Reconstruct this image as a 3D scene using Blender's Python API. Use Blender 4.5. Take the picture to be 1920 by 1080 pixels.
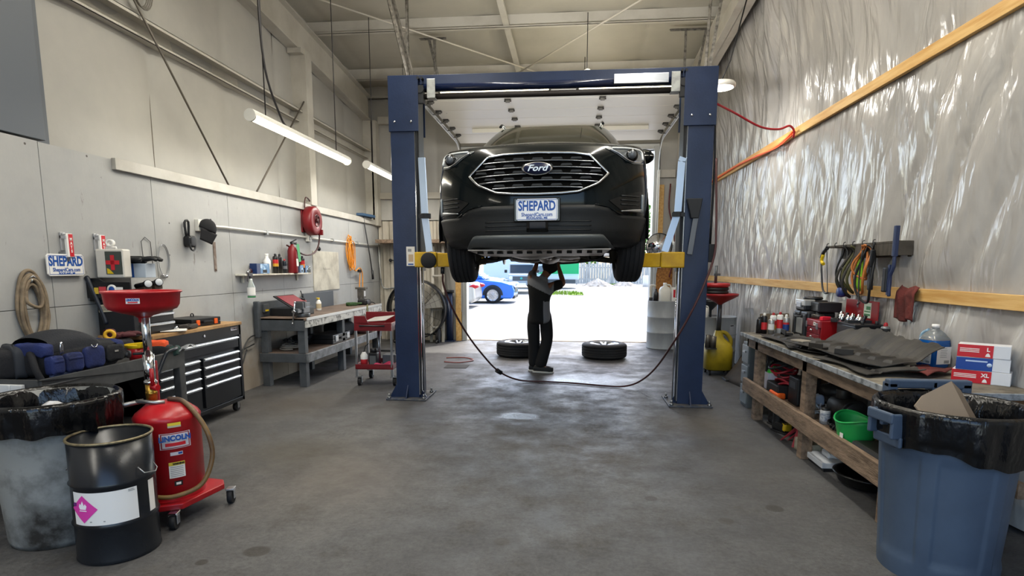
import bpy, bmesh, math, random
from math import sin, cos, pi, sqrt, atan2, radians as RAD
from mathutils import Vector, Matrix, Euler
random.seed(7)
for o in list(bpy.data.objects): bpy.data.objects.remove(o)
SC = bpy.context.scene
COL = SC.collection

# ---------------------------------------------------------------- camera
cd = bpy.data.cameras.new('camera'); CAM = bpy.data.objects.new('camera', cd); COL.objects.link(CAM)
cd.sensor_fit = 'HORIZONTAL'; cd.sensor_width = 36.0
cd.lens = 1090/1920*36.0
cd.shift_y = 112/1920            # the photograph is an off-centre crop of a taller frame
cd.clip_start = 0.05; cd.clip_end = 500
CAM.matrix_world = Matrix(((0.9952, -0.0155, 0.0969, 0.0), (0.0984, 0.1374, -0.9856, 0.0), (0.0020, 0.9904, 0.1383, 1.5), (0, 0, 0, 1)))
_q = CAM.matrix_world.to_quaternion(); CAM.rotation_mode = 'QUATERNION'; CAM.rotation_quaternion = _q; CAM.location = (0, 0, 1.5)
SC.camera = CAM

# ---------------------------------------------------------------- sky, sun, exposure
wd = bpy.data.worlds.new('sky'); SC.world = wd; wd.use_nodes = True
wn = wd.node_tree.nodes; wl = wd.node_tree.links
sky = wn.new('ShaderNodeTexSky'); sky.sky_type = 'NISHITA'; sky.sun_disc = False
sky.sun_elevation = RAD(52); sky.sun_rotation = RAD(20); sky.air_density = 1.0; sky.dust_density = 2.2; sky.ozone_density = 1.0
wl.new(sky.outputs[0], wn['Background'].inputs[0]); wn['Background'].inputs[1].default_value = 0.5
sd = bpy.data.lights.new('sun', 'SUN'); sd.energy = 3.8; sd.angle = RAD(0.8); sd.color = (1.0, 0.95, 0.86)
SUN = bpy.data.objects.new('sun', sd); COL.objects.link(SUN)
SUN.rotation_euler = Vector((-0.28, -0.50, -0.92)).to_track_quat('-Z', 'Y').to_euler()
SC.view_settings.view_transform = 'Standard'; SC.view_settings.look = 'None'
SC.view_settings.gamma = 1.0; SC.view_settings.use_curve_mapping = False
SC.view_settings.exposure = 0.58
SC.cycles.use_denoising = True
SC.cycles.max_bounces = 9; SC.cycles.diffuse_bounces = 6; SC.cycles.glossy_bounces = 4; SC.cycles.transmission_bounces = 6
SC.cycles.sample_clamp_indirect = 6.0; SC.cycles.caustics_reflective = False; SC.cycles.caustics_refractive = False

# ---------------------------------------------------------------- materials
def lin(h):
    if not isinstance(h, str): return tuple(h) + (1.0,)
    h = h.lstrip('#'); c = [int(h[i:i+2], 16)/255 for i in (0, 2, 4)]
    return tuple(x/12.92 if x <= 0.04045 else ((x+0.055)/1.055)**2.4 for x in c) + (1.0,)
_mats = {}
def mat(name, col, rough=0.6, metal=0.0, col2=None, scale=6.0, lo=0.4, hi=0.65, detail=5.0, bump=0.0, bscale=30.0, stretch=(1, 1, 1),
        emit=0.0, trans=0.0, coat=0.0, alpha=1.0, ior=1.45, spec=0.5):
    if name in _mats: return _mats[name]
    m = bpy.data.materials.new(name); m.use_nodes = True; nt = m.node_tree; b = nt.nodes['Principled BSDF']
    b.inputs['Base Color'].default_value = lin(col); b.inputs['Roughness'].default_value = rough; b.inputs['Metallic'].default_value = metal
    b.inputs['IOR'].default_value = ior; b.inputs['Specular IOR Level'].default_value = spec
    if trans: b.inputs['Transmission Weight'].default_value = trans
    if coat: b.inputs['Coat Weight'].default_value = coat; b.inputs['Coat Roughness'].default_value = 0.05
    if alpha < 1: b.inputs['Alpha'].default_value = alpha
    if emit:
        b.inputs['Emission Color'].default_value = lin(col); b.inputs['Emission Strength'].default_value = emit
    if col2 or bump:
        tc = nt.nodes.new('ShaderNodeTexCoord'); mp = nt.nodes.new('ShaderNodeMapping'); mp.inputs['Scale'].default_value = stretch
        nt.links.new(tc.outputs['Object'], mp.inputs['Vector'])
    if col2:
        n = nt.nodes.new('ShaderNodeTexNoise'); n.inputs['Scale'].default_value = scale; n.inputs['Detail'].default_value = detail; n.inputs['Roughness'].default_value = 0.62
        nt.links.new(mp.outputs[0], n.inputs['Vector'])
        r = nt.nodes.new('ShaderNodeValToRGB'); r.color_ramp.elements[0].position = lo; r.color_ramp.elements[1].position = hi
        r.color_ramp.elements[0].color = lin(col); r.color_ramp.elements[1].color = lin(col2)
        nt.links.new(n.outputs['Fac'], r.inputs[0]); nt.links.new(r.outputs[0], b.inputs['Base Color'])
    if bump:
        n2 = nt.nodes.new('ShaderNodeTexNoise'); n2.inputs['Scale'].default_value = bscale; n2.inputs['Detail'].default_value = 4
        nt.links.new(mp.outputs[0], n2.inputs['Vector'])
        bp = nt.nodes.new('ShaderNodeBump'); bp.inputs['Strength'].default_value = bump; bp.inputs['Distance'].default_value = 0.02
        nt.links.new(n2.outputs['Fac'], bp.inputs['Height']); nt.links.new(bp.outputs[0], b.inputs['Normal'])
    _mats[name] = m
    return m

# ---------------------------------------------------------------- mesh builder
def catmull(pts, n=6, closed=False):
    pts = [Vector(p) for p in pts]; out = []; L = len(pts)
    if L < 3: return pts
    rng = range(L if closed else L-1)
    for i in rng:
        p1 = pts[i]; p2 = pts[(i+1) % L]
        p0 = pts[i-1] if (i > 0 or closed) else p1*2-p2
        p3 = pts[(i+2) % L] if (i+2 < L or closed) else p2*2-p1
        for k in range(n):
            t = k/n
            out.append(0.5*((2*p1)+(p2-p0)*t+(2*p0-5*p1+4*p2-p3)*t*t+(3*p1-p0-3*p2+p3)*t**3))
    if not closed: out.append(pts[-1])
    return out
class MB:
    def __init__(s): s.v = []; s.f = []; s.mi = []; s.sm = []; s.X = Matrix.Identity(4)
    def at(s, loc=(0, 0, 0), rot=(0, 0, 0), sc=(1, 1, 1)):
        s.X = Matrix.LocRotScale(Vector(loc), Euler(rot), Vector(sc)); return s
    def add(s, vs, fs, mi=0, sm=False):
        k = len(s.v); s.v += [s.X @ Vector(p) for p in vs]
        for f in fs: s.f.append([i+k for i in f]); s.mi.append(mi); s.sm.append(sm)
        return s
    def box(s, x0, x1, y0, y1, z0, z1, mi=0):
        return s.add([(x0, y0, z0), (x1, y0, z0), (x1, y1, z0), (x0, y1, z0), (x0, y0, z1), (x1, y0, z1), (x1, y1, z1), (x0, y1, z1)],
                     [(3, 2, 1, 0), (4, 5, 6, 7), (0, 1, 5, 4), (1, 2, 6, 5), (2, 3, 7, 6), (3, 0, 4, 7)], mi)
    def cbox(s, c, d, mi=0): return s.box(c[0]-d[0]/2, c[0]+d[0]/2, c[1]-d[1]/2, c[1]+d[1]/2, c[2]-d[2]/2, c[2]+d[2]/2, mi)
    def beam(s, a, b, w, h, mi=0, up=(0, 0, 1)):
        a = Vector(a); b = Vector(b); d = (b-a).normalized(); u = Vector(up)
        if abs(d.dot(u)) > 0.98: u = Vector((0, 1, 0))
        r = d.cross(u).normalized(); u = r.cross(d)
        q = []
        for p in (a, b): q += [p-r*w/2-u*h/2, p+r*w/2-u*h/2, p+r*w/2+u*h/2, p-r*w/2+u*h/2]
        return s.add(q, [(0, 1, 2, 3), (7, 6, 5, 4), (0, 4, 5, 1), (1, 5, 6, 2), (2, 6, 7, 3), (3, 7, 4, 0)], mi)
    def tube(s, pts, r, n=8, mi=0, closed=False, sub=0, caps=True):
        pts = catmull(pts, sub, closed) if sub else [Vector(p) for p in pts]
        L = len(pts); rs = r if isinstance(r, (list, tuple)) else [r]*L
        if len(rs) != L: rs = [rs[min(len(rs)-1, int(i*(len(rs)-1)/(L-1)+.5))] if 0 else _lerp(rs, i/(L-1)) for i in range(L)]
        vs = []; u = None
        for i, p in enumerate(pts):
            a = pts[i-1] if (i > 0 or closed) else p; b = pts[(i+1) % L] if (i < L-1 or closed) else p
            d = (b-a)
            if d.length < 1e-9: d = Vector((0, 0, 1))
            d.normalize()
            if u is None: u = d.orthogonal().normalized()
            else:
                u = u-d*u.dot(d)
                u = u.normalized() if u.length > 1e-6 else d.orthogonal().normalized()
            w = d.cross(u)
            for k in range(n):
                t = 2*pi*k/n; vs.append(p+(u*cos(t)+w*sin(t))*rs[i])
        fs = []
        for i in range(L if closed else L-1):
            j = (i+1) % L
            for k in range(n): fs.append((i*n+k, i*n+(k+1) % n, j*n+(k+1) % n, j*n+k))
        s.add(vs, fs, mi, True)
        if caps and not closed:
            s.add([], [], mi); k0 = len(s.v)-L*n
            s.f.append([k0+i for i in range(n)][::-1]); s.mi.append(mi); s.sm.append(False)
            s.f.append([k0+(L-1)*n+i for i in range(n)]); s.mi.append(mi); s.sm.append(False)
        return s
    def cyl(s, a, b, r0, r1=None, n=20, mi=0, caps=True):
        return s.tube([a, b], [r0, r0 if r1 is None else r1], n, mi, caps=caps)
    def lathe(s, prof, c=(0, 0, 0), ax='Z', n=28, mi=0, sm=True, a0=0.0, a1=2*pi):
        full = abs(a1-a0-2*pi) < 1e-6; m = n if full else n+1; vs = []
        for (r, h) in prof:
            for k in range(m):
                t = a0+(a1-a0)*k/n
                p = (r*cos(t), r*sin(t), h) if ax == 'Z' else ((h, r*cos(t), r*sin(t)) if ax == 'X' else (r*sin(t), h, r*cos(t)))
                vs.append((p[0]+c[0], p[1]+c[1], p[2]+c[2]))
        fs = []
        for i in range(len(prof)-1):
            for k in range(n):
                k2 = (k+1) % m if full else k+1
                fs.append((i*m+k, i*m+k2, (i+1)*m+k2, (i+1)*m+k))
        return s.add(vs, fs, mi, sm)
    def prism(s, poly, h0, h1, ax='Z', mi=0):
        n = len(poly); vs = []
        for h in (h0, h1):
            for (a, b) in poly: vs.append((a, b, h) if ax == 'Z' else ((h, a, b) if ax == 'X' else (a, h, b)))
        return s.add(vs, [tuple(range(n))[::-1], tuple(range(n, 2*n))]+[(i, (i+1) % n, n+(i+1) % n, n+i) for i in range(n)], mi)
    def grid(s, fn, nu, nv, mi=0, sm=True, cu=False, cv=False, mf=None):
        mu = nu if cu else nu+1; mv = nv if cv else nv+1
        vs = [fn(i/nu, j/nv) for i in range(mu) for j in range(mv)]
        k = len(s.v); s.add(vs, [], mi)
        for i in range(nu):
            for j in range(nv):
                a, b = (i+1) % mu, (j+1) % mv
                s.f.append([k+i*mv+j, k+a*mv+j, k+a*mv+b, k+i*mv+b]); s.mi.append(mf((i+.5)/nu, (j+.5)/nv) if mf else mi); s.sm.append(sm)
        return s
    def ball(s, c, r, n=14, mi=0):
        rx, ry, rz = r if isinstance(r, (list, tuple)) else (r, r, r)
        return s.grid(lambda u, v: (c[0]+rx*cos(2*pi*u)*sin(pi*v), c[1]+ry*sin(2*pi*u)*sin(pi*v), c[2]-rz*cos(pi*v)), n, max(6, n//2), mi, True, cu=True)
    def build(s, name, mats, parent=None, bev=0, seg=2, sub=0, solid=0, weld=True, merge=True, off=0):
        me = bpy.data.meshes.new(name); me.from_pydata([tuple(v) for v in s.v], [], s.f)
        me.polygons.foreach_set('material_index', s.mi); me.polygons.foreach_set('use_smooth', s.sm)
        for m in (mats if isinstance(mats, (list, tuple)) else [mats]): me.materials.append(m)
        bm = bmesh.new(); bm.from_mesh(me)
        if merge: bmesh.ops.remove_doubles(bm, verts=bm.verts, dist=1e-5)
        bmesh.ops.recalc_face_normals(bm, faces=bm.faces); bm.to_mesh(me); bm.free(); me.update()
        o = bpy.data.objects.new(name, me); COL.objects.link(o)
        if parent is not None: o.parent = parent
        if solid: q = o.modifiers.new('thickness', 'SOLIDIFY'); q.thickness = solid; q.offset = off
        if bev:
            q = o.modifiers.new('edges', 'BEVEL'); q.width = bev; q.segments = seg; q.limit_method = 'ANGLE'; q.angle_limit = RAD(40); q.harden_normals = False
        if sub: q = o.modifiers.new('smooth', 'SUBSURF'); q.levels = sub; q.render_levels = sub
        return o
def _lerp(rs, t):
    x = t*(len(rs)-1); i = min(int(x), len(rs)-2); return rs[i]+(rs[i+1]-rs[i])*(x-i)
def interp(tab, x):
    if x <= tab[0][0]: return tab[0][1]
    for (a, b), (c, d) in zip(tab, tab[1:]):
        if x <= c: return b+(d-b)*(x-a)/(c-a)
    return tab[-1][1]
def sstep(a, b, x):
    t = min(1, max(0, (x-a)/(b-a))); return t*t*(3-2*t)

def thing(name, label, cat, loc=(0, 0, 0), rz=0.0, group=None, rot=None):
    o = bpy.data.objects.new(name, None); COL.objects.link(o); o.empty_display_size = 0.05
    o.location = loc; o.rotation_euler = rot if rot else (0, 0, rz)
    o['label'] = label; o['category'] = cat
    if group: o['group'] = group
    return o
def tag(o, label, cat, group=None, kind=None):
    o['label'] = label; o['category'] = cat
    if group: o['group'] = group
    if kind: o['kind'] = kind
    return o
def struct(o, label=None):
    o['kind'] = 'structure'
    if label: o['label'] = label
    return o
def copy_tree(o, parent=None):
    c = o.copy(); COL.objects.link(c); c.parent = parent
    for ch in list(o.children): copy_tree(ch, c)
    return c
def copies(o, loc, rz=0, label=None, rot=None, sc=None):
    c = copy_tree(o); c.location = loc; c.rotation_euler = rot if rot else (0, 0, rz)
    if label: c['label'] = label
    if sc: c.scale = sc
    return c
def solo(mb, name, mats, label, cat, group=None, loc=(0, 0, 0), rz=0, rot=None, **k):
    o = mb.build(name, mats, None, **k); o.location = loc; o.rotation_euler = rot if rot else (0, 0, rz)
    return tag(o, label, cat, group)
def text(body, size, m, parent=None, loc=(0, 0, 0), rot=(pi/2, 0, 0), ext=0.0008, sx=1.0, bold=0.0, name='lettering', align='CENTER', shear=0.0):
    c = bpy.data.curves.new('t', 'FONT'); c.body = body; c.size = size; c.extrude = ext; c.align_x = align; c.align_y = 'CENTER'
    c.offset = bold; c.shear = shear; c.resolution_u = 3
    t = bpy.data.objects.new('t', c); COL.objects.link(t); bpy.context.view_layer.update()
    me = bpy.data.meshes.new_from_object(t.evaluated_get(bpy.context.evaluated_depsgraph_get())); bpy.data.objects.remove(t); bpy.data.curves.remove(c)
    me.materials.clear(); me.materials.append(m)
    o = bpy.data.objects.new(name, me); COL.objects.link(o); o.parent = parent; o.location = loc; o.rotation_euler = rot; o.scale = (sx, 1, 1)
    return o
def label_plate(parent, w, h, m, loc, rot, name='label', t=0.0015, r=0.004):
    o = MB().box(-w/2, w/2, -h/2, h/2, 0, t).build(name, m, parent); o.location = loc; o.rotation_euler = rot; return o

# shared materials
WHITE = mat('white_paint', '#dcdad2', 0.55); BLACK = mat('black_plastic', '#16171a', 0.45); RUBBER = mat('tyre_rubber', '#1b1b1d', 0.75, bump=0.15, bscale=60)
CHROME = mat('chrome', '#d8dade', 0.12, 1.0); STEEL = mat('bare_steel', '#9a9c9e', 0.35, 0.9); GALV = mat('galvanised_steel', '#a8aaa8', 0.45, 0.75, '#8a8c8c', 14)
DKSTEEL = mat('dark_steel', '#3a3b3d', 0.5, 0.5); RED = mat('red_enamel', '#a81820', 0.32, col2='#8e1018', scale=4); YEL = mat('yellow_plastic', '#d8b818', 0.4)
GREY = mat('grey_paint', '#6f7478', 0.5); BRASS = mat('brass', '#b08a3c', 0.35, 0.9); PAPER = mat('white_label', '#e8e6e2', 0.6); BLUEINK = mat('blue_ink', '#1c4f9e', 0.5)
REDINK = mat('red_ink', '#c3202c', 0.5); BLKINK = mat('black_ink', '#1a1a1c', 0.6); ORANGE = mat('orange_plastic', '#e8601c', 0.45); GREEN = mat('green_plastic', '#1f9a4c', 0.45)
WOODNEW = mat('new_lumber', '#d9b272', 0.6, col2='#c49450', scale=3, stretch=(8, 0.6, 8), bump=0.1)
WOODOLD = mat('worn_lumber', '#8a7562', 0.75, col2='#5f4f40', scale=4, stretch=(6, 1, 6), bump=0.3, bscale=20)
# ================================================================ SETTING
XL, XU, XR, YD = -3.885, -4.06, 2.6, 11.73
def zr(y): return 5.77-0.088*y          # top of the roof frames = underside of the purlins
def nodes(m): return m.node_tree.nodes, m.node_tree.links, m.node_tree.nodes['Principled BSDF']
def N(nt, t, **kw):
    n = nt.new(t)
    for k, v in kw.items():
        if k in n.inputs: n.inputs[k].default_value = v
        else: setattr(n, k, v)
    return n
def ramp(nt, p0, c0, p1, c1):
    r = nt.new('ShaderNodeValToRGB'); e = r.color_ramp.elements
    e[0].position = p0; e[0].color = lin(c0) if isinstance(c0, str) else (c0, c0, c0, 1); e[1].position = p1; e[1].color = lin(c1) if isinstance(c1, str) else (c1, c1, c1, 1)
    return r
def mixc(nt, L, fac, a, b, mode='MIX'):
    m = nt.new('ShaderNodeMix'); m.data_type = 'RGBA'; m.blend_type = mode
    for sock, v in ((0, fac), (6, a), (7, b)):
        if hasattr(v, 'default_value'): L.new(v, m.inputs[sock])
        elif sock == 0: m.inputs[0].default_value = v
        else: m.inputs[sock].default_value = lin(v)
    return m.outputs[2]

# concrete floor with oil stains, grit and damp sheen
FLOOR = mat('concrete', '#77736d', 0.7); nt, L, B = nodes(FLOOR)
tc = N(nt, 'ShaderNodeTexCoord'); n1 = N(nt, 'ShaderNodeTexNoise', Scale=0.75, Detail=9.0, Roughness=0.68); L.new(tc.outputs['Object'], n1.inputs['Vector'])
n2 = N(nt, 'ShaderNodeTexNoise', Scale=34.0, Detail=7.0, Roughness=0.85); L.new(tc.outputs['Object'], n2.inputs['Vector'])
n3 = N(nt, 'ShaderNodeTexNoise', Scale=2.6, Detail=6.0, Roughness=0.7); L.new(tc.outputs['Object'], n3.inputs['Vector'])
vr = N(nt, 'ShaderNodeTexVoronoi', Scale=95.0); L.new(tc.outputs['Object'], vr.inputs['Vector'])
base = ramp(nt, 0.33, '#3a3a3c', 0.66, '#545455'); L.new(n1.outputs['Fac'], base.inputs[0])
st = ramp(nt, 0.55, 0.0, 0.74, 0.6); L.new(n3.outputs['Fac'], st.inputs[0])
c = mixc(nt, L, st.outputs[0], base.outputs[0], '#403b33')
gr = ramp(nt, 0.36, '#8a8884', 0.66, '#eceae4'); L.new(n2.outputs['Fac'], gr.inputs[0])
c = mixc(nt, L, 0.65, c, gr.outputs[0], 'OVERLAY')
gv = ramp(nt, 0.10, 0.55, 0.22, 0.0); L.new(vr.outputs['Distance'], gv.inputs[0])
gm = N(nt, 'ShaderNodeMath', operation='MULTIPLY'); L.new(gv.outputs[0], gm.inputs[0]); gm2 = ramp(nt, 0.47, 0.0, 0.62, 1.0); L.new(n1.outputs['Fac'], gm2.inputs[0]); L.new(gm2.outputs[0], gm.inputs[1])
c = mixc(nt, L, gm.outputs[0], c, '#85837e')
def spot(x, y, r, col, k, soft=0.35, sy=1.0):
    """an oil stain with its own ragged shape"""
    global c
    mp = N(nt, 'ShaderNodeMapping'); mp.inputs['Location'].default_value = (-x/r, -y/(r*sy), 0); mp.inputs['Scale'].default_value = (1/r, 1/(r*sy), 0)
    L.new(tc.outputs['Object'], mp.inputs['Vector']); ln = N(nt, 'ShaderNodeVectorMath', operation='LENGTH'); L.new(mp.outputs[0], ln.inputs[0])
    ad = N(nt, 'ShaderNodeMath', operation='MULTIPLY_ADD'); L.new(n3.outputs['Fac'], ad.inputs[0]); ad.inputs[1].default_value = 0.9; L.new(ln.outputs['Value'], ad.inputs[2])
    hv = N(nt, 'ShaderNodeMath', operation='MULTIPLY'); hv.inputs[1].default_value = 0.5; L.new(ad.outputs[0], hv.inputs[0]); rr = ramp(nt, (1.45-soft)/2, k, .725, 0.0); L.new(hv.outputs[0], rr.inputs[0]); c = mixc(nt, L, rr.outputs[0], c, col)
spot(-0.5, 5.1, 0.9, '#423d35', 0.55, 0.8, 0.8); spot(0.2, 4.6, 0.7, '#4a443b', 0.45, 0.8); spot(-1.6, 3.9, 0.8, '#5a5043', 0.45, 0.9, 1.3)
spot(-2.2, 4.4, 0.55, '#3f3829', 0.55, 0.7); spot(-1.63, 2.76, 0.075, '#2c2823', 0.85, 0.2, 0.8); spot(-1.85, 2.62, 0.035, '#2c2823', 0.8, 0.2)
spot(1.30, 3.62, 0.06, '#2f2b26', 0.7, 0.2); spot(0.95, 3.4, 0.05, '#35312b', 0.7, 0.2); spot(0.55, 3.7, 0.045, '#35312b', 0.7, 0.2); spot(-0.35, 3.0, 0.05, '#3a362f', 0.6, 0.2)
spot(-3.0, 6.0, 0.8, '#4a4034', 0.5, 0.9); spot(1.1, 5.6, 0.6, '#5a5348', 0.5, 0.9); spot(0.9, 7.9, 0.9, '#575349', 0.4, 0.9)
def crack(x0, y0, x1, y1, w):
    """a ragged hairline crack in the slab between two points"""
    global c
    d = Vector((x1-x0, y1-y0, 0)); ln_ = d.length; d.normalize(); nv = Vector((-d.y, d.x, 0))
    def dotp(v, off):
        q = N(nt, 'ShaderNodeVectorMath', operation='DOT_PRODUCT'); q.inputs[1].default_value = v; L.new(tc.outputs['Object'], q.inputs[0]); s_ = N(nt, 'ShaderNodeMath', operation='SUBTRACT'); L.new(q.outputs['Value'], s_.inputs[0]); s_.inputs[1].default_value = off; return s_
    a = dotp(nv, nv.dot(Vector((x0, y0, 0)))); ja = N(nt, 'ShaderNodeMath', operation='MULTIPLY_ADD'); L.new(n3.outputs['Fac'], ja.inputs[0]); ja.inputs[1].default_value = .22; L.new(a.outputs[0], ja.inputs[2])
    ab = N(nt, 'ShaderNodeMath', operation='SUBTRACT'); L.new(ja.outputs[0], ab.inputs[0]); ab.inputs[1].default_value = .11; aa = N(nt, 'ShaderNodeMath', operation='ABSOLUTE'); L.new(ab.outputs[0], aa.inputs[0])
    m1 = N(nt, 'ShaderNodeMath', operation='LESS_THAN'); L.new(aa.outputs[0], m1.inputs[0]); m1.inputs[1].default_value = w
    t_ = dotp(d, d.dot(Vector((x0+x1, y0+y1, 0))/2)); tb = N(nt, 'ShaderNodeMath', operation='ABSOLUTE'); L.new(t_.outputs[0], tb.inputs[0]); m2 = N(nt, 'ShaderNodeMath', operation='LESS_THAN'); L.new(tb.outputs[0], m2.inputs[0]); m2.inputs[1].default_value = ln_/2
    mm_ = N(nt, 'ShaderNodeMath', operation='MULTIPLY'); L.new(m1.outputs[0], mm_.inputs[0]); L.new(m2.outputs[0], mm_.inputs[1]); m3 = N(nt, 'ShaderNodeMath', operation='MULTIPLY'); L.new(mm_.outputs[0], m3.inputs[0]); m3.inputs[1].default_value = .75
    c = mixc(nt, L, m3.outputs[0], c, '#26231f')
crack(0.85, 7.1, 1.15, 6.0, .008); crack(1.1, 6.1, 1.75, 5.3, .006); crack(-1.9, 5.2, -0.6, 5.45, .004)
L.new(c, B.inputs['Base Color'])
rg = ramp(nt, 0.36, 0.42, 0.64, 0.75); L.new(n3.outputs['Fac'], rg.inputs[0])
c = rg.outputs[0]; spot(-0.48, 5.72, 0.22, '#2a2a2a', 1.0, .5, .7); spot(0.1, 7.6, 1.5, '#5a5a5a', .7, .9, .5); L.new(c, B.inputs['Roughness'])
bp = N(nt, 'ShaderNodeBump'); bp.inputs['Strength'].default_value = 0.35; bp.inputs['Distance'].default_value = 0.012; L.new(n2.outputs['Fac'], bp.inputs['Height']); L.new(bp.outputs[0], B.inputs['Normal'])
struct(MB().box(-4.4, 3.0, -1.7, 11.98, -0.25, 0.0).build('floor', FLOOR))

ASPH = mat('sunlit_asphalt', '#8f8d89', 0.85, col2='#a5a29c', scale=0.5, lo=0.35, hi=0.7, stretch=(0.25, 1.6, 1), bump=0.3, bscale=40)
g = MB().box(-60, 60, 11.98, 75, -0.5, -0.02); g.box(-60, 60, -60, -1.7, -0.5, -0.02)
struct(g.build('ground', ASPH))

# painted sheathing boards along the lower left wall
PANEL = mat('painted_board', '#d6d3ca', 0.6); nt, L, B = nodes(PANEL)
tc = N(nt, 'ShaderNodeTexCoord'); sep = N(nt, 'ShaderNodeSeparateXYZ'); L.new(tc.outputs['Object'], sep.inputs[0])
n1 = N(nt, 'ShaderNodeTexNoise', Scale=1.6, Detail=8.0, Roughness=0.7); L.new(tc.outputs['Object'], n1.inputs['Vector'])
mp = N(nt, 'ShaderNodeMapping'); mp.inputs['Scale'].default_value = (9, 9, 2.2); L.new(tc.outputs['Object'], mp.inputs[0])
n2 = N(nt, 'ShaderNodeTexNoise', Scale=1.0, Detail=6.0, Roughness=0.75); L.new(mp.outputs[0], n2.inputs['Vector'])
b1 = ramp(nt, 0.3, '#9c9d9d', 0.7, '#aaaaa8'); L.new(n1.outputs['Fac'], b1.inputs[0])
zz = N(nt, 'ShaderNodeMath', operation='MULTIPLY_ADD'); L.new(n1.outputs['Fac'], zz.inputs[0]); zz.inputs[1].default_value = 1.3; zm = N(nt, 'ShaderNodeMath', operation='MULTIPLY'); L.new(sep.outputs['Z'], zm.inputs[0]); zm.inputs[1].default_value = 0.75; L.new(zm.outputs[0], zz.inputs[2])
zh = N(nt, 'ShaderNodeMath', operation='MULTIPLY'); zh.inputs[1].default_value = 0.5; L.new(zz.outputs[0], zh.inputs[0]); dr = ramp(nt, 0.40, 0.85, 0.68, 0.0); L.new(zh.outputs[0], dr.inputs[0])
c = mixc(nt, L, dr.outputs[0], b1.outputs[0], '#8f8170')
d2 = ramp(nt, 0.635, 0.0, 0.70, 0.7); L.new(n2.outputs['Fac'], d2.inputs[0]); c = mixc(nt, L, d2.outputs[0], c, '#5e574c')
v1 = N(nt, 'ShaderNodeTexVoronoi', Scale=6.5); L.new(tc.outputs['Object'], v1.inputs['Vector']); v2 = ramp(nt, 0.045, 0.9, 0.07, 0.0); L.new(v1.outputs['Distance'], v2.inputs[0]); v3 = ramp(nt, .48, 0.0, .52, 1.0); L.new(n1.outputs['Fac'], v3.inputs[0]); vm = N(nt, 'ShaderNodeMath', operation='MULTIPLY'); L.new(v2.outputs[0], vm.inputs[0]); L.new(v3.outputs[0], vm.inputs[1]); c = mixc(nt, L, vm.outputs[0], c, '#3a352e'); L.new(c, B.inputs['Base Color'])
bp = N(nt, 'ShaderNodeBump'); bp.inputs['Strength'].default_value = 0.25; bp.inputs['Distance'].default_value = 0.01; L.new(n2.outputs['Fac'], bp.inputs['Height']); L.new(bp.outputs[0], B.inputs['Normal'])
m = MB(); seams = [-1.7, -0.5, 0.72, 1.94, 3.0, 4.05, 5.2, 6.42, 7.64, 8.86, 10.08, 11.3, YD-0.05]
for a, b in zip(seams, seams[1:]):
    jz = 2.40+random.uniform(-.012, .012)
    m.box(XL-0.02, XL, a+.003, b-.003, 0.0, 1.185); m.box(XL-0.02, XL, a+.003, b-.003, 1.19, jz)
m.box(XL-0.05, XL-0.02, -1.7, YD, 0, 2.385, 1)  # dark backing showing in the gaps between boards
struct(m.build('wall_left', [PANEL, mat('joint_backing', '#4a453e', 0.9)]), 'white painted lower wall boards')
# insulated steel wall above
VINYL = mat('vinyl_insulation', '#a3a19c', 0.5, col2='#b1afa9', scale=1.3, lo=0.3, hi=0.7, bump=0.25, bscale=5)
def puff(y, per=1.25, off=0.55):
    t = ((y-off) % per)/per; return 0.05*(sin(pi*t)**0.28)
m = MB(); m.grid(lambda u, v: (XU-0.035+puff(-1.7+13.6*u)+0.012*sin(9*v+7*u), -1.7+13.6*u, 2.35+3.6*v), 300, 24)
m.box(XU-0.35, XU-0.25, -1.7, 12.0, 0, 6.2)
for k in range(-1, 10):
    y = .55+1.25*k; m.box(XU-.036, XU-.028, y-.004, y+.004, 2.40, 5.2+.02*k, 1)  # dark tape lines along the insulation seams
SEAM = mat('seam_tape', '#5d564b', .8); struct(m.build('wall_left_upper', [VINYL, SEAM]))
# roof: insulation blankets between purlins
m = MB()
PUR = [-0.8, 0.85, 2.5, 4.15, 5.8, 7.45, 9.1, 10.78]
def roofz(x, y):
    t = ((x+0.1) % 1.22)/1.22; k = ((y-0.85) % 1.65)/1.65
    return zr(y)+0.235-0.03*(sin(pi*t)**0.4)-0.03*sin(pi*k)
m.grid(lambda u, v: (-4.4+7.4*u, -1.7+13.7*v, roofz(-4.4+7.4*u, -1.7+13.7*v)), 170, 120)
m.add([(-4.5, -1.8, 6.4), (3.1, -1.8, 6.4), (3.1, 12.1, 5.2), (-4.5, 12.1, 5.2), (-4.5, -1.8, 6.5), (3.1, -1.8, 6.5), (3.1, 12.1, 5.3), (-4.5, 12.1, 5.3)],
      [(0, 1, 2, 3), (4, 5, 6, 7), (0, 1, 5, 4), (1, 2, 6, 5), (2, 3, 7, 6), (3, 0, 4, 7)])
for k in range(-3, 3): m.grid(lambda u, v: (-.1+1.22*k-.005+.01*u, -1.6+13.1*v, roofz(-.1+1.22*k+.0001, -1.6+13.1*v)-.004), 1, 90, 1)
struct(m.build('ceiling', [mat('roof_vinyl', '#a8a498', 0.5, col2='#b4b0a4', scale=1.3, lo=0.3, hi=0.7, bump=0.25, bscale=5), SEAM]))
FRAME = mat('white_frame_paint', '#bfbbb1', 0.5, col2='#a9a499', scale=2.0, lo=0.45, hi=0.75)
tn = [0]
def trim(mb, label=None, m_=None, bev=0.004):
    tn[0] += 1; return struct(mb.build('trim_%d' % tn[0], m_ or FRAME, bev=bev), label)
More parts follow.
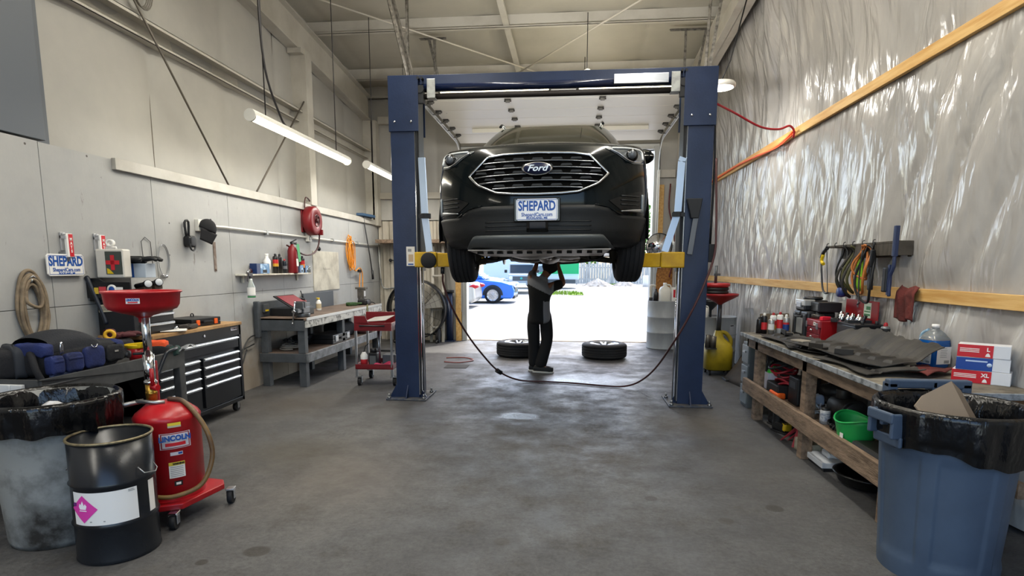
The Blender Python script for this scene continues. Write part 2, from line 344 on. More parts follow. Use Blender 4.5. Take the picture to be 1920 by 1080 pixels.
for y in PUR:                      # Z-section purlins
    m = MB(); z = zr(y)+0.004; m.box(-4.06, 2.62, y-.002, y+.004, z, z+.2); m.box(-4.06, 2.62, y-.07, y, z, z+.006); m.box(-4.06, 2.62, y, y+.07, z+.194, z+.2); m.box(-4.06, 2.62, y-.07, y-.064, z, z+.02)
    trim(m, 'white roof purlin', bev=0)
m = MB(); m.box(-4.06, 2.62, 11.55, 11.6, zr(11.6)-.02, zr(11.6)+.22); m.box(-4.06, 2.62, 11.45, 11.6, zr(11.6)-.02, zr(11.6)-.005); trim(m, 'white eave strut over the far wall', bev=0)
def isec(xc, w, d, fy0, fy1, m):   # sloping I-section roof frame
    for (x0, x1, a, b) in ((xc-w/2, xc+w/2, -0.014, 0.0), (xc-w/2, xc+w/2, -d, -d+0.014), (xc-.005, xc+.005, -d, 0)):
        m.add([(x0, fy0, zr(fy0)+a), (x1, fy0, zr(fy0)+a), (x1, fy1, zr(fy1)+a), (x0, fy1, zr(fy1)+a), (x0, fy0, zr(fy0)+b), (x1, fy0, zr(fy0)+b), (x1, fy1, zr(fy1)+b), (x0, fy1, zr(fy1)+b)],
              [(3, 2, 1, 0), (4, 5, 6, 7), (0, 1, 5, 4), (1, 2, 6, 5), (2, 3, 7, 6), (3, 0, 4, 7)])
    return m
trim(isec(-3.97, 0.17, 0.46, -1.6, 11.55, MB()), 'white roof frame along the left wall', bev=0)
trim(isec(2.08, 0.2, 0.40, -1.6, 11.55, MB()), 'white roof frame above the plastic sheeting', bev=0)
# columns
m = MB(); m.box(-4.06, -3.885, 8.5, 8.512, 0.1, zr(8.5)-.45); m.box(-4.06, -3.885, 8.69, 8.70, 0.1, zr(8.5)-.45); m.box(-3.887, -3.825, 8.5, 8.70, 2.40, zr(8.5)-.45); m.box(-4.06, -4.05, 8.5, 8.7, .1, 4.5)
m.box(-4.05, -3.84, 8.40, 8.55, zr(8.5)-.52, zr(8.5)-.45); trim(m, 'white steel column on the left wall')
m = MB(); m.box(-4.06, -3.86, 11.45, 11.462, 2.4, zr(11.5)-.45); m.box(-3.9, -3.80, 11.45, 11.66, 2.3, zr(11.5)-.45); trim(m, 'white corner column')
m = MB(); m.box(1.98, 2.18, 11.40, 11.42, 0.0, zr(11.5)-.4); m.box(1.98, 1.995, 11.40, 11.62, 0.0, zr(11.5)-.4); trim(m, 'white column right of the far door')
trim(MB().box(-4.02, -3.90, 3.72, 4.14, 2.42, 5.5).box(-4.06, -4.02, 3.9, 4.30, 2.42, 5.5), 'grey white column at the near end of the left wall', mat('grey_white', '#5d636b', 0.5))
# wall girts
def girt(y0, y1, z):
    m = MB(); m.box(-4.06, -3.90, y0, y1, z+.075, z+.081); m.box(-3.906, -3.90, y0, y1, z+.05, z+.081); m.box(-4.045, -4.04, y0, y1, z-.075, z+.081); m.box(-4.06, -3.96, y0, y1, z-.081, z-.075); m.box(-3.966, -3.96, y0, y1, z-.081, z-.055)
    trim(m, 'white steel wall girt', bev=0)
girt(-1.6, 8.62, 3.66); girt(8.74, 11.5, 3.66)
trim(MB().box(XL+.001, XL+.04, 4.74, 11.5, 2.31, 2.405), 'white board along the top of the left wall', mat('board_white', '#bdbab3', 0.5, col2='#a9a59c', scale=2), 0.003)
# rod bracing on the left wall and under the roof
for pts, lb in (([(-3.875, 4.9, 4.12), (-3.875, 6.45, 2.41)], 'thin steel brace rod falling across the left wall'), ([(-3.875, 7.05, 2.41), (-3.875, 8.5, 3.86)], 'thin steel brace rod rising to the left column')):
    trim(MB().tube(pts, 0.011, 8), lb, mat('brace_rod', '#6c665e', 0.5, 0.4), 0)
for pts in ([(-3.9, 7.4, zr(7.4)-.1), (0.1, 11.2, zr(11.2)-.03)], [(2.0, 6.9, zr(6.9)-.1), (-1.6, 11.3, zr(11.3)-.05)]):
    trim(MB().tube(pts, 0.012, 8), 'roof brace rod', mat('roof_rod', '#c4beb2', 0.5), 0)
m = MB().beam((-1.05, 6.5, zr(6.5)+.05), (-.93, 11.3, zr(11.3)+.05), .09, .05); trim(m, 'white channel under the ceiling')
# wall with the far overhead door: pieces round the opening
OX0, OX1, OZ = -2.07, 1.565, 3.72
m = MB(); m.box(-4.4, OX0-.09, YD+.04, YD+.16, 0, 4.95); m.box(OX1+.09, 3.0, YD+.04, YD+.16, 0, 4.95); m.box(OX0-.09, OX1+.09, YD+.04, YD+.16, OZ, 4.95)
for x0, x1, z0 in ((-4.05, OX0-.12, 2.42), (OX1+.12, 2.62, 0.0)):
    m.grid(lambda u, v: (x0+(x1-x0)*u, YD-.01-puff(x0+(x1-x0)*u, 0.95, 0.2), z0+(4.95-z0)*v), 60, 8)
m.grid(lambda u, v: (OX0-.12+(OX1-OX0+.24)*u, YD-.01-.02*sin(pi*v), OZ+.12+(4.95-OZ)*v), 40, 8)
struct(m.build('wall_back', VINYL))
CORR = mat('corrugated_steel', '#b9b2a4', 0.5, 0.0, col2='#8d8576', scale=3, lo=0.45, hi=0.7, stretch=(1, 1, .3))
m = MB(); m.grid(lambda u, v: (-3.87+1.35*u, YD-.06+.016*min(1, max(-1, 1.8*sin(2*pi*u*9))), 2.40*v), 220, 2, sm=False)
struct(m.build('wall_back_lining', CORR), 'corrugated steel lining low in the far left corner')
girtb = MB(); girtb.box(-3.85, OX0-.15, YD-.14, YD-.05, 2.83, 2.95); trim(girtb, 'white girt on the far wall')
trim(MB().box(-3.8, -2.9, YD-.16, YD-.06, 4.26, 4.40), 'white girt high on the far wall')
trim(MB().box(1.62, 1.96, YD-.15, YD-.08, 3.18, 3.32).box(2.2, 2.6, YD-.15, YD-.08, 3.18, 3.32), 'white girt right of the far door')
# door framing: steel jamb channels, raw studs, header
DOORTRIM = mat('pale_jamb_steel', '#b4b6b4', 0.4, 0.5)
trim(MB().box(OX0-.1, OX0, YD-.09, YD+.18, 0, OZ+.05), 'steel jamb left of the far door', DOORTRIM); trim(MB().box(OX1, OX1+.1, YD-.09, YD+.18, 0, OZ+.05), 'steel jamb right of the far door', DOORTRIM)
trim(MB().box(OX0-.22, OX0-.105, YD-.13, YD-.03, 0, 2.1), 'raw wood stud left of the far door', WOODNEW); trim(MB().box(OX1+.11, OX1+.2, YD-.12, YD-.04, 1.95, 3.05), 'raw wood stud right of the far door', WOODNEW)
trim(MB().box(OX0-.1, OX1+.1, YD-.05, YD+.18, OZ, OZ+.1), 'steel header over the far door', DOORTRIM)
OSB = mat('strand_board', '#b9803f', 0.7, col2='#7d4e22', scale=30, lo=0.35, hi=0.65, bump=0.2)
trim(MB().box(OX1+.11, 2.4, YD-.10, YD-.07, .55, 1.97), 'brown strand board right of the far door', OSB); trim(MB().box(OX1+.12, 1.95, YD-.2, YD-.1, 1.6, 1.97), 'plywood block on the strand board', WOODNEW)
trim(MB().box(OX0, OX1, YD-.02, YD+.3, -.02, .012), 'concrete door sill', mat('sill_concrete', '#b5a58f', 0.8))
trim(MB().box(-3.8, OX0-.25, YD-.5, YD-.1, 1.95, 2.02), 'dark wooden ledge left of the far door', WOODOLD)
# raised sectional overhead door on its tracks
DOORW = mat('door_steel_white', '#dedacd', 0.4)
TZ = 3.86
d1 = thing('door_1', 'raised white sectional overhead door hanging under the ceiling', 'overhead door', (0, 0, 0)); del d1['category']; d1['kind'] = 'structure'
ys = [8.12, 8.65, 9.18, 9.71, 10.24, 10.77]
def panel(y0, z0, y1, z1):
    m = MB(); m.add([(OX0-.03, y0, z0), (OX1+.03, y0, z0), (OX1+.03, y1, z1), (OX0-.03, y1, z1), (OX0-.03, y0, z0+.045), (OX1+.03, y0, z0+.045), (OX1+.03, y1, z1+.045), (OX0-.03, y1, z1+.045)],
                    [(3, 2, 1, 0), (4, 5, 6, 7), (0, 1, 5, 4), (1, 2, 6, 5), (2, 3, 7, 6), (3, 0, 4, 7)])
    return m.build('door_section', DOORW, d1, bev=.004)
for a, b in zip(ys, ys[1:]): panel(a+.004, TZ, b-.004, TZ)
panel(10.775, TZ, 11.26, TZ-.06)
HNG = mat('hinge_steel', '#54524e', 0.5, 0.7)
def hinge_mb(x, y):
    m = MB(); m.box(x-.045, x+.045, y-.05, y-.008, TZ-.008, TZ-.001); m.box(x-.045, x+.045, y+.008, y+.05, TZ-.008, TZ-.001); m.box(x-.03, x+.03, y-.01, y+.01, TZ-.045, TZ); return m.cyl((x-.05, y, TZ-.022), (x+.05, y, TZ-.022), .012, n=8)
for y in ys[1:]:
    for x in (-.92, .42): hinge_mb(x, y).build('hinge', HNG, d1)
    for sx, x in ((1, OX0+.03), (-1, OX1-.03)): hinge_mb(x, y).cyl((x, y, TZ-.05), (x-.12*sx, y, TZ-.05), .008, n=8).build('roller_hinge', HNG, d1)
MB().box(-1.72, 1.28, 10.36, 10.44, TZ-.07, TZ-.001).build('stiffener', DOORW, d1, bev=.004)
MB().box(OX0-.03, OX1+.03, 8.03, 8.12, TZ-.03, TZ+.05).build('bottom_rail', mat('dull_rail', '#6f675c', 0.6, 0.3), d1)
TRK = mat('track_steel', '#c2c3c0', 0.32, 0.85)
for sx, x in ((-1, OX0-.06), (1, OX1+.06)):
    m = MB(); pth = [(x, 7.6, TZ-.05), (x, 10.9, TZ-.06)]+[(x, 10.95+.5*sin(t*pi/2/6), TZ-.06-.5+.5*cos(t*pi/2/6)) for t in range(1, 7)]+[(x, 11.5, .6)]
    for dz in (-.026, .026):
        m.tube([(p[0], p[1]+(dz if i > 7 else 0), p[2]+(dz if i < 8 else 0)) for i, p in enumerate(pth)], .006, 6)
    for a, b in zip(pth, pth[1:]): m.beam(a, b, .006, .05) if abs(b[2]-a[2]) < .3 else m.beam(a, b, .05, .006)
    m.build('track', TRK, d1)
# perforated angle hangers for the tracks
PERF = mat('perforated_angle', '#8f8b84', 0.45, 0.7, '#5a5752', 22, stretch=(1, 1, 1))
def hanger(a, b): return MB().beam(a, b, .035, .004).beam((a[0]+.016, a[1], a[2]), (b[0]+.016, b[1], b[2]), .004, .03)
def hang(pairs, label):
    m = MB()
    for a, b in pairs: m.beam(a, b, .035, .005); m.beam((a[0]+.016, a[1]+.015, a[2]), (b[0]+.016, b[1]+.015, b[2]), .005, .035)
    trim(m, label, PERF, 0)
hang([((-2.12, 7.75, TZ), (-2.12, 7.75, zr(7.7)+.2)), ((-2.12, 7.75, TZ), (-2.45, 7.6, zr(7.6)+.2)), ((-2.05, 7.75, TZ), (-2.32, 7.2, zr(7.2)+.2))], 'perforated steel angles holding the near left end of the door track')
hang([((-2.12, 9.3, TZ), (-2.12, 9.3, zr(9.1)-.02)), ((-1.95, 9.3, TZ), (-2.22, 9.3, zr(9.1)-.02)), ((-2.35, 9.28, zr(9.1)-.02), (-1.95, 9.28, zr(9.1)-.02))], 'perforated steel angles holding the middle of the left door track')
hang([((1.62, 7.75, TZ), (1.66, 7.75, zr(7.7)+.2)), ((1.66, 7.75, TZ), (1.82, 7.6, zr(7.6)+.2))], 'perforated steel angles holding the near right end of the door track')
hang([((1.64, 9.3, TZ), (1.64, 9.3, zr(9.1)-.02)), ((1.75, 9.3, TZ), (1.93, 9.3, zr(9.1)-.02)), ((1.4, 9.28, zr(9.1)-.02), (1.93, 9.28, zr(9.1)-.02))], 'perforated steel angles holding the middle of the right door track')
# near wall behind the photographer, with its own open bay door
m = MB(); m.box(-4.4, -2.4, -1.75, -1.6, 0, 6.3); m.box(2.3, 3.0, -1.75, -1.6, 0, 6.3); m.box(-2.4, 2.3, -1.75, -1.6, 4.1, 6.3); struct(m.build('wall_front', VINYL))
# right partition behind the plastic
BACKING = mat('partition_backing', '#a39b92', 0.8, col2='#8c7f78', scale=0.8, lo=.4, hi=.6, stretch=(1, 2.2, .4))
struct(MB().box(2.72, 2.85, -1.7, 12.0, 0, 6.2).build('wall_right', BACKING))
# ================================================================ PLASTIC-SHEETED RIGHT WALL
SHEET = mat('poly_sheeting', '#9c9a98', 0.2, col2='#b2aea9', scale=0.9, lo=0.3, hi=0.7, stretch=(1, 1.6, .5)); nt, L, B = nodes(SHEET)
tc = N(nt, 'ShaderNodeTexCoord'); mp = N(nt, 'ShaderNodeMapping'); mp.inputs['Scale'].default_value = (1, 2.4, .55); mp.inputs['Rotation'].default_value = (RAD(-24), 0, 0); L.new(tc.outputs['Object'], mp.inputs[0])
a1 = N(nt, 'ShaderNodeTexNoise', Scale=2.2, Detail=2.5, Roughness=0.5, Distortion=0.9); L.new(mp.outputs[0], a1.inputs['Vector'])
mp2 = N(nt, 'ShaderNodeMapping'); mp2.inputs['Scale'].default_value = (1, 2.5, 1.0); mp2.inputs['Rotation'].default_value = (RAD(38), 0, 0); L.new(tc.outputs['Object'], mp2.inputs[0])
a2 = N(nt, 'ShaderNodeTexNoise', Scale=7.0, Detail=3.0, Distortion=1.2); L.new(mp2.outputs[0], a2.inputs['Vector'])
b1 = N(nt, 'ShaderNodeBump'); b1.inputs['Strength'].default_value = 0.5; b1.inputs['Distance'].default_value = 0.10; L.new(a1.outputs['Fac'], b1.inputs['Height'])
b2 = N(nt, 'ShaderNodeBump'); b2.inputs['Strength'].default_value = 0.16; b2.inputs['Distance'].default_value = 0.02; L.new(a2.outputs['Fac'], b2.inputs['Height']); L.new(b1.outputs[0], b2.inputs['Normal']); L.new(b2.outputs[0], B.inputs['Normal'])
def sheet_x(y, z):
    # hung from the roof frame, pinned by the two battens, creased into slanting folds between them
    s = y+0.42*(z-1.3)
    def rg(q): return 1-2*abs(sin(q))**.7
    f = rg(s*2.3+0.9*sin(z*1.3))*.45+rg(s*4.7+1.3*sin(z*1.1+y))*.30+rg((y-0.25*z)*8.1+1.5*sin(z*1.9+y*.7))*.16+rg((y+0.6*z)*15+2*sin(y*1.3))*.07
    pin = 1-0.85*math.exp(-((z-1.30)/.16)**2)-0.85*math.exp(-((z-3.03)/.16)**2)
    amp = 0.075*max(0.08, pin)*(0.5+0.5*sin(y*.9+1)**2)*(1 if z > .9 else .6)
    lean = -0.30*sstep(3.3, 5.0, z)
    return 2.60+lean+f*amp-0.02
m = MB(); m.grid(lambda u, v: (lambda y, z: (sheet_x(y, z), y, z))(-1.55+13.1*u, 0.02+(zr(-1.55+13.1*u)-.12)*v), 420, 110)
solo(m, 'plastic_sheeting', SHEET, 'wrinkled translucent plastic sheeting covering the whole right wall', 'sheeting')
def batten(z, y0, y1, label):
    m = MB()
    m.box(2.535, 2.572, y0, y1, z-.045, z+.045)
    return solo(m, 'wooden_batten', WOODNEW, label, 'batten', bev=.003)
batten(3.03, 3.0, 11.3, 'upper pale wooden batten pinning the plastic sheeting'); batten(1.30, 2.6, 11.3, 'lower pale wooden batten across the plastic sheeting above the bench')
# air hose and orange cord along the upper batten
HOSERED = mat('red_hose', '#b01f2e', 0.4); CORDOR = mat('orange_cord', '#f0622a', 0.45)
solo(MB().tube([(1.50, 6.55, 3.19), (1.76, 6.8, 3.15), (2.07, 6.95, 3.04), (2.30, 7.05, 3.03), (2.44, 7.12, 3.08), (2.505, 7.15, 3.03), (2.52, 7.2, 2.97)], .012, 8, sub=6), 'air_hose', HOSERED, 'red hose looping from the lift post to the upper wall batten', 'hose')
solo(MB().tube([(2.515, 7.18, 3.04), (2.51, 7.5, 2.985), (2.515, 8.0, 2.97), (2.51, 8.6, 3.0), (2.51, 9.5, 3.03), (2.515, 11.2, 3.02)], .013, 8, sub=6).tube([(2.51, 7.22, 3.0), (2.50, 7.7, 2.95), (2.51, 8.55, 3.01)], .008, 6, sub=6), 'extension_cable', CORDOR, 'bright orange cable stapled along the upper batten', 'cable')

# ================================================================ LAMPS
TUBE = mat('lamp_diffuser', '#fff3d0', 0.4, emit=9.0); TUBEC = mat('round_lamp_diffuser', '#fffaf0', 0.4, emit=14.0)
def strip_light(x, y, z, ln, label, watt, cords):
    t = thing('strip_light', label, 'lamp', (x, y, z), group='hanging strip lights')
    prof = [(-.055, 0), (-.05, .03), (-.025, .055), (.025, .055), (.05, .03), (.055, 0)]
    m = MB(); m.prism(prof, 0, ln, 'Y'); m.build('housing', WHITE, t)
    m = MB(); m.grid(lambda u, v: (.052*cos(pi*(1+u)), ln*v*.984+.02, .045*sin(pi*(1+u))), 10, 1); m.build('diffuser', TUBE, t)
    m = MB(); m.prism([(.058*cos(a*pi/9), .058*sin(a*pi/9)) for a in range(18)], -.012, .012, 'Y'); m.build('end_cap', WHITE, t); MB().prism([(.058*cos(a*pi/9), .058*sin(a*pi/9)) for a in range(18)], ln-.006, ln+.016, 'Y').build('end_cap', WHITE, t)
    if cords:
        top = zr(y)-z+.1; LC = mat('lamp_cord', '#2c2a2c', 0.6)
        for k in (.12, .85): MB().tube([(0, ln*k, .05), (0, ln*k, top)], .006, 6).build('cord', LC, t)
        if cords > 1: MB().tube([(0, ln*.12, top), (.01, ln*.10, 1.2), (0.02, ln*.12, .5), (.03, ln*.22, .12), (0, ln*.3, .05)], .011, 6, sub=6).build('power_cord', LC, t)
    ld = bpy.data.lights.new('strip_glow', 'AREA'); ld.shape = 'RECTANGLE'; ld.size = .09; ld.size_y = ln*.95; ld.energy = watt; ld.color = (1.0, .97, .915)
    lo = bpy.data.objects.new('strip_glow', ld); COL.objects.link(lo); lo.parent = t; lo.location = (0, ln/2, -.06)
    if watt > 30:
        lu = bpy.data.lights.new('added_uplight', 'AREA'); lu.shape = 'RECTANGLE'; lu.size = .09; lu.size_y = ln*.95; lu.energy = watt*1.4; lu.color = (1.0, .96, .88); lv = bpy.data.objects.new('added_uplight', lu); COL.objects.link(lv); lv.parent = t; lv.location = (0, ln/2, .075); lv.rotation_euler = (pi, 0, 0)  # extra upward light, added to brighten the ceiling
    return t
strip_light(-3.0, 5.42, 2.9, 2.40, 'long lit strip light hanging on cords over the tool cabinet', 20, 2)
strip_light(-3.0, 8.58, 2.98, 2.40, 'lit strip light half hidden behind the left lift post', 28, 1)
for i, (x, y, w) in enumerate(((-3.0, -1.0, 20), (0.9, 1.2, 31), (0.9, 4.3, 36), (-1.6, 1.2, 31), (-1.6, 4.3, 36))):  # out-of-view strips added as fill for the near half of the shop
    strip_light(x, y, (2.9 if x < -2 else (4.3 if y < 2 else 4.86)), 2.4, 'unseen strip light added under the roof', w, 1)
for x, lb in ((-1.45, 'added fill strip light behind the left half of the lift crossbeam'), (.05, 'added fill strip light behind the right half of the lift crossbeam')):
    t = strip_light(x, 6.58, 3.43, 1.2, lb, 20, 0); t.rotation_euler = (RAD(0), 0, -pi/2)  # added pair, aimed at the far door to brighten the far bay
    for q in t.children:
        if q.type == 'LIGHT': q.data.energy = 24; q.location = (-.07, .6, -.02); q.rotation_euler = (0, RAD(93), 0)
t = strip_light(0.2, 8.7, 4.2, 2.2, 'hidden strip light added above the raised overhead door', 2, 1); [setattr(q, 'rotation_euler', (pi, 0, 0)) or setattr(q, 'location', (0, 1.1, .09)) for q in t.children if q.type == 'LIGHT']  # added lamp hidden by the door, turned up to lift the ceiling
t = thing('round_lamp', 'round glowing lamp beside the top of the right lift post', 'lamp', (1.75, 7.5, 3.62))
MB().lathe([(.0, .05), (.16, .05), (.175, .03), (.175, .0), (.15, -.01)], n=28).build('housing', WHITE, t)
MB().lathe([(.0, -.02), (.1, -.018), (.15, -.008)], n=28).build('diffuser', TUBEC, t)
MB().tube([(0, 0, .05), (0.1, 0, .3), (0.28, 0, 1.1)], .008, 6).build('cord', BLACK, t)
ld = bpy.data.lights.new('lamp_glow', 'AREA'); ld.shape = 'DISK'; ld.size = .3; ld.energy = 14; ld.color = (1, .97, .9); lo = bpy.data.objects.new('lamp_glow', ld); COL.objects.link(lo); lo.parent = t; lo.location = (0, 0, -.04)

# ================================================================ CAR LIFT
BLUE = mat('lift_blue', '#1b2945', 0.32, col2='#22304e', scale=2.5, bump=0.05, bscale=50); LDARK = mat('lift_black', '#15171c', 0.5); YARM = mat('lift_arm_yellow', '#d2a712', 0.42, col2='#b98f10', scale=5)
LY = 6.35
lift = thing('car_lift', 'tall blue two post car lift with yellow arms holding up the dark car', 'car lift', (-0.25, LY, 0))
def LP(mb, name, m_, bev=.004, parent=None): return mb.build(name, m_, parent or lift, bev=bev)
for sx, nm in ((-1, 'left'), (1, 'right')):
    X = lambda d: sx*(1.695-d)       # d measured inward from the outer face of the post
    def bx(m, d0, d1, y0, y1, z0, z1, mi=0): return m.box(min(X(d0), X(d1)), max(X(d0), X(d1)), y0, y1, z0, z1, mi)
    m = MB(); bx(m, 0, .012, 0, .30, .02, 3.0); bx(m, 0, .262, 0, .010, .02, 3.0); bx(m, 0, .262, .29, .30, .02, 3.0); bx(m, .252, .262, 0.01, .075, .02, 3.0); bx(m, .252, .262, .225, .29, .02, 3.0)
    post = LP(m, 'post', BLUE)
    m = MB(); bx(m, -.012, .315, -.016, -.004, 2.93, 3.50); bx(m, -.012, .0, -.004, .31, 2.93, 3.50); bx(m, -.012, .31, .302, .312, 2.93, 3.50); bx(m, -.012, .31, -.004, .31, 3.49, 3.50); cov = LP(m, 'top_cover', BLUE)
    for d in (.055, .235): bl = MB(); bl.ball((X(d), -.018, 3.03), (.013, .01, .013), 10); LP(bl, 'bolt', CHROME, 0, cov)
    m = MB(); m.box(min(X(-.1), X(.36)), max(X(-.1), X(.36)), -.10, .42, .0, .02); pl = LP(m, 'base_plate', mat('base_plate_steel', '#39404f', 0.55, 0.3, '#6b675f', 9))
    LP(MB().prism([(X(0), .02), (X(0), .17), (X(-.085), .02)], -.0, .012, 'Y'), 'gusset', BLUE, 0, pl); LP(MB().prism([(X(.262), .02), (X(.262), .14), (X(.33), .02)], 0.05, .062, 'Y'), 'gusset', BLUE, 0, pl); LP(MB().prism([(0, .02), (0, .16), (-.09, .02)], X(.13)-.006, X(.13)+.006, 'X'), 'gusset', BLUE, 0, pl)
    for d, y in ((-.07, -.07), (.33, -.07), (.33, .3), (-.07, .3)):
        b = MB(); b.cyl((X(d), y, .02), (X(d), y, .04), .022, n=6); b.cyl((X(d), y, .04), (X(d), y, .075), .011, n=8); LP(b, 'anchor_bolt', STEEL, 0, pl)
    # rails, chain and cables inside the channel
    m = MB(); bx(m, .262, .27, .005, .018, .05, 3.2); bx(m, .288, .296, .012, .03, .1, 1.5); m.tube([(X(.31), .03, .05), (X(.31), .03, 1.5)], .006, 6); LP(m, 'slide_rail', CHROME, 0)
    m = MB(); bx(m, .05, .285, .08, .22, .9, 2.1); bx(m, .245, .30, .04, .26, 1.45, 3.3); bx(m, .262, .285, .02, .06, .05, 3.4); LP(m, 'carriage', LDARK)
    # swing arms
    m = MB(); bx(m, .255, .50, -.075, .34, 1.49, 1.655); crg = LP(m, 'arm_yoke', YARM, .012)
    if sx < 0: m = MB(); m.lathe([(.0, -.10), (.075, -.10), (.086, -.092), (.086, -.076)], c=(X(.415), 0, 1.565), ax='Y', n=28); LP(m, 'rubber_disc', RUBBER, 0, crg)
    for y1, x1 in ((.12, .75), (1.35, .92)):
        m = MB(); a = (X(.44), .03 if y1 < 1 else .25, 1.57); b = (X(x1 if y1 < 1 else .72), y1, 1.57)
        m.beam(a, b, .13, .15 if y1 < 1 else .11); m.beam((a[0]*.55+b[0]*.45, a[1]*.55+b[1]*.45, 1.57), (X(x1+.06 if y1 < 1 else .8), y1+.02, 1.57), .10, .09)
        arm = LP(m, 'arm', YARM, .01)
        m = MB(); m.cyl((X(x1+.02 if y1 < 1 else .78), y1, 1.6), (X(x1+.02 if y1 < 1 else .78), y1, 1.645), .045); m.cyl((X(x1+.02 if y1 < 1 else .78), y1, 1.645), (X(x1+.02 if y1 < 1 else .78), y1, 1.668), .062); LP(m, 'lift_pad', RUBBER, 0, arm)
    # bright cable guard strip leaning from the post to the arm, with a black clamp
    m = MB(); gp = [(X(.335), -.0, 2.66), (X(.335), -.0, 2.62), (X(.36), -.0, 2.03), (X(.41), -.02, 1.66)] if sx < 0 else [(X(.30), -.0, 2.62), (X(.315), 0, 2.58), (X(.335), -.0, 2.06), (X(.455), -.02, 1.66)]
    for a, b in zip(gp, gp[1:]): m.beam(a, b, .07, .006, up=(0, 1, 0)); m.beam((a[0]+.035, a[1]+.01, a[2]), (b[0]+.035, b[1]+.01, b[2]), .006, .03, up=(0, 1, 0))
    LP(m, 'guard_strip', mat('guard_strip_steel', '#aebdd2', 0.3, 0.7), 0)
    m = MB(); m.lathe([(.055, 0), (.055, .05)], n=20, c=(gp[2][0]+.01, .02, 2.02)); m.box(gp[2][0]-.06, gp[2][0]+.07, -.03, -.018, 2.02, 2.06); LP(m, 'clamp', LDARK, 0)
m = MB(); m.box(-1.42, 1.42, .05, .15, 3.42, 3.51); m.box(-1.42, 1.42, .045, .05, 3.40, 3.515); LP(m, 'crossbeam', BLUE)
LP(MB().tube([(-1.38, .06, 3.385), (1.38, .06, 3.385)], .042, 16), 'cable_tube', mat('lift_blue_gloss', '#141d38', 0.12), 0)
LP(MB().tube([(-1.36, .07, 3.30), (1.36, .07, 3.30)], .030, 14), 'shutoff_bar', mat('bar_foam', '#241f1e', 0.6), 0)
LP(MB().box(.67, 1.22, .0, .012, 3.375, 3.455).box(.67, 1.22, .0, .05, 3.36, 3.375), 'beam_plate', mat('bright_sheet', '#c8ccd4', 0.25, 0.6))  # pale metal plate on the right part of the crossbeam
for x in (-1.24, 1.29): LP(MB().box(x-.045, x+.045, -.012, -.004, 3.27, 3.46).box(x-.045, x+.045, -.012, .1, 3.265, 3.275), 'bar_bracket', GALV)
for x in (-1.36, 1.37): LP(MB().cyl((x, -.01, 3.36), (x, .06, 3.36), .04, n=14).box(x-.035, x+.035, 0, .05, 3.22, 3.40).cyl((x+.02, -.02, 3.47), (x+.02, .05, 3.47), .014, n=8).cyl((x-.02, -.02, 3.47), (x-.02, .05, 3.47), .014, n=8), 'pulley', LDARK, 0)
st = label_plate(lift, .095, .21, mat('lift_sticker', '#d9d6ce', 0.5), (-1.50, -.002, 1.61), (pi/2, 0, 0), 'sticker')
MB().box(-.03, .03, -.095, -.08, .0015, .002).build('sticker_band', BLUEINK, st); MB().box(-.025, .03, -.06, .02, .0015, .002, 0).box(-.03, .01, .05, .08, .0015, .002, 1).build('sticker_print', [mat('tan_ink', '#b9a284', .6), mat('grey_ink', '#8b8b8b', .6)], st)
MB().box(1.70, 1.76, .02, .14, 1.55, 1.74).build('control_box', LDARK, lift, bev=.006)
m = MB(); m.prism([(1.44, 2.20), (1.60, 2.20), (1.565, 2.0), (1.49, 2.0)], -.06, -.01, 'Y'); m.build('release_housing', LDARK, lift, bev=.006)
MB().beam((1.545, -.035, 2.05), (1.495, -.03, 1.63), .055, .014, up=(0, 1, 0)).build('release_lever', mat('lever_grey', '#6a6d72', 0.4, .5), lift, bev=.003)
MB().tube([(1.70, .1, 3.3), (1.73, .08, 2.6), (1.72, .06, 1.74)], .012, 8, sub=4).build('power_cable', LDARK, lift)
MB().tube([(-1.15, .03, 1.49), (-1.15, .02, 1.42)], .022, 10).build('hose_fitting', LDARK, lift)
HOSEBR = mat('brown_red_hose', '#4a2a2a', 0.4)
hp = [(1.475, 6.34, 2.6), (1.475, 6.3, 2.39), (1.49, 6.27, 1.94), (1.48, 6.25, 1.61), (1.36, 6.2, 1.26), (1.23, 6.22, 0.95), (1.11, 6.33, 0.68), (1.0, 6.75, 0.34), (0.87, 7.08, 0.12), (0.70, 7.22, 0.025), (0.46, 7.27, 0.014), (0.06, 7.4, 0.014), (-0.25, 7.45, 0.014), (-0.64, 7.45, 0.03), (-0.89, 7.3, 0.17), (-1.05, 6.95, 0.44), (-1.2, 6.7, 0.73), (-1.32, 6.5, 1.03), (-1.40, 6.42, 1.29), (-1.40, 6.38, 1.42)]
t = thing('air_hose', 'long dark red hose drooping to the floor between the two lift posts', 'hose', (0, 0, 0)); MB().tube(hp, .0115, 8, sub=6).build('hose', HOSEBR, t)
MB().cyl((-.865, 7.33, .145), (-.91, 7.27, .185), .03, n=12).build('stop_ball', BLACK, t)
# ================================================================ RAISED CAR
PAINT = mat('dark_car_paint', '#090f11', 0.16, coat=0.22, spec=0.12); CLAD = mat('car_cladding', '#17191a', 0.5, bump=0.08, bscale=120); GLOSSBLK = mat('gloss_black', '#08090a', 0.15)
GLASS = mat('dark_car_glass', '#14160f', 0.06, spec=0.22); CHROMED = mat('dark_chrome', '#b9bcc0', 0.16, 1.0); BARC = mat('grille_bar_chrome', '#7d8084', 0.2, 1.0); LENS = mat('headlight_lens', '#cfd4d6', 0.05, trans=0.85); PEWTER = mat('skid_plate_pewter', '#565a5b', 0.4, 0.4)
UNDER = mat('underbody_dark', '#26241f', 0.6, 0.3, col2='#3b3832', scale=8); ALU = mat('cast_aluminium', '#aaa69e', 0.45, 0.8, '#87837b', 8)
car = thing('car', 'dark green black car raised on the blue lift with its front facing the camera', 'car', (-0.275, 4.97, 1.48), rot=(0, RAD(-.5), RAD(-1.2)))
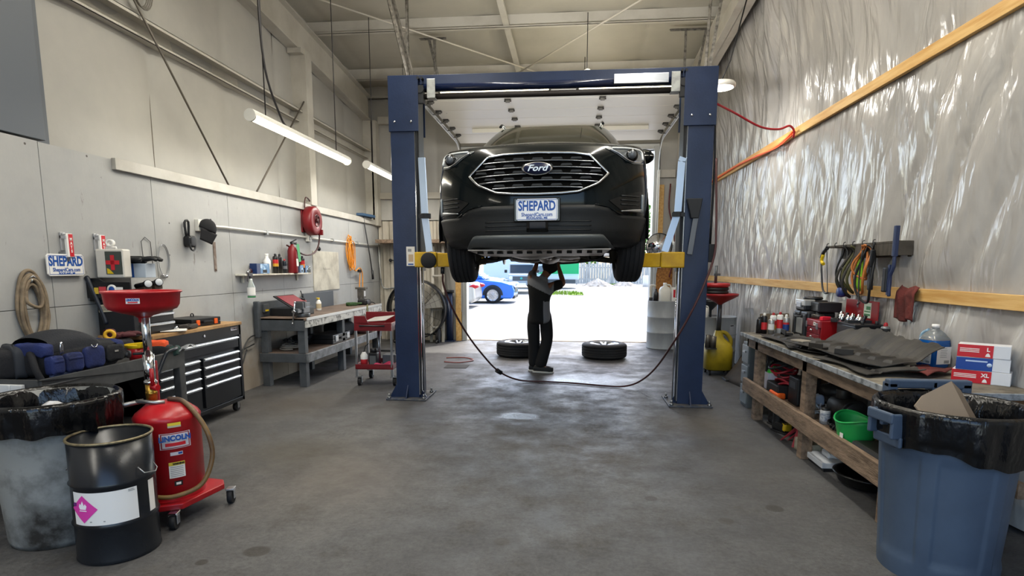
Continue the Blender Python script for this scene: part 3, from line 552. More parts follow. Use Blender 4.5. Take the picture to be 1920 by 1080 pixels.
ROWS = [(.17, .78, .17), (.20, .86, .10), (.24, .90, .055), (.32, .93, .03), (.42, .95, .02), (.46, .957, .012), (.50, .96, .0), (.56, .962, .0), (.62, .964, .002), (.68, .965, .008), (.74, .965, .018), (.80, .962, .032), (.86, .957, .048), (.92, .95, .068), (.97, .94, .095), (1.01, .928, .13), (1.04, .905, .175)]
NE = 2.7
def rowat(z): return interp([(r[0], r[1]) for r in ROWS], z), interp([(r[0], r[2]) for r in ROWS], z)
def depth(x, z):
    W, y0 = rowat(z); L = .72; t = min(.999, abs(x)/W); return y0+L*(1-(1-t**NE)**(1/NE))
def rise(y, z): return .115*sstep(.05, 1.25, y)*sstep(.70, 1.04, z)
def half(W, y0, s=1.0):
    pts = []; L = .72; L2 = .5; ye = 4.76-.25*max(0, (.5-0))*0
    for k in range(22):
        a = pi/2*k/22; pts.append((W*sin(a)**(2/NE), y0+L*(1-cos(a)**(2/NE))))
    for k in range(70): pts.append((W, y0+L+(ye-L2-y0-L)*k/70))
    for k in range(13):
        a = pi/2*k/12; pts.append((W*cos(a)**(2/NE), ye-L2+L2*sin(a)**(2/NE)))
    return pts
rows = []
for z, W, y0 in ROWS: rows.append([(x, y, z+rise(y, z)) for x, y in half(W, y0)])
for s, dz, dy in ((.93, .016, .03), (.8, .028, .07), (.6, .04, .12), (.35, .048, .16), (.12, .052, .2), (0.0, .053, .22)):
    rows.append([(x*s, min(y, 4.7), 1.04+dz+rise(y, 1.04)) for x, y in half(.905, .175+dy)])
rows.insert(0, [(x*.4, max(.3, min(y, 4.3)), .17) for x, y in half(.78, .17)])
m = MB(); n = len(rows[0]); vs = []
for r in rows:
    for x, y, z in r: vs.append((x, y, z))
for r in rows:
    for x, y, z in r: vs.append((-x, y, z))
off = n*len(rows); fs = []
def in_arch(p):
    return any((p[1]-ay)**2+(p[2]-.36)**2 < .405**2 for ay in (.97, 3.82)) and abs(p[0]) > .6
for i in range(len(rows)-1):
    for k in range(n-1):
        q = (i*n+k, i*n+k+1, (i+1)*n+k+1, (i+1)*n+k); c4 = [sum(vs[j][t] for j in q)/4 for t in range(3)]
        if in_arch(c4): continue
        fs.append(q); fs.append(tuple(j+off for j in q[::-1]))
m.add(vs, fs, 0, True); m.build('body', PAINT, car)
for ay in (.97, 3.82):
    for s in (-1, 1):
        A = [RAD(a) for a in range(-22, 203, 9)]
        m = MB(); m.grid(lambda u, v: ((s*(interp([(0, .93), (.3, .972), (1, .972)], v))), ay+(.36+.085*v)*cos(A[0]+(A[-1]-A[0])*u), .36+(.36+.085*v)*sin(A[0]+(A[-1]-A[0])*u)), 40, 3); m.build('arch_cladding', CLAD, car, solid=.008)
        MB().grid(lambda u, v: (s*(.55+.40*v), ay+.395*cos(A[0]+(A[-1]-A[0])*u), .36+.395*sin(A[0]+(A[-1]-A[0])*u)), 30, 1).build('arch_liner', mat('liner_black', '#0c0c0c', .9), car)
def spt(x, z, o=0.0): return (x, depth(x, z)-o, z+rise(depth(x, z), z))
def patch(poly_top, poly_bot, o, nx=40, nz=8):
    x0, x1 = poly_top[0][0], poly_top[-1][0]
    def f(u, v):
        x = x0+(x1-x0)*u; b = interp(poly_bot, x); t = interp(poly_top, x); return spt(x, b+(t-b)*v, o)
    return f, nx, nz
# lower cladding
ct = [(-.955, .445), (-.70, .445), (-.60, .50), (-.48, .525), (0, .53), (.48, .525), (.60, .50), (.70, .445), (.955, .445)]
f, a, b = patch(ct, [(-.955, .20), (-.8, .19), (.8, .19), (.955, .20)], .012, 90, 10); MB().grid(f, a, b).build('lower_cladding', CLAD, car, solid=.012)
# lower intake, slats, sensor cover
it = [(-.60, .295), (-.40, .43), (0, .44), (.40, .43), (.60, .295)]
f, a, b = patch(it, [(-.60, .29), (.60, .29)], .016, 60, 4); it_ = MB().grid(f, a, b).build('lower_intake', GLOSSBLK, car)
for z in (.325, .36, .395): MB().tube([spt(x/40, z, .022) for x in range(-18, 19)], .005, 6).build('intake_slat', CLAD, it_)
f, a, b = patch([(-.09, .44), (.09, .44)], [(-.085, .31), (.085, .31)], .03, 6, 4); MB().grid(f, a, b).build('sensor_cover', GLOSSBLK, it_, solid=.01)
st_ = [(-.64, .19), (-.55, .285), (0, .288), (.55, .285), (.64, .19)]
f, a, b = patch(st_, [(-.64, .185), (0, .178), (.64, .185)], .04, 60, 4); MB().grid(f, a, b).build('skid_plate', PEWTER, car, solid=.03)
# grille
gt = [(-.585, .785), (-.43, .935), (-.3, .955), (0, .965), (.3, .955), (.43, .935), (.585, .785)]; gb = [(-.585, .78), (-.50, .70), (-.345, .635), (-.2, .622), (0, .618), (.2, .622), (.345, .635), (.50, .70), (.585, .78)]
gr = thing('grille', '', ''); del gr['label'], gr['category']; gr.parent = car
f, a, b = patch(gt, gb, .012, 70, 14); MB().grid(f, a, b).build('grille_backing', mat('grille_matte_black', '#060606', .9, spec=.1), gr)
loop = [spt(x, interp(gt, x), .022) for x in [-.585+1.17*i/60 for i in range(61)]]+[spt(x, interp(gb, x), .022) for x in [.585-1.17*i/60 for i in range(1, 60)]]
MB().tube(loop, .012, 8, closed=True).build('grille_surround', CHROMED, gr)
for j, z0 in enumerate((.675, .73, .785, .84, .895)):
    xs = [x for x in [-.6+1.2*i/80 for i in range(81)] if interp(gb, x)+.012 < z0-.05*(x/.6)**2*.5+.0 < interp(gt, x)-.012]
    P = [spt(x, z0-.025*(x/.6)**2, .024) for x in xs]
    m = MB(); m.grid(lambda u, v: tuple(Vector(P[int(round(u*(len(P)-1)))])+Vector((0, -.012*sin(pi*v), -.009+.018*v))), len(P)-1, 5); m.build('grille_bar', BARC, gr)
    for k in range(-3, 4):
        x = k*.16+(.08 if j % 2 else 0)
        if interp(gb, x)+.03 < z0+.02 < interp(gt, x)-.03 and abs(x) < .5:
            c = spt(x, z0+.02, .02); MB().prism([(c[0]-.05, c[2]-.010), (c[0]+.05, c[2]-.010), (c[0]+.038, c[2]+.006), (c[0]-.038, c[2]+.006)], c[1]-.008, c[1]+.004, 'Y').build('grille_insert', mat('insert_grey', '#141517', .5), gr)
# emblem
em = MB(); c = spt(0, .822, .05); em.lathe([(0, -.012), (.9, -.012), (1.0, -.004), (1.0, .02)], ax='Y', n=40); e = em.build('emblem', CHROME, car); e.location = c; e.scale = (.132, 1, .056)
e2 = MB().lathe([(0, -.018), (.83, -.016), (.86, -.011)], ax='Y', n=40).build('emblem_field', mat('emblem_blue', '#101a3a', .25), e)
t = text('Ford', .9, mat('emblem_silver', '#d5d8dc', .3, .3), e, (0, -.0185, .02), (pi/2, 0, 0), .002, 0.95, .012, 'emblem_lettering', shear=.35); t.scale = (.72, 1.4, 1)
# plate
pc = spt(0, .482, 0); PY0 = pc[1]-.045
pf = MB().box(-.195, .195, PY0, PY0+.04, .39, .585).build('plate_holder', GLOSSBLK, car, bev=.008)
pl = MB().prism([(x*.172+cx, .488+z*.088) for x, z, cx in ((-1, -.85, 0), (-.93, -1, 0), (.93, -1, 0), (1, -.85, 0), (1, .85, 0), (.93, 1, 0), (-.93, 1, 0), (-1, .85, 0))], PY0-.008, PY0-.001, 'Y').build('dealer_plate', mat('plate_white', '#e9ecf2', .4), car)
m = MB(); m.tube([(-.163, PY0-.009, .408), (.163, PY0-.009, .408), (.163, PY0-.009, .568), (-.163, PY0-.009, .568)], .0025, 6, closed=True); m.build('plate_border', BLUEINK, pl)
text('SHEPARD', .108, BLUEINK, pl, (0, PY0-.0085, .515), (pi/2, 0, 0), .0008, .68, .0035, 'plate_lettering'); text('ShepardCars.com', .042, BLUEINK, pl, (0, PY0-.0085, .447), (pi/2, 0, 0), .0008, .86, .001, 'plate_lettering'); text('ROCKLAND, ME', .022, BLUEINK, pl, (0, PY0-.0085, .42), (pi/2, 0, 0), .0008, 1.1, .001, 'plate_lettering')
for x in (-.10, .10): MB().cyl((x, PY0-.012, .556), (x, PY0-.006, .556), .006, n=8).build('plate_screw', DKSTEEL, pl)
# headlights, fog lamp pockets, mirrors
for s in (-1, 1):
    P = [(.565, 1.005), (.66, .955), (.73, .905), (.80, .88), (.905, .885)]; T = [(.565, 1.012), (.80, 1.018), (.905, 1.0)]
    hl = MB(); hl.grid(lambda u, v: spt(s*(.565+.34*u), interp(P, .565+.34*u)+(interp(T, .565+.34*u)-interp(P, .565+.34*u))*v, .006), 24, 8); H = hl.build('headlight', mat('headlight_bowl', '#8d9296', .2, .7), car)
    cpt = spt(s*.79, .945, .03)
    for dx, r, mm in ((0, .055, GLOSSBLK), (0, .036, mat('projector_glass', '#5a5f66', .05, .2))):
        q = MB().ball(cpt if r > .04 else (cpt[0], cpt[1]-.04, cpt[2]), (r, r*.8, r), 16).build('projector', mm, H)
    MB().tube([spt(s*x, z, .016) for x, z in ((.60, .997), (.68, .96), (.735, .92), (.80, .895), (.895, .9))], .007, 6, sub=4).build('headlight_trim', CHROME, H)
    MB().tube([spt(s*x, z, .016) for x, z in ((.62, 1.006), (.7, 1.008), (.8, 1.006), (.885, .99), (.90, .92))], .008, 6, sub=4).build('running_light', mat('running_light_clear', '#e8ecee', .2), H)
    FT = [(.60, .567), (.70, .605), (.865, .655), (.92, .645)]; FB = [(.60, .56), (.70, .487), (.92, .455)]
    fg = MB(); fg.grid(lambda u, v: spt(s*(.60+.32*u), interp(FB, .60+.32*u)+(interp(FT, .60+.32*u)-interp(FB, .60+.32*u))*v, .009), 24, 8); F = fg.build('fog_pocket', GLOSSBLK, car)
    for z in (.535, .57, .605): MB().tube([spt(s*x, z, .016) for x in (.70, .76, .82, .86)], .007, 6).build('pocket_fin', CLAD, F)
    m = MB(); m.grid(lambda u, v: spt(s*(.885+.028*v), .475+.155*u, .018), 6, 2); m.build('fog_light', mat('fog_light_clear', '#9aa2a8', .2, .4), F, solid=.008)
    m = MB(); m.grid(lambda u, v: spt(s*(.70+.185*u), (.478+.0*u)+(.004+.026*u)*v, .018), 8, 2); m.build('fog_trim', mat('satin_chrome', '#c9cccd', .3, .8), F, solid=.006)
    MB().tube([spt(s*x, z, .014) for x, z in ((.955, .452), (.70, .452), (.60, .507), (.48, .532))], .008, 6, sub=4).build('cladding_edge', PAINT, car)
    mm = MB(); mm.ball((s*1.035, 1.74, 1.20), (.115, .07, .082), 18); M_ = mm.build('mirror', PAINT, car, sub=1); MB().tube([(s*.90, 1.78, 1.15), (s*.97, 1.74, 1.18)], .025, 8).build('mirror_stalk', GLOSSBLK, M_)
    MB().tube([(s*.99, 1.668, 1.20), (s*1.06, 1.67, 1.202), (s*1.13, 1.70, 1.205)], .006, 6).build('mirror_signal', CHROME, M_)
# greenhouse
def gbot(a):
    x = .90*math.copysign(abs(sin(a))**(2/4.2), sin(a)); c = cos(a); y = 2.9-(1.88 if c > 0 else 1.80)*math.copysign(abs(c)**(2/3.4), c); return x, y, 1.145+(0.02 if y < 1.6 else 0)
def gtop(a):
    x = .70*math.copysign(abs(sin(a))**(2/5.0), sin(a)); c = cos(a); y = 3.1-(1.18 if c > 0 else 1.28)*math.copysign(abs(c)**(2/3.6), c); return x, y, 1.60+.05*sstep(1.9, 3.0, y)
G = {k: MB() for k in ('pillars', 'windshield', 'side_window', 'rear_window')}
NU, NV = 120, 10
def gp(i, j):
    a = 2*pi*i/NU; p = Vector(gbot(a)); q = Vector(gtop(a)); v = j/NV; r = p.lerp(q, v); k = .035*sin(pi*v); r.x += k*sin(a); r.y -= k*cos(a)*.8; return r
for i in range(NU):
    for j in range(NV):
        q = [gp(i, j), gp(i+1, j), gp(i+1, j+1), gp(i, j+1)]; a = 2*pi*(i+.5)/NU; c = sum(q, Vector())/4; key = 'pillars'
        fa = a if a < pi else 2*pi-a
        if fa < .50*pi-.62+.0 and j < NV-0: key = 'windshield'
        elif fa < .50*pi-.52: key = 'pillars'
        elif fa < .5*pi+.75 and 0 < j < NV-1 and not (abs(fa-1.62) < .03): key = 'side_window'
        elif fa > pi-.75 and 1 < j < NV-1: key = 'rear_window'
        G[key].add(q, [(0, 1, 2, 3)], 0, True)
G['pillars'].grid(lambda u, v: (lambda p: (p[0]*(1-v), 3.0+(p[1]-3.0)*(1-v), p[2]+.095*(1-(1-v)**2)))(gtop(2*pi*u)), NU, 8, cu=True)
for k, mb in G.items(): mb.build(k, PAINT if k == 'pillars' else GLASS, car)
for s in (-1, 1): MB().tube([(s*.60, 2.15, 1.66), (s*.59, 2.4, 1.715), (s*.57, 3.6, 1.73), (s*.57, 3.9, 1.70)], .016, 8, sub=4).build('roof_rail', GLOSSBLK, car)
# underside
m = MB(); m.box(-.70, .70, .75, 4.3, .20, .26); m.build('floor_pan', UNDER, car)
pan = MB(); pan.add([(-.62, .13, .162), (.62, .13, .162), (.56, .72, .118), (-.56, .72, .118), (-.62, .13, .17), (.62, .13, .17), (.56, .72, .128), (-.56, .72, .128)], [(3, 2, 1, 0), (4, 5, 6, 7), (0, 1, 5, 4), (1, 2, 6, 5), (2, 3, 7, 6), (3, 0, 4, 7)]); SP = pan.build('splash_shield', mat('shield_grey', '#a39c93', .5, .3), car)
m = MB()
for k in range(-6, 7):
    x = k*.088; m.box(x-.022, x+.022, .2+.02*(k % 2), .29+.02*(k % 2), .135, .153)
m.build('shield_slots', mat('slot_black', '#0b0b0b', .9), SP)
m = MB(); m.tube([(-.45, .85, .17), (.45, .85, .17)], .04, 10); m.tube([(-.42, .85, .15), (-.38, 1.3, .14), (.38, 1.3, .14), (.42, .85, .15)], .035, 10, sub=4); m.build('subframe', UNDER, car)
m = MB(); m.ball((-.12, 1.0, .19), (.3, .28, .10), 16); m.ball((.25, 1.05, .18), (.22, .2, .09), 14); m.build('engine_pan', ALU, car)
m = MB(); m.tube([(.05, 1.3, .15), (.0, 1.8, .13), (-.05, 2.6, .13), (.1, 3.2, .12), (.35, 3.6, .13)], .04, 10, sub=5); m.ball((-.02, 2.2, .13), (.13, .42, .08), 16); m.ball((.45, 4.2, .22), (.3, .14, .11), 16); m.build('exhaust', mat('exhaust_steel', '#8d877e', .45, .8, '#5b5149', 8), car)
m = MB(); m.ball((-.35, 2.95, .17), (.30, .35, .10), 16); m.build('fuel_tank', UNDER, car)
m = MB(); m.tube([(-.55, 3.62, .14), (-.2, 3.55, .10), (.2, 3.55, .10), (.55, 3.62, .14)], .045, 10, sub=4); m.tube([(-.5, 4.05, .16), (.5, 4.05, .16)], .04, 10); m.tube([(-.45, 3.6, .14), (-.45, 4.05, .16)], .035, 8); m.tube([(.45, 3.6, .14), (.45, 4.05, .16)], .035, 8); m.build('rear_subframe', UNDER, car)
for s in (-1, 1):
    m = MB(); m.tube([(s*.36, .90, .14), (s*.55, .93, .09), (s*.70, .97, .07)], [.035, .03, .025], 8); m.tube([(s*.36, 1.2, .14), (s*.55, 1.05, .09), (s*.70, .97, .07)], [.03, .03, .025], 8); m.build('control_arm', UNDER, car)
    MB().tube([(s*.3, 1.15, .19), (s*.70, 1.1, .16)], .013, 8).build('tie_rod', STEEL, car); MB().tube([(s*.2, .97, .22), (s*.69, .97, .22)], .018, 8).build('drive_shaft', UNDER, car)
    MB().tube([(s*.68, .97, .02+.04), (s*.67, .97, .3), (s*.62, 1.0, .75)], [.03, .045, .06], 10).build('strut', UNDER, car)
    MB().tube([(s*.58, .9, .16), (s*.56, .82, .10), (s*.46, .8, .08), (s*.44, .84, .14)], .013, 8, sub=4).build('brake_hose', BLACK, car)
    m = MB(); m.lathe([(0, .70), (.06, .70), (.07, .78), (.165, .78), (.165, .80), (.07, .80), (.06, .86), (0, .86)], c=(0, 3.82, .22), ax='X', n=32) if s > 0 else m.lathe([(0, -.70), (.06, -.70), (.07, -.78), (.165, -.78), (.165, -.80), (.07, -.80), (.06, -.86), (0, -.86)], c=(0, 3.82, .22), ax='X', n=32); m.build('rear_brake_disc', STEEL, car)
    MB().tube([(s*.3, 3.6, .12), (s*.68, 3.8, .13)], .03, 8).tube([(s*.3, 4.05, .16), (s*.68, 3.9, .15)], .025, 8).build('rear_control_arm', UNDER, car)
    MB().tube([(s*.66, 3.7, .12), (s*.60, 3.75, .5)], .028, 8).build('rear_damper', UNDER, car)
    MB().grid(lambda u, v: (s*(.60+.28*u), 4.55+.22*v*0+.18*(1-u)**.5, .98+.14*v), 8, 3).build('tail_light', mat('tail_red', '#b01020', .2), car)
# wheels
RIM = mat('alloy_rim', '#b9bdc2', 0.28, 0.85)
def make_tyre(parent, name='tyre'):
    R, w = .372, .1225
    prof = [(.235, -w+.02), (.25, -w+.004), (.29, -w-.004), (.335, -w+.006), (.358, -w+.022)]
    g = [-.062, -.022, .022, .062]; x = -w+.022
    prof.append((.367, -w+.032))
    for c in g: prof += [(.372, c-.0065), (.3625, c-.005), (.3625, c+.005), (.372, c+.0065)]
    prof += [(.367, w-.032), (.358, w-.022), (.335, w-.006), (.29, w+.004), (.25, w-.004), (.235, w-.02)]
    m = MB(); m.lathe([(r, h) for r, h in prof], ax='X', n=64); m.sm = [False if 6 <= k//64 <= len(prof)-8 else True for k in range(len(m.sm))]
    return m.build(name, RUBBER, parent)
def make_rim(parent):
    m = MB(); m.lathe([(.236, -.105), (.226, -.10), (.215, -.06), (.205, 0), (.215, .07), (.226, .10), (.238, .112), (.232, .116), (.222, .104)], ax='X', n=48)
    m.lathe([(0, .085), (.035, .088), (.05, .078), (.075, .06), (.075, .03), (0, .03)], ax='X', n=24)
    for k in range(10):
        a = 2*pi*k/10+(.11 if k % 2 else -.11)*1.1
        c0 = Vector((.065, .05*cos(a), .05*sin(a))); c1 = Vector((.092, .225*cos(a+(.0)), .225*sin(a)))
        m.beam(c0, c1, .03, .03, up=(1, 0, 0))
    return m.build('rim', RIM, parent, bev=.003)
for s in (-1, 1):
    w = thing('wheel', '', ''); del w['label'], w['category']; w.parent = car; w.location = (s*.825, .97, .235); w.rotation_euler = (0, 0, 0 if s > 0 else pi)
    if s < 0: w.rotation_euler = (0, RAD(1.5), pi+RAD(3)) 
    else: w.rotation_euler = (0, RAD(1.5), RAD(3))
    make_tyre(w); make_rim(w)
    MB().lathe([(0, -.02), (.06, -.02), (.07, 0), (.16, 0), (.16, .022), (.07, .022), (0, .03)], ax='X', n=32).build('brake_disc', STEEL, w)
# the two wheels taken off, lying flat by the far door
for x, y, lb in ((-.85, 9.75, 'car wheel lying flat on the floor behind the standing man'), (.59, 9.70, 'car wheel lying flat on the floor alone to the right of the man')):
    w = thing('loose_wheel', lb, 'wheel', (x, y, .128), group='wheels taken off the raised car', rot=(RAD(20), -pi/2, 0)); make_tyre(w); make_rim(w)
# ================================================================ LEFT SIDE OF THE SHOP
WL = (pi/2, 0, pi/2)        # lettering on the left wall
BAG = mat('bin_liner', '#090a0c', 0.2, bump=0.9, bscale=13, stretch=(1, 1, .45)); CANGREY = mat('grey_bin_dirty', '#8f918f', 0.55, col2='#2e2c29', scale=2.6, lo=0.44, hi=0.64, detail=9)
def liner(m, R0, zt, drop, seed, n=96, lean=0.0):
    """bin liner: inside wall, rolled rim, ruffled skirt hanging outside"""
    rnd = random.Random(seed); ph = [rnd.uniform(0, 6.28) for _ in range(8)]
    def rf(a, k): return .007*k*sin(9*a+ph[0])+.005*k*sin(17*a+ph[1])+.003*k*sin(31*a+ph[2])
    prof = [(R0-.07, zt-.34, .6), (R0-.045, zt-.2, 1), (R0-.03, zt-.06, .8), (R0-.012, zt-.005, .2), (R0+.004, zt+.012, .2), (R0+.019, zt+.0, .3), (R0+.020, zt-.05, .9), (R0+.016, zt-.10, 1.2), (R0+.010, zt-drop*.8, 1.2), (R0+.008, zt-drop, 1.0)]
    def f(u, v):
        a = 2*pi*u; i = min(int(v*(len(prof)-1)+1e-6), len(prof)-2); t = v*(len(prof)-1)-i
        r, z, k = [prof[i][q]+(prof[i+1][q]-prof[i][q])*t for q in range(3)]
        dz = (.02*sin(2*a+ph[3])+.010*sin(5*a+ph[4])+.006*sin(13*a+ph[5]))*sstep(.65, 1, v)-lean*(1+cos(a+.9))*sstep(.6, 1, v)
        return ((r+rf(a+.35*z, k))*cos(a), (r+rf(a+.35*z, k))*sin(a), z+dz)
    m.grid(f, n, 27, 0, True, cu=True); m.lathe([(0, zt-.36), (R0-.07, zt-.34)], n=24); return m
# big grey bin with a black liner
t = thing('trash_bin', 'dirty grey round trash bin with a black liner at the left edge', 'trash bin', (-2.84, 2.88, 0))
MB().lathe([(0, .012), (.225, .012), (.245, 0), (.252, .03), (.275, .45), (.288, .62), (.296, .63), (.300, .70), (.302, .77), (.296, .78), (.282, .62), (.245, .05), (0, .04)], n=64).build('body', CANGREY, t)
liner(MB(), .309, .785, .17, 3).build('liner', BAG, t)
solo(MB().lathe([(0, .05), (.06, .048), (.085, .02), (.09, .0), (.1, -.02), (.085, -.03)], n=24), 'foam_bowl', mat('dirty_foam', '#d7dadf', 0.6, col2='#9c968e', scale=12), 'dirty white bowl lying in the black bin liner on the left', 'bowl', loc=(-2.80, 2.80, .70), rot=(RAD(25), RAD(-30), 0))
solo(MB().grid(lambda u, v: (.07*cos(6.28*u)*(sin(3.14*v)+.05*sin(9*u*6)), .06*sin(6.28*u)*sin(3.14*v), .03*cos(3.14*v)+.006*sin(25*u)), 24, 10, cu=True), 'crumpled_paper', mat('brown_paper', '#7b654c', .8), 'crumpled brown paper beside the white bowl in the left bin', 'paper', loc=(-2.66, 2.86, .68))
# black steel drum
DRUM = mat('drum_black', '#14171c', 0.26, col2='#1d2126', scale=3)
t = thing('steel_drum', 'open black steel drum with a white label and pink diamond', 'drum', (-2.37, 2.715, 0), RAD(18))
R = .188
MB().lathe([(0, .02), (R-.012, .02), (R-.004, 0), (R+.003, .006), (R, .02), (R, .19), (R+.008, .2), (R, .21), (R, .40), (R+.008, .41), (R, .42), (R, .625), (R-.003, .625), (R-.004, .03), (0, .03)], n=72).build('body', DRUM, t)
MB().tube([(R*cos(a*pi/24), R*sin(a*pi/24), .63) for a in range(48)], .007, 8, closed=True).build('rim', mat('worn_rim', '#8e8264', .4, .5, '#4a4438', 20), t)
def wrap(r, a0, a1, z0, z1, o): return lambda u, v: ((r+o)*cos(a0+(a1-a0)*u), (r+o)*sin(a0+(a1-a0)*u), z0+(z1-z0)*v)
lb = MB().grid(wrap(R, RAD(-132), RAD(-38), .215, .385, .0015), 30, 1).build('label', PAPER, t)
PINK = mat('pink_ink', '#d93fa4', .5)
def onlabel(pts, o):   # a small flat shape wrapped on the drum: (arc offset, z)
    return [((R+o)*cos(RAD(-113)+x/R), (R+o)*sin(RAD(-113)+x/R), .30+z) for x, z in pts]
d = .072
MB().grid(lambda u, v: onlabel([((u+v-1)*d, (v-u)*d)], .003)[0], 12, 12).build('hazard_diamond', PINK, lb)
fl = MB(); q = onlabel([(-.016, .0), (.016, .0), (.022, .018), (.014, .03), (.008, .02), (.0, .045), (-.01, .024), (-.018, .03), (-.022, .014)], .0045); fl.add(q, [tuple(range(9))]); q = onlabel([(-.02, -.01), (.02, -.01), (.02, -.005), (-.02, -.005)], .0045); fl.add(q, [(0, 1, 2, 3)])
fl.build('flame_symbol', mat('symbol_white', '#f5eef4', .5), lb)
fl = MB(); q = onlabel([(-.058, .01), (-.04, .014), (-.036, .03), (-.05, .034), (-.062, .022)], .0046); fl.add(q, [tuple(range(5))]); fl.build('ink_smudge', mat('purple_ink', '#6c2a7a', .5), lb)
m = MB()
for k, (x0, x1, z) in enumerate(((.205, .23, .075), (.205, .235, .068))): q = onlabel([(x0, z), (x1, z), (x1, z+.004), (x0, z+.004)], .003); m.add(q, [(0, 1, 2, 3)])
m.build('fine_print', mat('print_grey', '#9a9a98', .6), lb); m = MB(); q = onlabel([(.03, -.068), (.10, -.068), (.10, -.062), (.03, -.062)], .003); m.add(q, [(0, 1, 2, 3)]); m.build('stamped_line', mat('print_grey', '#9a9a98', .6), lb)
MB().grid(wrap(R, RAD(-18), RAD(-4), .22, .39, .0015), 6, 1).build('side_label', PAPER, t)
for a in (RAD(-20), RAD(165)):
    c = (R*cos(a), R*sin(a), .47); s = (-sin(a)*.05, cos(a)*.05)
    MB().tube([(c[0]+s[0], c[1]+s[1], .48), (c[0]*1.16+s[0]*.9, c[1]*1.16+s[1]*.9, .45), (c[0]*1.3, c[1]*1.3, .445), (c[0]*1.16-s[0]*.9, c[1]*1.16-s[1]*.9, .45), (c[0]-s[0], c[1]-s[1], .48)], .003, 6).build('bail_handle', STEEL, t)
# red oil drain tank
t = thing('oil_drain', 'red wheeled oil drain tank with a wide funnel bowl on a pole', 'oil drain', (-2.40, 3.19, 0), RAD(14))
R = .178
MB().lathe([(0, .135), (R-.015, .135), (R, .15), (R, .60), (R+.003, .61), (R-.012, .635), (.10, .69), (0, .70)], n=48).build('tank', RED, t)
m = MB(); m.prism([(-.24, -.10), (.02, -.25), (.14, -.22), (.27, .08), (.24, .16), (.0, .26), (-.24, .2)], .10, .135, 'Z'); m.lathe([(R+.004, .135), (R+.004, .17), (R-.004, .17)], n=40); m.build('base', RED, t, bev=.006)
for x, y in ((.10, -.25), (.30, .1), (-.22, -.14), (-.02, .27)):
    c = MB(); c.cyl((x-.015, y, .045), (x+.015, y, .045), .045, n=20); w = c.build('caster', RUBBER, t); MB().box(x-.024, x+.024, y-.03, y+.03, .088, .10).box(x-.024, x-.018, y-.02, y+.02, .03, .09).box(x+.018, x+.024, y-.02, y+.02, .03, .09).build('caster_fork', CHROME, w, bev=.003)
px, py = -.085, .02
MB().cyl((px, py, .69), (px, py, .80), .030, n=20).cyl((px, py, .735), (px, py, .755), .034, n=6).build('brass_fitting', BRASS, t)
MB().cyl((px, py, .80), (px, py, .98), .031, n=20).cyl((px, py, .805), (px, py, .82), .036, n=20).build('pole_sleeve', CHROME, t); MB().cyl((px, py, .97), (px, py, 1.24), .023, n=20).build('pole', CHROME, t)
MB().cyl((px-.075, py-.02, .985), (px-.02, py, .985), .008, n=8).lathe([(0, -.11), (.02, -.11), (.024, -.1), (.02, -.09), (0, -.088)], c=(px, py-.02, .985), ax='X', n=12).build('clamp_knob', BLACK, t)
MB().tube([(px+.03, py-.045, .80), (px+.03, py-.045, .90)], .012, 8).cyl((px+.02, py-.03, .785), (px+.06, py-.05, .785), .018, n=12).build('valve_lever', RED, t)
bx_, by_ = px-.01, py+.01
MB().lathe([(.028, 1.17), (.03, 1.195), (.05, 1.21), (.13, 1.232), (.175, 1.25), (.19, 1.275), (.197, 1.34), (.208, 1.348), (.206, 1.356), (.194, 1.352), (.186, 1.275), (.10, 1.25), (.0, 1.24)], c=(bx_, by_, 0), n=64).build('bowl', RED, t)
m = MB().grid(lambda u, v: (bx_+.1965*cos(RAD(-90+20*u)), by_+.1965*sin(RAD(-90+20*u)), 1.29+.03*v), 8, 1); lb = m.build('bowl_label', PAPER, t)
def arc_text(body, size, mm, parent, cx, cy, r, a, z, name, sx=1.0, bold=.001, tilt=0): return text(body, size, mm, parent, (cx+r*cos(a), cy+r*sin(a), z), (pi/2, 0, a+pi/2), .0008, sx, bold, name)
arc_text('LINCOLN', .018, BLUEINK, lb, bx_, by_, .199, RAD(-80), 1.311, 'bowl_lettering', .8); MB().grid(lambda u, v: (bx_+.199*cos(RAD(-87+14*u)), by_+.199*sin(RAD(-87+14*u)), 1.294+.007*v), 8, 1).build('red_band', REDINK, lb)
def tank_label(a0, a1, z0, z1, mm, nm, o=.0015, par=None): return MB().grid(lambda u, v: ((R+o)*cos(RAD(a0+(a1-a0)*u)), (R+o)*sin(RAD(a0+(a1-a0)*u)), z0+(z1-z0)*v), 14, 1).build(nm, mm, par or t)
ll = tank_label(-83, -30, .445, .54, mat('silver_label', '#c9c6cf', .4), 'brand_label'); tank_label(-81, -32, .448, .537, mat('maroon_ink', '#8c1822', .4), 'label_edge', .002, ll); tank_label(-79, -34, .453, .532, mat('silver_label', '#c9c6cf', .4), 'label_face', .0026, ll)
arc_text('LINCOLN', .042, BLUEINK, ll, 0, 0, R+.004, RAD(-58), .508, 'brand_lettering', .92, .002); tank_label(-74, -40, .462, .482, REDINK, 'red_band', .0036, ll)
yl = tank_label(-68, -46, .572, .60, mat('warning_yellow', '#d8c23a', .5), 'warning_label'); tank_label(-68, -46, .572, .583, mat('label_olive', '#aeb09a', .5), 'warning_text', .0022, yl)
tank_label(-67, -46, .405, .425, mat('silver_label', '#c9c6cf', .4), 'small_label'); tank_label(-54, -47, .41, .422, BLUEINK, 'small_mark', .0024)
wl_ = tank_label(-71, -44, .27, .365, PAPER, 'white_label'); tank_label(-71, -44, .345, .365, mat('warning_yellow', '#d8c23a', .5), 'warning_band', .0022, wl_); arc_text('WARNING', .014, BLKINK, wl_, 0, 0, R+.004, RAD(-55), .355, 'warning_lettering', .9)
m = MB()
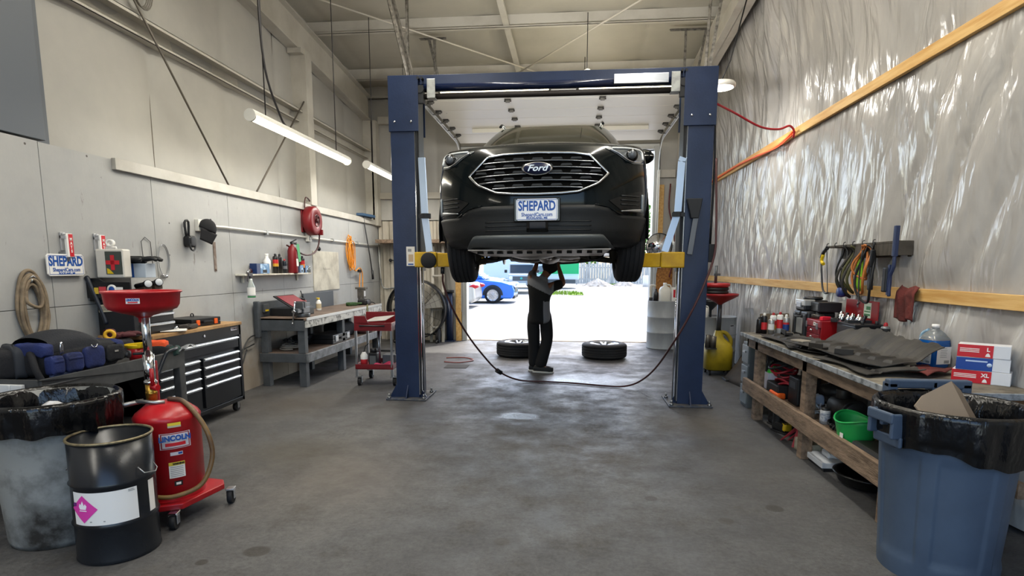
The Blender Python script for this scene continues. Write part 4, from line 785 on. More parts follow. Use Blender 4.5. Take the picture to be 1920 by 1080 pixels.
for k in range(6): m.grid(wrap(R, RAD(-69), RAD(-47), .278+.011*k, .282+.011*k, .0025), 8, 1)
m.build('small_print', mat('print_grey', '#9a9a98', .6), wl_); tank_label(-64, -50, .22, .25, BLACK, 'code_plate'); tank_label(-61, -53, .228, .242, PAPER, 'code_symbol', .0026)
MB().tube([(px-.02, py-.06, .71), (px-.10, py-.11, .70), (px-.15, py-.12, .695)], .014, 8).tube([(px-.05, py-.08, .712), (px+.05, py-.09, .705), (px+.1, py-.07, .70)], .012, 8).build('outlet_pipe', STEEL, t)
MB().cyl((px-.14, py-.115, .695), (px-.20, py-.13, .69), .019, n=12).build('hose_coupler', BLACK, t); MB().cyl((px-.165, py-.12, .693), (px-.175, py-.123, .692), .0215, n=12).build('red_ring', REDINK, t)
HOSETAN = mat('oil_hose', '#4b372c', 0.45, col2='#7d6236', scale=1.8, lo=.45, hi=.6)
MB().tube([(px-.2, py-.13, .69), (px-.23, py-.15, .66), (px-.235, py-.16, .58), (px-.21, py-.13, .5)], .014, 8, sub=6).build('hose_end', HOSETAN, t)
MB().tube([(px+.1, py-.02, .71), (.10, -.02, .70), (.19, -.06, .62), (.255, -.08, .50), (.27, -.09, .36), (.22, -.14, .22), (.10, -.20, .175), (-.02, -.21, .18), (-.16, -.14, .19)], .014, 8, sub=6).build('hose', HOSETAN, t)
MB().box(-.13, -.10, .14, .165, .66, .92).build('red_bracket', RED, t, bev=.003)

# grey plastic utility cart against the wall
CARTG = mat('cart_grey', '#3b3c3d', 0.55, col2='#4b4c4c', scale=6)
t = thing('utility_cart', 'dark grey plastic utility cart loaded with tool bags against the left wall', 'cart', (-3.49, 3.75, 0))
m = MB(); m.box(-.37, .37, -.66, .66, .775, .79); m.box(.345, .37, -.66, .66, .69, .825); m.box(-.37, -.345, -.66, .66, .69, .825); m.box(-.37, .37, .635, .66, .69, .825); m.box(-.37, .37, -.66, -.635, .69, .825); m.build('top_tray', CARTG, t, bev=.008)
m = MB(); m.box(-.37, .37, -.66, .66, .22, .25); m.box(.345, .37, -.66, .66, .22, .32); m.build('lower_tray', CARTG, t, bev=.008)
for x in (-.34, .34):
    for y in (-.62, .62): MB().box(x-.03, x+.03, y-.035, y+.035, .25, .775).build('leg', CARTG, t, bev=.006); MB().cyl((x-.02, y, .06), (x+.02, y, .06), .06, n=18).box(x-.028, x+.028, y-.03, y+.03, .11, .22).build('caster', RUBBER, t)
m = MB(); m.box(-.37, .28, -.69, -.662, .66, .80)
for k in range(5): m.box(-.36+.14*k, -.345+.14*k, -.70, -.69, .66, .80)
m.build('end_panel', mat('daylit_end_tone', '#c9cbcc', .5), t, bev=.003)  # added panel; its pale colour paints daylight onto the cart's grey near end
MB().tube([(.12, .60, .845), (.30, .60, .852), (.375, .56, .85), (.39, .44, .838), (.385, .40, .8), (.37, .28, .60), (.35, .2, .42)], .014, 10, sub=5).build('handle', mat('handle_black', '#1c222a', .25), t)
lbp = label_plate(t, .075, .032, mat('plate_tan', '#b9b4a8', .5), (.371, .20, .765), WL, 'cart_label')
# bags and things on the cart
NAVY = mat('navy_canvas', '#1d2a5c', 0.85, col2='#141d42', scale=9, bump=.2, bscale=90); BLKCAN = mat('black_canvas', '#121318', 0.85, bump=.2, bscale=90)
t = thing('tool_bag', 'blue and black canvas tool bag with front pockets on the grey cart', 'bag', (-3.36, 3.56, .79), RAD(85))
def soft(x0, x1, y0, y1, z0, z1, k=.18, mi=0, m=None):
    m = m or MB(); cx, cy, cz = (x0+x1)/2, (y0+y1)/2, (z0+z1)/2; e = 2/5
    def f(u, v):
        a = 2*pi*u; b = pi*(v-.5); p = lambda c: math.copysign(abs(c)**e, c)
        return (cx+(x1-x0)/2*p(cos(a))*p(cos(b)), cy+(y1-y0)/2*p(sin(a))*p(cos(b)), cz+(z1-z0)/2*p(sin(b))+.004*sin(5*a+3*b))
    return m.grid(f, 40, 18, mi, True, cu=True)
soft(-.30, .30, -.16, .16, 0, .20).build('body', BLKCAN, t)
m = MB(); m.grid(lambda u, v: (-.24+.50*u+.02*sin(3*u), .15*cos(pi*v), .17+.125*(sin(pi*v)**.6)*(sin(pi*min(1, u*1.25+.12))**.35)), 24, 14); m.build('domed_lid', mat('lid_canvas', '#15181f', .8, bump=.2, bscale=90), t)
for x0, x1, z1 in ((-.285, -.19, .145), (-.185, -.055, .15)):
    p = soft(x0, x1, -.20, -.13, .03, z1).build('pocket', NAVY, t); MB().box(x0+.01, x1-.01, -.203, -.17, z1-.045, z1-.02).build('pocket_flap', NAVY, p, bev=.01)
p = soft(-.04, .12, -.185, -.13, .03, .17).build('pocket', NAVY, t); p = soft(.13, .28, -.185, -.13, .05, .16).build('pocket', BLKCAN, t); label_plate(p, .03, .012, mat('tag_grey', '#8a8782', .6), (.2, -.189, .12), (pi/2, 0, 0), 'pocket_tag')
soft(-.27, -.1, -.18, -.14, .0, .035).build('bottom_trim', mat('trim_canvas', '#3a4560', .8), t); soft(-.30, -.215, -.16, .08, .14, .225).build('end_flap', NAVY, t); soft(.24, .31, -.16, .13, .05, .19).build('end_pocket', NAVY, t)
MB().tube([(-.20, -.175, .155), (-.20, -.18, .21), (-.19, -.178, .215), (-.188, -.176, .16)], .006, 6, sub=3).tube([(-.195, -.18, .205), (-.195, -.18, .232)], .008, 6).build('zip_pull', CHROME, t)
MB().tube([(.035+.022*cos(a*pi/6), -.185, .188-.022*sin(a*pi/6)) for a in range(7)], .0035, 6).build('d_ring', CHROME, t)
MB().tube([(-.26, .0, .15), (-.31, -.08, .16), (-.35, -.15, .08), (-.34, -.18, .0)], .02, 8, sub=4).build('shoulder_strap', BLKCAN, t)
t = thing('duffel_bag', 'plain black canvas bag at the far left end of the cart', 'bag', (-3.60, 3.22, .79), RAD(58)); soft(-.24, .26, -.15, .15, 0, .19).build('body', BLKCAN, t); soft(.10, .18, -.17, .16, .0, .21).build('strap', mat('strap_grey', '#2a2d33', .8), t)
solo(MB().prism([(-.22, -.1), (.25, -.13), (.3, .02), (.1, .12), (-.2, .1)], 0, .006, 'Z'), 'cardboard_sheet', mat('dull_cardboard', '#6d6360', .8), 'flat dull cardboard sheet under the black bag on the cart', 'cardboard', loc=(-3.47, 3.22, .783))
solo(MB().lathe([(.02, -.015), (.04, -.015), (.042, 0), (.04, .015), (.02, .015), (.018, 0), (.02, -.015)], n=28, ax='Y'), 'tape_roll', mat('tape_yellow', '#d9a821', .5), 'yellow tape roll standing behind the blue tool bag', 'tape', loc=(-3.50, 4.10, .976), rz=RAD(30))
def glove(name, mm, label, loc, rz, sc=1.0, rot=None, group=None):
    t = thing(name, label, 'glove', loc, rz, group, rot)
    m = MB(); soft(-.06, .05, -.045, .045, 0, .035, m=m)
    for k in range(4): m.tube([(.03, -.033+.022*k, .018), (.085+.012*(k in (1, 2)), -.036+.024*k, .026), (.115+.015*(k in (1, 2)), -.037+.024*k, .014)], [.013, .0125, .009], 8, sub=3)
    m.tube([(-.02, -.04, .018), (.02, -.07, .02), (.05, -.075, .016)], [.014, .013, .010], 8, sub=3); m.build('fingers_and_palm', mm, t)
    MB().lathe([(.036, -.10), (.038, -.075), (.034, -.05)], ax='X', c=(0, 0, .03), n=16).build('cuff', mm, t, solid=.004)
    t.scale = (sc, sc, sc); return t
glove('work_glove', mat('maroon_glove', '#4b2024', .8), 'dark maroon work glove lying behind the yellow tape roll', (-3.52, 4.24, .937), RAD(70), 1.15)
solo(soft(-.12, .14, -.1, .12, 0, .145), 'cloth_bundle', mat('dark_rag', '#1f1d22', .9, bump=.4, bscale=20), 'dark cloth bundle under the maroon glove on the cart', 'cloth', loc=(-3.56, 4.16, .79))
t = thing('funnel_scoop', 'small red tub with a yellow rim on the cart by the tool bag', 'tub', (-3.23, 4.02, .79)); MB().lathe([(0, 0), (.045, 0), (.058, .10), (.054, .10), (.043, .006), (0, .006)], n=28).build('body', RED, t); MB().lathe([(.056, .10), (.075, .125), (.071, .13), (.052, .105)], n=28).prism([(-.075, .11), (.075, .11), (.09, .145), (-.06, .13)], -.05, .05, 'Y').build('rim', YEL, t)
t = thing('gloves_pair', 'orange and black work gloves heaped at the far end of the cart', 'gloves', (-3.27, 4.27, .79), RAD(20)); soft(-.12, .12, -.08, .08, 0, .09).build('black_palm', mat('black_knit', '#1c1f22', .9, bump=.3, bscale=80), t); soft(-.05, .10, -.07, .03, .06, .125).build('orange_back', mat('orange_knit', '#d9532a', .85, bump=.3, bscale=80), t); soft(.05, .17, -.05, .09, .0, .07).build('cuff', mat('green_knit', '#26403c', .9), t)
solo(MB().grid(lambda u, v: (-.13+.26*u, -.1+.2*v, .03+.02*sin(6*u+3*v)+.012*sin(13*v)), 16, 12), 'plastic_bag', mat('clear_grey_plastic', '#8f9296', .3), 'thin clear plastic bag at the far end of the cart', 'plastic bag', loc=(-3.22, 4.42, .80), solid=.002)

# rolling tool cabinet
CAB = mat('cabinet_black', '#101216', 0.28, col2='#15181c', scale=3); PULL = mat('drawer_pull', '#dfe3e6', 0.22, 0.75)
t = thing('tool_cabinet', 'black rolling tool cabinet with bright drawer pulls and a wooden top', 'tool cabinet', (-3.62, 5.06, 0))
X0, X1, Y0, Y1 = -.235, .225, -.65, .64
MB().box(X0, X1-.03, Y0, Y1, .11, .90).box(X0, X1, Y1-.035, Y1, .11, .90).box(X0, X1, Y0, Y0+.035, .11, .90).box(X0, X1, Y0, Y1, .11, .15).box(X0, X1, Y0, Y1, .795, .90).build('body', CAB, t, bev=.004)
MB().box(X0-.01, X1+.012, Y0-.01, Y1+.01, .90, .93).build('wooden_top', mat('bench_ply', '#b08c5e', .6, col2='#8f6c42', scale=5, stretch=(6, 1, 1)), t, bev=.003)
def drawer(y0, y1, z0, z1):
    d = MB().box(X1-.03, X1-.003, y0, y1, z0, z1).build('drawer', CAB, t, bev=.003)
    m = MB(); m.grid(lambda u, v: (X1-.006+.022*sin(pi*v), y0+.01+(y1-y0-.02)*u, z1-.030+.030*v), 1, 6); m.box(X1-.006, X1, y0+.01, y1-.01, z1-.03, z1); m.build('pull', PULL, d); return d
drawer(Y0+.04, Y1-.05, .675, .785)
for ya, yb in ((Y0+.04, -.055), (-.005, Y1-.05)):
    zs = [.64, .56, .475, .385]
    for k, z in enumerate(zs): drawer(ya, yb, (zs[k+1]+.006 if k < 3 else .165), z)
MB().cyl((X1, .03, .85), (X1+.008, .03, .85), .012, n=14).build('lock', CHROME, t); lp = label_plate(t, .11, .028, CHROME, (X1+.001, .52, .868), WL, 'maker_plate'); MB().prism([(-.045, -.009), (-.03, -.009), (-.02, .009), (-.04, .009)], .0015, .002, 'Z').prism([(-.02, -.009), (.015, -.009), (.02, .008), (-.01, .008)], .0015, .002, 'Z').prism([(.022, -.009), (.045, -.009), (.045, .009), (.03, .009)], .0015, .002, 'Z').build('plate_marks', BLKINK, lp)
for x in (X0+.06, X1-.06):
    for y in (Y0+.08, Y1-.06): w = MB().cyl((x-.018, y, .045), (x+.018, y, .045), .045, n=20).build('caster', RUBBER, t); MB().box(x-.026, x+.026, y-.035, y+.035, .098, .112).box(x-.026, x-.02, y-.02, y+.02, .03, .1).box(x+.02, x+.026, y-.02, y+.02, .03, .1).build('caster_fork', STEEL, w)
# top chest with its side tray, and what stands on it
t = thing('top_chest', 'small black two drawer tool chest on the near end of the wooden top', 'tool chest', (-3.66, 4.62, .93))
MB().box(-.20, .17, -.20, .20, 0, .29).build('body', CAB, t, bev=.004)
for z in (.02, .10, .18): d = MB().box(.17, .185, -.185, .185, z, z+.075).build('drawer', CAB, t, bev=.003); MB().box(.185, .20, -.18, .18, z+.05, z+.07).build('pull', PULL, d, bev=.004)
m = MB(); m.prism([(-.21, .29), (.02, .29), (.10, .34), (-.12, .47), (-.21, .47)], -.26, -.245, 'Y'); m.box(-.21, -.05, -.26, .2, .285, .30); m.box(-.21, -.2, -.26, .2, .29, .47); m.build('side_tray', CAB, t, bev=.004)
MB().tube([(-.215, -.265, .48), (-.19, -.268, .44), (-.10, -.268, .20), (-.07, -.268, .1)], .018, 8, sub=4).build('tray_edge', mat('rubber_blue_black', '#171d29', .4), t)
MB().box(-.09, .17, -.27, -.203, -.0, .27).build('side_bin', mat('bin_black', '#15171d', .5), t, bev=.004)
for dx, dz, w, h, mm, nm in ((-.13, .37, .035, .05, mat('sticker_yellow', '#d3b13a', .5), 'yellow_sticker'), (-.075, .375, .06, .055, mat('sticker_red', '#c9424a', .5), 'red_sticker'), (.07, .375, .06, .05, PAPER, 'white_sticker')): label_plate(t, w, h, mm, (dx, -.272, dz), (pi/2, 0, 0), nm, .004)
MB().box(-.22, .16, -.268, -.255, .31, .44).build('tray_front', CAB, t, bev=.003)
MB().lathe([(0, -.275), (.035, -.275), (.035, -.268)], c=(.005, 0, .38), ax='Y', n=24).build('round_sticker', BLUEINK, t); MB().lathe([(.026, -.277), (.04, -.277), (.04, -.268)], c=(.005, 0, .38), ax='Y', n=24).build('sticker_ring', PAPER, t)
lp = label_plate(t, .13, .06, mat('label_tan', '#b5ae98', .6), (-.06, -.273, .23), (pi/2, RAD(-4), 0), 'paper_label', .003); m = MB()
for k in range(4): m.box(-.055, .055, -.018+.010*k, -.013+.010*k, .003, .0035)
m.build('label_lines', mat('print_dark', '#55524c', .6), lp)
t = thing('first_aid_box', 'translucent white first aid box with a red cross on the side tray', 'first aid box', (-3.745, 4.50, 1.40), RAD(8)); MB().box(-.11, .11, -.055, .055, 0, .235).build('case', mat('frosted_case', '#c9c5bd', .35), t, bev=.012)
f = MB().box(-.03, .10, -.059, -.053, .03, .215).build('picture_card', mat('card_dark_green', '#3d443f', .5), t); MB().box(.012, .042, -.062, -.059, .065, .185).box(-.025, .08, -.062, -.059, .11, .142).build('red_cross', REDINK, f); MB().prism([(-.02, .035), (.03, .035), (.0, .07), (-.02, .08)], -.0615, -.059, 'Y').build('yellow_corner', YEL, f)
MB().tube([(-.05, 0, .235), (-.05, 0, .25), (.03, 0, .25), (.03, 0, .235)], .008, 6).build('handle', PAPER, t)
solo(MB().lathe([(.018, -.02), (.03, -.02), (.03, .02), (.018, .02), (.018, -.02)], ax='Y', n=24), 'white_tape_roll', PAPER, 'roll of white tape lying on top of the first aid box', 'tape', loc=(-3.76, 4.50, 1.685), rz=.3)
t = thing('glove_carton', 'blue and white carton beside the first aid box', 'carton', (-3.72, 4.72, 1.40), RAD(5)); MB().box(-.1, .12, -.07, .07, 0, .12).build('box', mat('carton_white', '#b9c4d0', .5), t, bev=.003); MB().box(-.101, .02, -.0715, .0715, .002, .118).build('blue_print', BLUEINK, t)
glove('rubber_glove', mat('black_rubber_glove', '#17191b', .5), 'black rubber glove draped over the blue and white carton', (-3.70, 4.70, 1.525), RAD(20), 1.5)
for k, (dy, lb) in enumerate(((0, 'nearer of two black flashlights sticking out over the tool chest'), (.13, 'farther of two black flashlights sticking out over the tool chest'))):
    t = thing('flashlight', lb, 'flashlight', (-3.60, 4.62+dy, 1.34+.01*k), RAD(-20), 'flashlights on the tool chest', rot=(0, RAD(-6), RAD(-32)))
    MB().cyl((-.13, 0, 0), (.07, 0, 0), .021, n=16).cyl((.07, 0, 0), (.12, 0, 0), .028, .033, n=16).build('body', BLACK, t); MB().lathe([(0, .124), (.027, .122), (.031, .118)], ax='X', n=18).build('lens', mat('flashlight_lens', '#cfd3d6', .1), t)
    MB().box(-.2, .1, -.03, .03, -.055, -.024).build('holder', mat('brown_strap', '#4a3c32', .7), t)
# case, dark book and tools on the wooden top
t = thing('tool_case', 'flat black plastic tool case with orange latches on the wooden top', 'case', (-3.62, 5.28, .93), RAD(-8)); MB().box(-.17, .15, -.19, .19, 0, .035).build('bottom_shell', BLACK, t, bev=.006); MB().box(-.17, .15, -.19, .19, .037, .075).build('lid', BLACK, t, bev=.006)
for y in (-.11, .12): MB().box(.148, .158, y-.022, y+.022, .012, .062).build('latch', ORANGE, t, bev=.004)
MB().box(.15, .175, -.06, .06, .03, .05).build('handle', BLACK, t, bev=.004); MB().tube([(-.1, .08, .075), (-.1, .085, .10), (-.1, .11, .10), (-.1, .115, .075)], .006, 6, sub=3).build('cord_loop', BLACK, t)
t = thing('laptop', 'open dark diagnostic tablet case leaning behind the black tool case', 'tablet', (-3.69, 5.14, .93), RAD(-6)); MB().box(-.12, .1, -.17, .0, 0, .03).build('base', BLACK, t, bev=.004); MB().add([(-.125, -.19, .03), (-.125, .05, .03), (-.16, .05, .20), (-.16, -.19, .20), (-.11, -.19, .03), (-.11, .05, .03), (-.145, .05, .20), (-.145, -.19, .20)], [(0, 1, 2, 3), (7, 6, 5, 4), (0, 4, 5, 1), (1, 5, 6, 2), (2, 6, 7, 3), (3, 7, 4, 0)]).build('screen_lid', mat('lid_grey', '#6a655c', .5), t)
solo(soft(-.05, .06, -.10, .10, 0, .04), 'leather_pouch', mat('dark_leather', '#2c2621', .7), 'dark leather pouch in front of the black tool case', 'pouch', loc=(-3.47, 4.98, .93), rz=.2)
for k in range(3): solo(MB().box(-.1, .1, -.14, .14, 0, .004), 'paper_sheet', PAPER, ('loose paper sheet on the wooden top, lying lowest', 'loose paper sheet crossing another on the wooden top', 'topmost paper sheet beside the top chest')[k], 'paper', 'papers on the wooden top', loc=(-3.52+.02*k, 4.86-.03*k, .93+.0045*k), rz=.3*k)
t = thing('metal_clip', 'small chrome socket tool lying on the papers', 'tool', (-3.50, 4.78, .945), .9); MB().cyl((-.04, 0, .012), (.04, 0, .012), .007, n=10).build('shaft', CHROME, t); MB().ball((.05, 0, .013), .014).build('head', CHROME, t)
# ---------------------------------------------------------------- things hung on the left wall
WX = XL+.002
t = thing('rope_coil', 'tan hose coil hanging on the wall above the black bags', 'hose coil', (WX, 3.84, 1.18)); ROPE = mat('tan_hose', '#6b5d4c', .8, col2='#8a7a64', scale=12)
for k in range(7):
    a = .070+.0065*k; b = .19+.011*k; MB().tube([(.02+.012*(k % 3), a*cos(q*pi/14)*(1+.04*sin(q+k)), -.02*(k % 2)+b*sin(q*pi/14)+.005*k) for q in range(28)], .0125, 8, closed=True, sub=2).build('loop', ROPE, t)
MB().tube([(.045, -.06, .14), (.06, -.07, .06), (.06, .02, .02), (.05, .06, .08), (.04, .05, .20)], .0125, 8, sub=5).build('wrapped_end', ROPE, t)
MB().tube([(0, -.01, .20), (.05, -.01, .20), (.055, -.01, .225)], .006, 6).tube([(.03, -.05, .2), (.05, 0, .245), (.03, .05, .2)], .01, 6, sub=3).build('hook', STEEL, t)
t = thing('dealer_sign', 'white dealer plate with blue lettering hanging on the left wall', 'sign', (WX+.03, 4.15, 1.505), 0)
pl = MB().prism([(y*.165, z*.083) for y, z in ((-1, -.8), (-.9, -1), (.9, -1), (1, -.8), (1, .8), (.9, 1), (-.9, 1), (-1, .8))], -.006, .006, 'X').build('plate', PAPER, t, bev=.002); MB().tube([(.0065, -.152, -.07), (.0065, .152, -.07), (.0065, .152, .07), (.0065, -.152, .07)], .002, 6, closed=True).build('border', BLUEINK, pl)
text('SHEPARD', .10, BLUEINK, pl, (.0068, 0, .025), WL, .0006, .72, .0035); text('ShepardCars.com', .040, BLUEINK, pl, (.0068, 0, -.037), WL, .0006, .86, .001); text('ROCKLAND, ME', .020, BLUEINK, pl, (.0068, 0, -.064), WL, .0006, 1.0, .001)
MB().box(-.03, 0, -.02, .02, .06, .10).build('hanger', STEEL, t)
for y, z, lb in ((4.18, 1.655, 'white and red bracket above the dealer plate on the wall'), (4.50, 1.66, 'white and red bracket beside the first aid box')):
    t = thing('mat_bracket', lb, 'bracket', (WX, y, z), group='white and red wall brackets'); MB().box(.0, .012, -.03, .0, -.04, .10).box(.0, .05, -.03, -.018, .05, .075).ball((.03, -.024, .085), .014, 10).build('wall_arm', mat('bracket_grey', '#b8b8ba', .4, .3), t, bev=.002)
    b = MB().box(.03, .05, -.02, .035, -.09, .09).build('body', PAPER, t, bev=.002); s = MB().box(.05, .052, -.003, .035, -.085, .085).build('red_strip', REDINK, b); text('M\nA\nT\nS', .030, PAPER, s, (.0525, .016, .0), WL, .0004, .9, .0012); MB().box(.0, .045, -.02, -.005, -.12, -.09).build('lower_hook', STEEL, t)
t = thing('wire_coil', 'thin wire coil hanging on the left wall past the glove', 'wire coil', (WX, 5.27, 1.55))
m = MB()
for k in range(3): m.tube([(.012+.004*k, (.065+.006*k)*cos(q*pi/10), (.14+.008*k)*sin(q*pi/10)) for q in range(20)], .0028, 5, closed=True)
m.build('wire', STEEL, t); MB().ball((.015, .02, -.15), .016, 10).ball((.015, -.03, -.14), .012, 10).build('clips', CHROME, t)
t = thing('steel_hook', 'thin bent steel rod on the wall left of the wire coil', 'hook', (WX, 5.02, 1.7)); MB().tube([(.006, .0, -.28), (.008, -.02, .02), (.008, .03, .06), (.006, .10, .02), (.006, .11, -.2)], .003, 5).build('rod', DKSTEEL, t)
t = thing('face_mask', 'black welding respirator hanging beside the dark cap', 'respirator', (WX+.03, 5.64, 1.78)); soft(-.03, .05, -.05, .06, -.09, .02).build('mask', BLACK, t); MB().tube([(0, -.03, .0), (.0, -.045, .15), (.01, .0, .16), (.0, .0, .0)], .012, 6, sub=3).build('strap', BLACK, t); MB().tube([(.04, .04*cos(q*pi/8), -.08+.045*sin(q*pi/8)) for q in range(16)], .009, 6, closed=True).build('ring', DKSTEEL, t)
t = thing('baseball_cap', 'dark baseball cap hanging on the left wall', 'cap', (WX+.07, 5.90, 1.90), rot=(RAD(-22), RAD(10), RAD(-30))); CAPM = mat('cap_black', '#17171b', .85)
MB().grid(lambda u, v: (.075*cos(2*pi*u)*sin(pi/2*v), .10*sin(2*pi*u)*sin(pi/2*v), .12*cos(pi/2*v)-.03), 24, 10, cu=True).build('crown', CAPM, t, solid=.004); MB().grid(lambda u, v: (.07+.0*u+.02*v, (-.09+.18*u)*(1-.25*v), -.03-.12*v-.02*(1-(2*u-1)**2)*0+.0), 12, 6).build('brim', CAPM, t, solid=.004); MB().ball((0, 0, .09), .01, 8).build('button', CAPM, t)
solo(MB().box(0, .004, -.022, .022, -.16, .16).tube([(.004, 0, -.15), (.006, 0, -.13)], .008, 6), 'saw_blade', mat('rust_steel', '#6d5a4e', .6, .4, '#8f8378', 14), 'rusty saw blade hanging on the left wall below the conduit', 'blade', loc=(WX, 6.11, 1.60))
m = MB(); cp = [(XL+.03, 5.86, 1.92), (XL+.03, 6.3, 1.93), (XL+.03, 11.6, 1.905)]; m.tube(cp, .013, 8); m.tube([(XL+.03, 11.6, 1.905), (XL+.03, 11.62, 1.6), (XL+.06, 11.6, 1.25)], .013, 8)
t = thing('conduit', 'white conduit pipe running along the left wall', 'conduit'); m.build('pipe', WHITE, t); MB().box(XL, XL+.045, 5.80, 5.88, 1.86, 1.98).build('end_box', WHITE, t, bev=.004)
for y in (7.2, 9.3, 10.4): MB().box(XL, XL+.045, y-.02, y+.02, 1.895, 1.945).build('strap', GALV, t)
b = MB().box(XL, XL+.05, 8.36, 8.48, 1.86, 1.99).build('junction_box', WHITE, t, bev=.004); MB().cyl((XL+.05, 8.40, 1.9), (XL+.06, 8.40, 1.9), .02, n=12).cyl((XL+.05, 8.44, 1.95), (XL+.06, 8.44, 1.95), .02, n=12).build('socket', GALV, b)
# hose reel
t = thing('hose_reel', 'dark red air hose reel on the left wall', 'hose reel', (XL, 8.40, 2.16)); MRED = mat('reel_red', '#7a1a20', .4)
MB().box(.0, .02, -.16, .20, -.17, .19).box(.0, .20, .12, .15, -.20, -.12).build('bracket', MRED, t, bev=.004); MB().lathe([(0, .03), (.19, .03), (.21, .05), (.21, .15), (.19, .17), (.09, .175), (.085, .16), (0, .16)], ax='X', n=40).build('drum', MRED, t); MB().lathe([(.075, .165), (.085, .182), (.095, .165)], ax='X', n=30).lathe([(0, .17), (.03, .17), (.035, .19), (0, .2)], ax='X', n=16).tube([(.19, .01, .0), (.2, .02, .05), (.195, -.03, .07), (.19, -.05, .02)], .008, 6, sub=4).build('hub', mat('hub_dark', '#4a2326', .5), t)
MB().tube([(.10, .20, -.02), (.11, .21, -.18), (.10, .17, -.36), (.09, .02, -.47), (.08, -.25, -.50), (.06, -.55, -.42), (.05, -.72, -.38)], .012, 8, sub=6).build('hose', HOSEBR, t); MB().ball((.10, .19, -.40), (.03, .03, .035), 12).build('hose_stop', BLACK, t); MB().tube([(.06, -.15, .18), (.04, -.05, .33), (.03, .12, .28), (.05, .15, .1)], .01, 6, sub=5).build('supply_hose', HOSEBR, t)
# fire extinguisher
t = thing('fire_extinguisher', 'red fire extinguisher with a green tag on the left wall above the shelf', 'fire extinguisher', (XL+.09, 7.75, 1.40)); MB().lathe([(0, 0), (.055, 0), (.065, .02), (.065, .30), (.05, .35), (.025, .375), (.02, .40), (0, .40)], n=28).build('cylinder', MRED, t); MB().box(-.015, .02, -.03, .03, .40, .43).beam((0, 0, .43), (.02, .09, .465), .02, .012).beam((0, 0, .41), (.02, .09, .42), .02, .012).build('valve_head', BLACK, t, bev=.002)
MB().tube([(0, .02, .41), (.05, .07, .38), (.06, .075, .22), (.055, .07, .1)], .010, 8, sub=4).build('hose', BLACK, t); MB().beam((.07, .02, .40), (.075, .06, .16), .07, .004, up=(1, 0, 0)).build('green_tag', mat('tag_green', '#3d9a5c', .5), t); MB().box(.066, .069, -.03, .03, .10, .2).build('label', PAPER, t)
# wall shelf
sh = solo(MB().box(.0, .12, 6.48, 8.25, 1.385, 1.405).box(0, .02, 6.6, 6.64, 1.30, 1.385).box(0, .02, 8.0, 8.04, 1.30, 1.385), 'wall_shelf', mat('shelf_white', '#d6d2c6', .6, col2='#a89f8e', scale=6), 'narrow white wall shelf of spray cans above the grey workbench', 'shelf', loc=(XL, 0, 0), bev=.003)
SZ = 1.4055
def spray_can(loc, body, label, cap, h=.2, r=.032, bands=(), grp=None, lying=False):
    t = thing('spray_can', label, 'spray can', loc, group=grp); MB().lathe([(0, 0), (r, 0), (r, h*.8), (r*.85, h*.86), (r*.5, h*.88), (0, h*.88)], n=20).build('can', body, t); MB().lathe([(r*.45, h*.88), (r*.45, h*.96), (r*.25, h), (0, h)], n=14).build('nozzle', cap, t)
    for z0, z1, mm in bands: MB().lathe([(r+.0008, h*z0), (r+.0008, h*z1)], n=20).build('label_band', mm, t)
    return t
BAND_R = mat('band_red', '#b8272c', .4); BAND_Y = mat('band_yellow', '#c9982c', .4); CANBLK = mat('can_black', '#1c1a1b', .35); CANW = mat('can_white', '#dcdcd8', .35); CANB = mat('can_blue', '#1d3a78', .35)
gs = 'cans and bottles on the left wall shelf'
spray_can((XL+.06, 7.33, SZ), CANBLK, 'black spray can with a red and gold label, leftmost on the wall shelf', BLACK, .255, .036, ((.35, .5, BAND_Y), (.5, .7, BAND_R)), gs)
spray_can((XL+.06, 7.44, SZ), CANBLK, 'black spray can just right of the red and gold can on the shelf', BLACK, .255, .033, (), gs)
spray_can((XL+.06, 7.57, SZ), mat('can_navy', '#1e222c', .35), 'short dark can with a red cap on the wall shelf', RED, .19, .03, ((.3, .5, mat('band_grey', '#6c6c72', .4)),), gs)
spray_can((XL+.075, 7.87, SZ), CANB, 'blue can with a red upper band and white cap on the wall shelf', CANW, .25, .038, ((.45, .8, BAND_R),), gs)
spray_can((XL+.06, 8.10, SZ), CANBLK, 'black can with an orange label between the two picture boxes', BLACK, .24, .034, ((.3, .5, mat('band_orange', '#d98a2c', .4)), (.5, .72, BAND_R)), gs)
t = thing('white_bottle', 'white plastic bottle behind the large picture box on the shelf', 'bottle', (XL+.055, 7.12, SZ)); MB().lathe([(0, 0), (.045, 0), (.045, .16), (.02, .20), (.02, .225), (0, .225)], n=20).build('body', PAPER, t); MB().lathe([(.022, .225), (.022, .25), (0, .25)], n=16).build('cap', CANW, t)
def picture_box(y, w, h, d, label):
    t = thing('picture_box', label, 'carton', (XL+.06, y, SZ), group='picture boxes on the wall shelf'); MB().box(-d/2, d/2, -w/2, w/2, 0, h).build('carton', mat('carton_navy', '#17305f', .4), t, bev=.002)
    f = MB().box(d/2, d/2+.001, -w/2+w*.28, w/2-.002, .004, h-.004).build('picture', mat('picture_sky', '#b9d3ea', .4, col2='#4f7fae', scale=9, lo=.45, hi=.55), t); MB().box(d/2+.001, d/2+.0016, -w*.05, w*.28, .01, h*.4).build('pictured_item', BLKINK, f)
picture_box(6.93, .30, .125, .09, 'wide picture box at the near end of the wall shelf'); picture_box(7.99, .13, .11, .07, 'small picture box in front of the orange labelled can'); picture_box(8.26-.1, .12, .105, .07, 'small picture box at the far end of the wall shelf')
solo(MB().lathe([(0, 0), (.036, 0), (.04, .09), (.037, .09), (.034, .004), (0, .004)], n=20), 'glass_jar', mat('jar_clear', '#c8cfd0', .1, trans=.7), 'clear plastic cup at the far end of the wall shelf', 'cup', loc=(XL+.08, 8.23, SZ))
